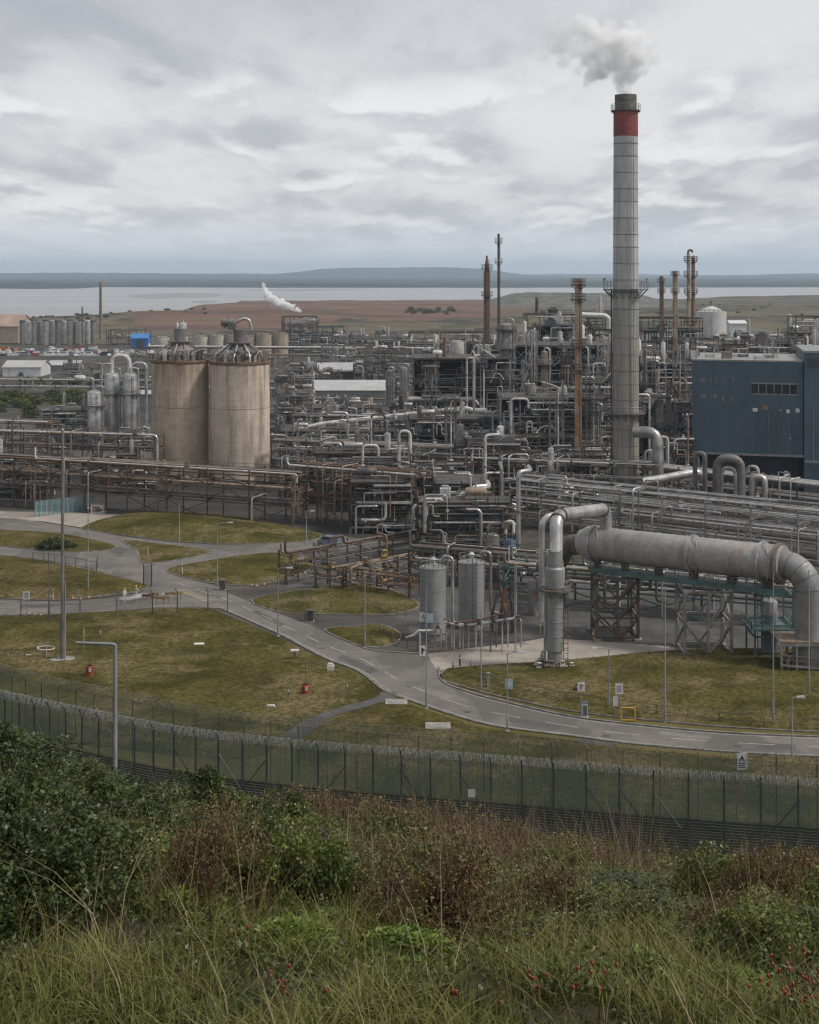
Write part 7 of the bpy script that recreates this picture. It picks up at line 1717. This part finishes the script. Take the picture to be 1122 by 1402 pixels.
for i, (lb, px, py, Y, sc) in enumerate(ML): place(pM, i == 0, px, py, Y, sc, lb)
r = random.Random(15); k = 0
for px, py, Y, sc in [(370, 1098, 26, 1.0), (755, 1150, 26, 1.0), (800, 1158, 26.5, 1.1), (845, 1165, 25.5, 1.0), (780, 1180, 22.5, 1.0), (850, 1205, 20.5, 1.0), (905, 1210, 20, .95), (960, 1215, 20.3, .95), (1015, 1222, 20, .9), (1070, 1225, 19.5, .95), (1115, 1215, 20, 1.0), (760, 1220, 18.5, .9), (690, 1200, 20, .9), (985, 1250, 16.5, .85), (800, 1250, 16.5, .8), (1040, 1265, 15, .8), (610, 1215, 18, .85), (250, 1165, 18, .85), (120, 1190, 16, .7), (390, 1160, 20, .9), (520, 1205, 19, .9), (1090, 1180, 25.5, 1.0), (905, 1175, 26.5, 1.0), (990, 1182, 27, 1.0)]:
    place(pO, k == 0, px, py, Y, sc, 'olive bramble bush on the right half of the slope' if px > 560 else 'olive bramble bush on the left half of the slope', 'bramble bushes on the slope, right half' if px > 560 else 'bramble bushes on the slope, left half'); k += 1
k = 0
for px, py, Y, sc in [(405, 1092, 27, .9), (440, 1098, 26.5, .95), (480, 1108, 27, 1.0), (520, 1112, 26.5, .95), (560, 1115, 27, 1.0), (600, 1118, 26.5, 1.0), (640, 1125, 27, .95), (680, 1135, 26.5, .95), (720, 1145, 26.8, .95), (450, 1130, 23, .9), (510, 1140, 23.5, .9), (570, 1145, 23, .95), (630, 1155, 23, .95), (690, 1165, 23.5, .9), (540, 1175, 20.5, .8), (600, 1180, 21, .8), (660, 1185, 20.5, .8), (730, 1180, 22, .85), (825, 1185, 24, .9), (880, 1190, 24, .9), (950, 1192, 24.5, .85), (1030, 1198, 24, .8)]:
    place(pB, k == 0, px, py, Y, sc, 'withered red-brown bush on the crest of the slope' if Y > 24.9 else 'withered red-brown bush just below the crest', 'withered bushes on the crest' if Y > 24.9 else 'withered bushes below the crest'); k += 1
k = 0
for px, py, Y, sc in [(470, 1275, 12.5, .7), (450, 1300, 11.5, .6), (505, 1290, 12, .65), (395, 1330, 10.5, .5), (560, 1330, 10.5, .5), (700, 1290, 12.5, .6), (240, 1310, 11.5, .55), (880, 1330, 11, .5), (1000, 1330, 11, .5)]:
    place(pX, k == 0, px, py, Y, sc, 'bright green fern-like plant in the lower middle' if 380 < px < 600 else 'bright green fern-like plant low on the slope', 'fern-like plants, lower middle' if 380 < px < 600 else 'fern-like plants low on the slope'); k += 1
r = random.Random(58)
for i in range(64):
    Y = r.uniform(11.0, 23); px = r.uniform(-20, 1140); kind = pD if (px < 420 and r.random() < .55) else r.choice((pM, pO, pO, pB, pB)); pyt = HZ + (H - height(WX(px, Y), Y) - r.uniform(.55, 1.0) * (.6 + Y / 40)) / Y * F
    o = place(kind, False, px, pyt, Y, r.uniform(.55, .85) * (.55 + Y / 38), {pD: 'dark bush scattered low among the grass of the slope', pM: 'leafy bush scattered low among the grass of the slope', pO: 'bramble scattered low among the grass of the slope', pB: 'withered brown bush scattered low among the grass of the slope'}[kind], {pD: 'dark bushes among the grass', pM: 'leafy bushes among the grass', pO: 'brambles among the grass', pB: 'withered bushes among the grass'}[kind])
# ground cover between them: one mass of leaves, one of grass
nr = np.random.default_rng(77)
def scatter(n, y0, y1, pw=1.0, margin=.33):
    y = y0 + (y1 - y0) * nr.random(n) ** pw; x = nr.uniform(-margin, margin, n) * y; return x, y
def nz_(x, y, k, o): return np.array([mnoise.fractal(Vector((a * k + o, c * k, o)), .9, 2.1, 3) for a, c in zip(x, y)])
x, y = scatter(120000, 8, 29, .7); nz = nz_(x, y, .8, 1); keep = nz > -.45; x, y, nz = x[keep], y[keep], nz[keep]; z = hgt_np(x, y); pxs = CX + x / y * F
hh = (.05 + .55 * nr.random(len(x)) ** 1.3) * np.clip(.55 + nz * .9, .1, 1.4) * np.clip((y - 6) / 10, .15, 1); tone = np.clip(.42 + nz * .45 + nr.normal(0, .22, len(x)), 0, 1)
zone = (y > 19) & (pxs > 380) & (nz > -.2); left = (pxs < 380 + 60 * nz)
cen = np.stack([x, y, z + hh], 1)
for nm, mk_, mt_, tx in (('brown_undergrowth', zone, 'brown', 'red-brown withered ground cover on the crest of the slope'), ('dark_undergrowth', left & ~zone, 'dark', 'dark green ground cover on the left of the slope'), ('olive_undergrowth', ~zone & ~left, 'olive', 'olive green ground cover on the right of the slope')):
    co, f = leaves_geo(cen[mk_], .052, .02, .5); tag(np_mesh(nm, co, f, np.repeat(tone[mk_], 4), LM[mt_]), tx, 'undergrowth', kind='stuff')
m_grass = leaf_material('fresh_grass', [(.035, .045, .007), (.075, .085, .014), (.125, .142, .024), (.18, .178, .040), (.26, .215, .085)], .6, .3)
m_straw = leaf_material('dry_grass', [(.10, .07, .035), (.20, .15, .08), (.30, .235, .14), (.40, .33, .21)], .7, .2)
def meadow(name, txt, n, y0, y1, pw, hlo, hhi, w, lean, mat, base_tone, o, cond):
    x, y = scatter(n, y0, y1, pw); nz = nz_(x, y, .75, o); pxg = CX + x / y * F; keep = nr.random(len(x)) < cond(x, y, pxg, nz); x, y, nz = x[keep], y[keep], nz[keep]
    h = nr.uniform(hlo, hhi, len(x)) * np.clip(.9 + nz, .4, 1.7) * np.clip((y + 3) / 14, .5, 1.1)
    co, f, k2 = blades_geo(np.stack([x, y, hgt_np(x, y)], 1), h, w * nr.uniform(.6, 1.5, len(x)), lean); tag(np_mesh(name, co, f, np.repeat(np.clip(base_tone + nz * .4 + nr.normal(0, .22, len(x)), 0, 1), k2), mat), txt, 'grass', kind='stuff')
meadow('grass', 'fresh yellow-green grass covering the bottom of the slope', 80000, 5, 19, .85, .09, .34, .012, .85, m_grass, .45, 9, lambda x, y, p, n: np.clip(1.05 - (y - 7.5) / 6.5 + n * 1.5, .04, 1))
meadow('meadow_grass', 'olive grass growing between the bushes of the slope', 26000, 9, 29, .8, .25, .8, .010, .65, leaf_material('olive_grass', [(.04, .04, .01), (.085, .08, .02), (.145, .125, .036), (.22, .175, .07)], .7, .25), .45, 14, lambda x, y, p, n: np.clip(.3 + n * 1.6, .03, 1))
meadow('dry_grass', 'straw coloured dry grass mixed through the slope', 5500, 6, 28, .8, .25, .75, .008, .7, m_straw, .42, 31, lambda x, y, p, n: np.clip(.15 + n * 1.6, 0.02, 1))
m_withered = leaf_material('withered_grass', [(.06, .038, .022), (.12, .078, .045), (.18, .12, .072), (.26, .19, .115)], .8, .15)
meadow('withered_grass', 'withered red-brown grass along the crest of the slope', 26000, 20, 29, .8, .5, 1.2, .012, .4, m_withered, .45, 47, lambda x, y, p, n: np.where(p > 370, np.clip(.55 + n, .1, 1), .02))
# single tall dead stalks
r = random.Random(40)
def stalk(px, py, Y, lean, lb, gr, head=True):
    x = WX(px, Y); ztip = WZ(py, Y); x0 = x - lean; z0 = height(x0, Y); t = thing('dry_grass_stalk', lb, 'grass stalk', (x0, Y, z0), gr); h_ = max(.4, ztip - z0)
    pts = [(x0 + lean * q ** 1.7, Y, z0 + h_ * q) for q in np.linspace(0, 1, 7)]
    mb = MB(); mb.tube(pts, [.0045, .004, .0036, .0032, .0028, .0024, .0016], 4, False); mb.build('stem', m_stalk, t)
    if head:
        nrl = []; mb = MB(); d = (Vector(pts[-1]) - Vector(pts[-2])).normalized(); s_ = d.orthogonal().normalized()
        for k in range(22):
            q = Vector(pts[-1]) - d * k * .011 + d * .03; e = (s_ * math.cos(k * 2.4) + d.cross(s_) * math.sin(k * 2.4)); mb.add([tuple(q), tuple(q + e * r.uniform(.004, .012) + d * .015), tuple(q + e * .009 + d * r.uniform(.02, .04))], [(0, 1, 2)])
        mb.build('seed_head', m_seed, t)
m_stalk = M('dry_stalk', (.33, .27, .17), (.24, .19, .12), .8, 0, 4); m_seed = M('seed_head', (.38, .30, .19), (.28, .22, .14), .9, 0, 6)
ST = [(255, 1042, 24, .5), (140, 1132, 12, .3), (130, 1200, 11, .25), (110, 1205, 10, .55), (240, 1140, 15, 1.2), (160, 1115, 16, .05), (250, 1130, 15, .12), (265, 1155, 14, .2), (395, 1130, 18, .5), (385, 1180, 15, .6), (490, 1125, 20, .06), (500, 1128, 20, .02), (460, 1140, 19, .05), (625, 1118, 22, .35), (640, 1160, 18, .15), (735, 1190, 16, .6), (745, 1110, 22, -.1), (765, 1125, 22, .1), (788, 1130, 23, .1), (1085, 1160, 22, .3), (1000, 1148, 22, .55), (1060, 1165, 22, .02), (1095, 1205, 18, .3), (965, 1222, 15, .4), (570, 1200, 16, .1), (520, 1250, 12, -.35), (60, 1190, 12, .4), (30, 1250, 10, .3), (330, 1260, 11, .35), (355, 1290, 10.5, .45), (300, 1210, 13, .25), (310, 1225, 13, .3), (90, 1260, 9.5, .4), (180, 1290, 9, .3), (890, 1270, 13, -.2), (930, 1265, 13, .2), (1110, 1310, 10, .4), (820, 1230, 14, .3), (790, 1215, 15, .1), (680, 1240, 14, -.3), (430, 1100, 24, .25), (395, 1085, 25, .3), (215, 1170, 14, .35), (70, 1225, 11, .5)]
for i, (px, py, Y, le) in enumerate(ST[::2] + ST[1::4]):
    far = Y > 17.5; stalk(px, py, Y, le, 'tall straw stalk rising from the crest bushes' if far else 'tall straw stalk rising from the lower slope', 'straw stalks on the crest' if far else 'straw stalks on the lower slope')
# wild rose with red hips
m_hip = M('rose_hip', (.30, .05, .035), (.2, .03, .022), .35, 0, 5)
def rose(px, py, Y, n, spread, lb):
    x = WX(px, Y); z0 = height(x, Y); zc = WZ(py, Y); t = thing('wild_rose', lb, 'wild rose', (x, Y, z0)); r = random.Random(int(px + py)); paths = []; ends = []
    for k in range(9):
        e = Vector((x + r.gauss(0, spread), Y + r.gauss(-.1, spread * .6), zc + r.gauss(0, spread * .7))); paths.append(([(x, Y, z0), (x * .6 + e.x * .4, Y * .6 + e.y * .4 - .05, z0 * .35 + e.z * .65), tuple(e)], .008)); ends.append(e)
    tube_np(paths, 0).build('stem', m_twig, t)
    for k in range(n):
        e = r.choice(ends); q = e + Vector((r.gauss(0, .11), r.gauss(-.04, .06), r.gauss(0, .10))); mb = MB(); s_ = r.uniform(.009, .014); mb.lathe([(0, -s_ * 1.5), (s_ * .8, -s_ * .8), (s_, 0), (s_ * .7, s_ * 1.0), (s_ * .25, s_ * 1.4), (.001, s_ * 1.6)], q, 8); mb.build('hip', m_hip, t)
    cen = np.array([list(ends[r.randrange(9)] + Vector((r.gauss(0, .12), r.gauss(0, .1), r.gauss(-.08, .12)))) for _ in range(260)]); co, f = leaves_geo(cen - np.array([x, Y, z0]), .05, .028, .3); np_mesh('foliage', co, f, np.repeat(nr.random(len(cen)), 4), LM['dark'], t)
for a in ((58, 1158, 16.5, 16, .22, 'wild rose with red hips high on the left slope'), (143, 1168, 16, 12, .2, 'wild rose with a few red hips below the pale pole'), (308, 1168, 16, 14, .2, 'wild rose with red hips right of the bright leafy bush'), (335, 1300, 10.5, 34, .14, 'wild rose full of red hips in the lower left middle'), (375, 1360, 9.3, 30, .15, 'wild rose with red hips near the bottom edge, left of the middle'), (612, 1265, 12, 26, .2, 'wild rose with orange-red hips in the lower middle'), (655, 1298, 11, 20, .16, 'wild rose with red hips right of the lower middle'), (600, 1345, 9.3, 14, .12, 'dark wild rose stem at the bottom middle'), (755, 1352, 9.6, 30, .15, 'wild rose with dark red hips at the bottom right of the middle'), (1090, 1345, 10, 60, .2, 'wild rose heavy with red hips in the lower right corner')): rose(*a)
# yellow leaved sapling and pale ledge at the right
t = thing('sapling', 'thin sapling with golden leaves at the right of the crest', 'sapling', (WX(1092, 20.5), 20.5, height(WX(1092, 20.5), 20.5)))
x0, z0 = t.location.x, t.location.z; rr_ = random.Random(4); paths = [([(x0, 20.5, z0), (x0 + .05, 20.5, z0 + .8), (x0 + .1, 20.5, WZ(1175, 20.5))], .014)]; cen = []
for k in range(11):
    q = Vector((x0 + .05 + rr_.uniform(-.25, .3), 20.5 + rr_.uniform(-.2, .2), rr_.uniform(WZ(1260, 20.5), WZ(1185, 20.5)))); paths.append(([(x0 + .05, 20.5, q.z - .15), tuple(q)], .006)); cen += [[q.x + rr_.gauss(0, .06) - x0, q.y + rr_.gauss(0, .06) - 20.5, q.z + rr_.gauss(0, .06) - z0] for _ in range(9)]
tube_np(paths, 0).build('stem', m_twig, t); co, f = leaves_geo(np.array(cen), .055, .04, .1); np_mesh('foliage', co, f, nr.random(len(co)), LM['gold'], t)
t = thing('stone_wall', 'low pale pinkish stone wall half hidden behind the bramble bank', 'wall', (WX(990, 22.2), 22.2, 0)); bm = bmesh.new()
mb = MB(); nw = 150; vs = []; fs = []
for k in range(nw):
    px = 862 + k * 1.9; x = WX(px, 22.2); q = mnoise.fractal(Vector((x * 3, 1, 2)), .9, 2.1, 4); zt = WZ(1199 + (px - 868) * .03, 22.2) + .05 * q; y0 = 22.2 + .05 * mnoise.noise(Vector((x * 2, 5, 1)))
    for dy_, dz in ((-.05, -.6), (-.02, -.22), (-.04 + .03 * q, -.1), (0, -.03), (.07, .0), (.22, -.02), (.26, -.6)): vs.append((x, y0 + dy_ + .02 * mnoise.noise(Vector((x * 9, dz * 20, 3))), zt + dz + .02 * mnoise.noise(Vector((x * 11, dz * 9, 7)))))
for k in range(nw - 1):
    for m_ in range(6): fs.append((k * 7 + m_, (k + 1) * 7 + m_, (k + 1) * 7 + m_ + 1, k * 7 + m_ + 1))
mb.add(vs, fs)
mb.build('coping', M('pale_stone', (.36, .32, .31), (.16, .14, .125), .9, 0, 5, bump=.6), t)

# trees and scrub of the plain
def tree_proto(name, seed, R_, Hh, mat, n=2600, ll=.5):
    global nr
    nr = np.random.default_rng(seed); r = random.Random(seed); t = thing(name, '', 'tree', (0, 0, 0)); cs = []; paths = []
    for k in range(26):
        a = r.uniform(0, 6.28); q = math.sqrt(r.random()) * R_; z = Hh * (.25 + .7 * (1 - (q / R_) ** 2 * .75) * r.uniform(.35, 1)); c = Vector((q * math.cos(a), q * math.sin(a), z)); cs.append((c, r.uniform(.22, .4) * R_, r.random())); paths.append(([(0, 0, Hh * .15), (c.x * .4, c.y * .4, c.z * .6), tuple(c)], .05 * R_))
    cen = []; tone = []
    for c, rr, tn in cs: d = nr.normal(size=(n // 26, 3)); d /= np.linalg.norm(d, axis=1)[:, None]; cen.append(np.array(c) + d * (rr * nr.uniform(.4, 1.05, n // 26))[:, None] * np.array([1, 1, .8])); tone.append(np.clip(tn * .6 + nr.normal(.2, .15, n // 26), 0, 1))
    co, f = leaves_geo(np.concatenate(cen), ll, ll * .7, .2); np_mesh('crown', co, f, np.repeat(np.concatenate(tone), 4), LM[mat], t)
    paths.append(([(0, 0, 0), (.1, 0, Hh * .3), (0, .1, Hh * .6)], .1 * R_)); tube_np(paths, 0, 6).build('trunk', m_twig, t); return t
tp = tree_proto('scrub_tree', 61, 2.6, 3.4, 'olive'); tq = tree_proto('scrub_tree', 62, 2.9, 3.0, 'dark')
r = random.Random(33); k = [0, 0]
def trees(n, px0, px1, Y0, Y1, lb, gr, s0=.7, s1=1.4):
    for _ in range(n):
        Y = r.uniform(Y0, Y1); x = WX(r.uniform(px0, px1), Y); i = r.randrange(2); p = (tp, tq)[i]
        o = p if not k[i] else dup(p, (0, 0, 0), ch=kids(p)); k[i] += 1; o.location = (x, Y, height(x, Y) - .2); o.rotation_euler = (0, 0, r.uniform(0, 6)); s_ = r.uniform(s0, s1); o.scale = (s_, s_, s_ * r.uniform(.8, 1.1)); o['label'] = lb; o['group'] = gr
trees(34, -15, 124, 470, 545, 'scrubby tree in the hedges left of the pale columns', 'scrub trees in the left hedges')
trees(16, -15, 200, 590, 640, 'scrubby tree in the hedge behind the low white building', 'scrub trees behind the white building', .7, 1.1)
trees(30, 555, 625, 1480, 1580, 'dark scrubby tree on the heath beyond the works', 'scrub trees on the heath', .7, 1.3)
trees(34, 20, 290, 1380, 1600, 'scrubby tree along the near shore of the estuary', 'scrub trees along the shore', .5, 1.0)
trees(22, 900, 1120, 1500, 1900, 'scrubby tree on the dark hill right of the chimney', 'scrub trees on the right hill', .4, .9)
trees(8, 436, 520, 700, 740, 'scrubby tree behind the boxy grey building', 'scrub trees behind the grey building', .6, 1.0)
for i, (px, py, s_) in enumerate(((60, 751, .5), (72, 752, .72), (84, 752, .62), (96, 752, .45), (78, 748, .55))):
    o = dup(tq, (0, 0, 0), ch=kids(tq)); o.location = G(px, py); o.scale = (s_, s_, s_ * .85); o.rotation_euler = (0, 0, i * 1.3); o['label'] = 'dark green shrub on the roundabout island'; o['group'] = 'shrubs on the roundabout island'; o.name = 'island_shrub'
# rough tufts on the lawns
lawns = [o for o in C.objects if o.name.split('.')[0] == 'lawn']
nr = np.random.default_rng(3); N_ = 26000
pp = []
for o in lawns:
    me = o.data; me.calc_loop_triangles()
    for tri in me.loop_triangles:
        if tri.area < .02: continue
        n = tri.area * (2.4 if tri.center[1] < 215 else .25); n = int(n) + (nr.random() < n % 1)
        if n:
            a = np.array([me.vertices[i].co for i in tri.vertices]); u = nr.random((n, 2)); u[u.sum(1) > 1] = 1 - u[u.sum(1) > 1]
            pp.append(a[0] + u[:, :1] * (a[1] - a[0]) + u[:, 1:] * (a[2] - a[0]))
base = np.concatenate(pp); nz = np.array([mnoise.noise(Vector((a * .12, c * .12, 2))) for a, c, _ in base]); h = nr.uniform(.08, .42, len(base)) ** 1.15 * np.clip(.8 + nz, .3, 1.6)
co, f, k2 = blades_geo(base, h, nr.uniform(.05, .16, len(base)), .6, 2); m_tuft = leaf_material('tuft_grass', [(.055, .055, .012), (.095, .088, .02), (.14, .112, .032), (.19, .145, .055)], .95, .2)
tag(np_mesh('tuft_grass', co, f, np.repeat(np.clip(.45 + nz * .5 + nr.normal(0, .2, len(base)), 0, 1), k2), m_tuft), 'rough tufts of grass over the lawns and verges', 'grass', kind='stuff')
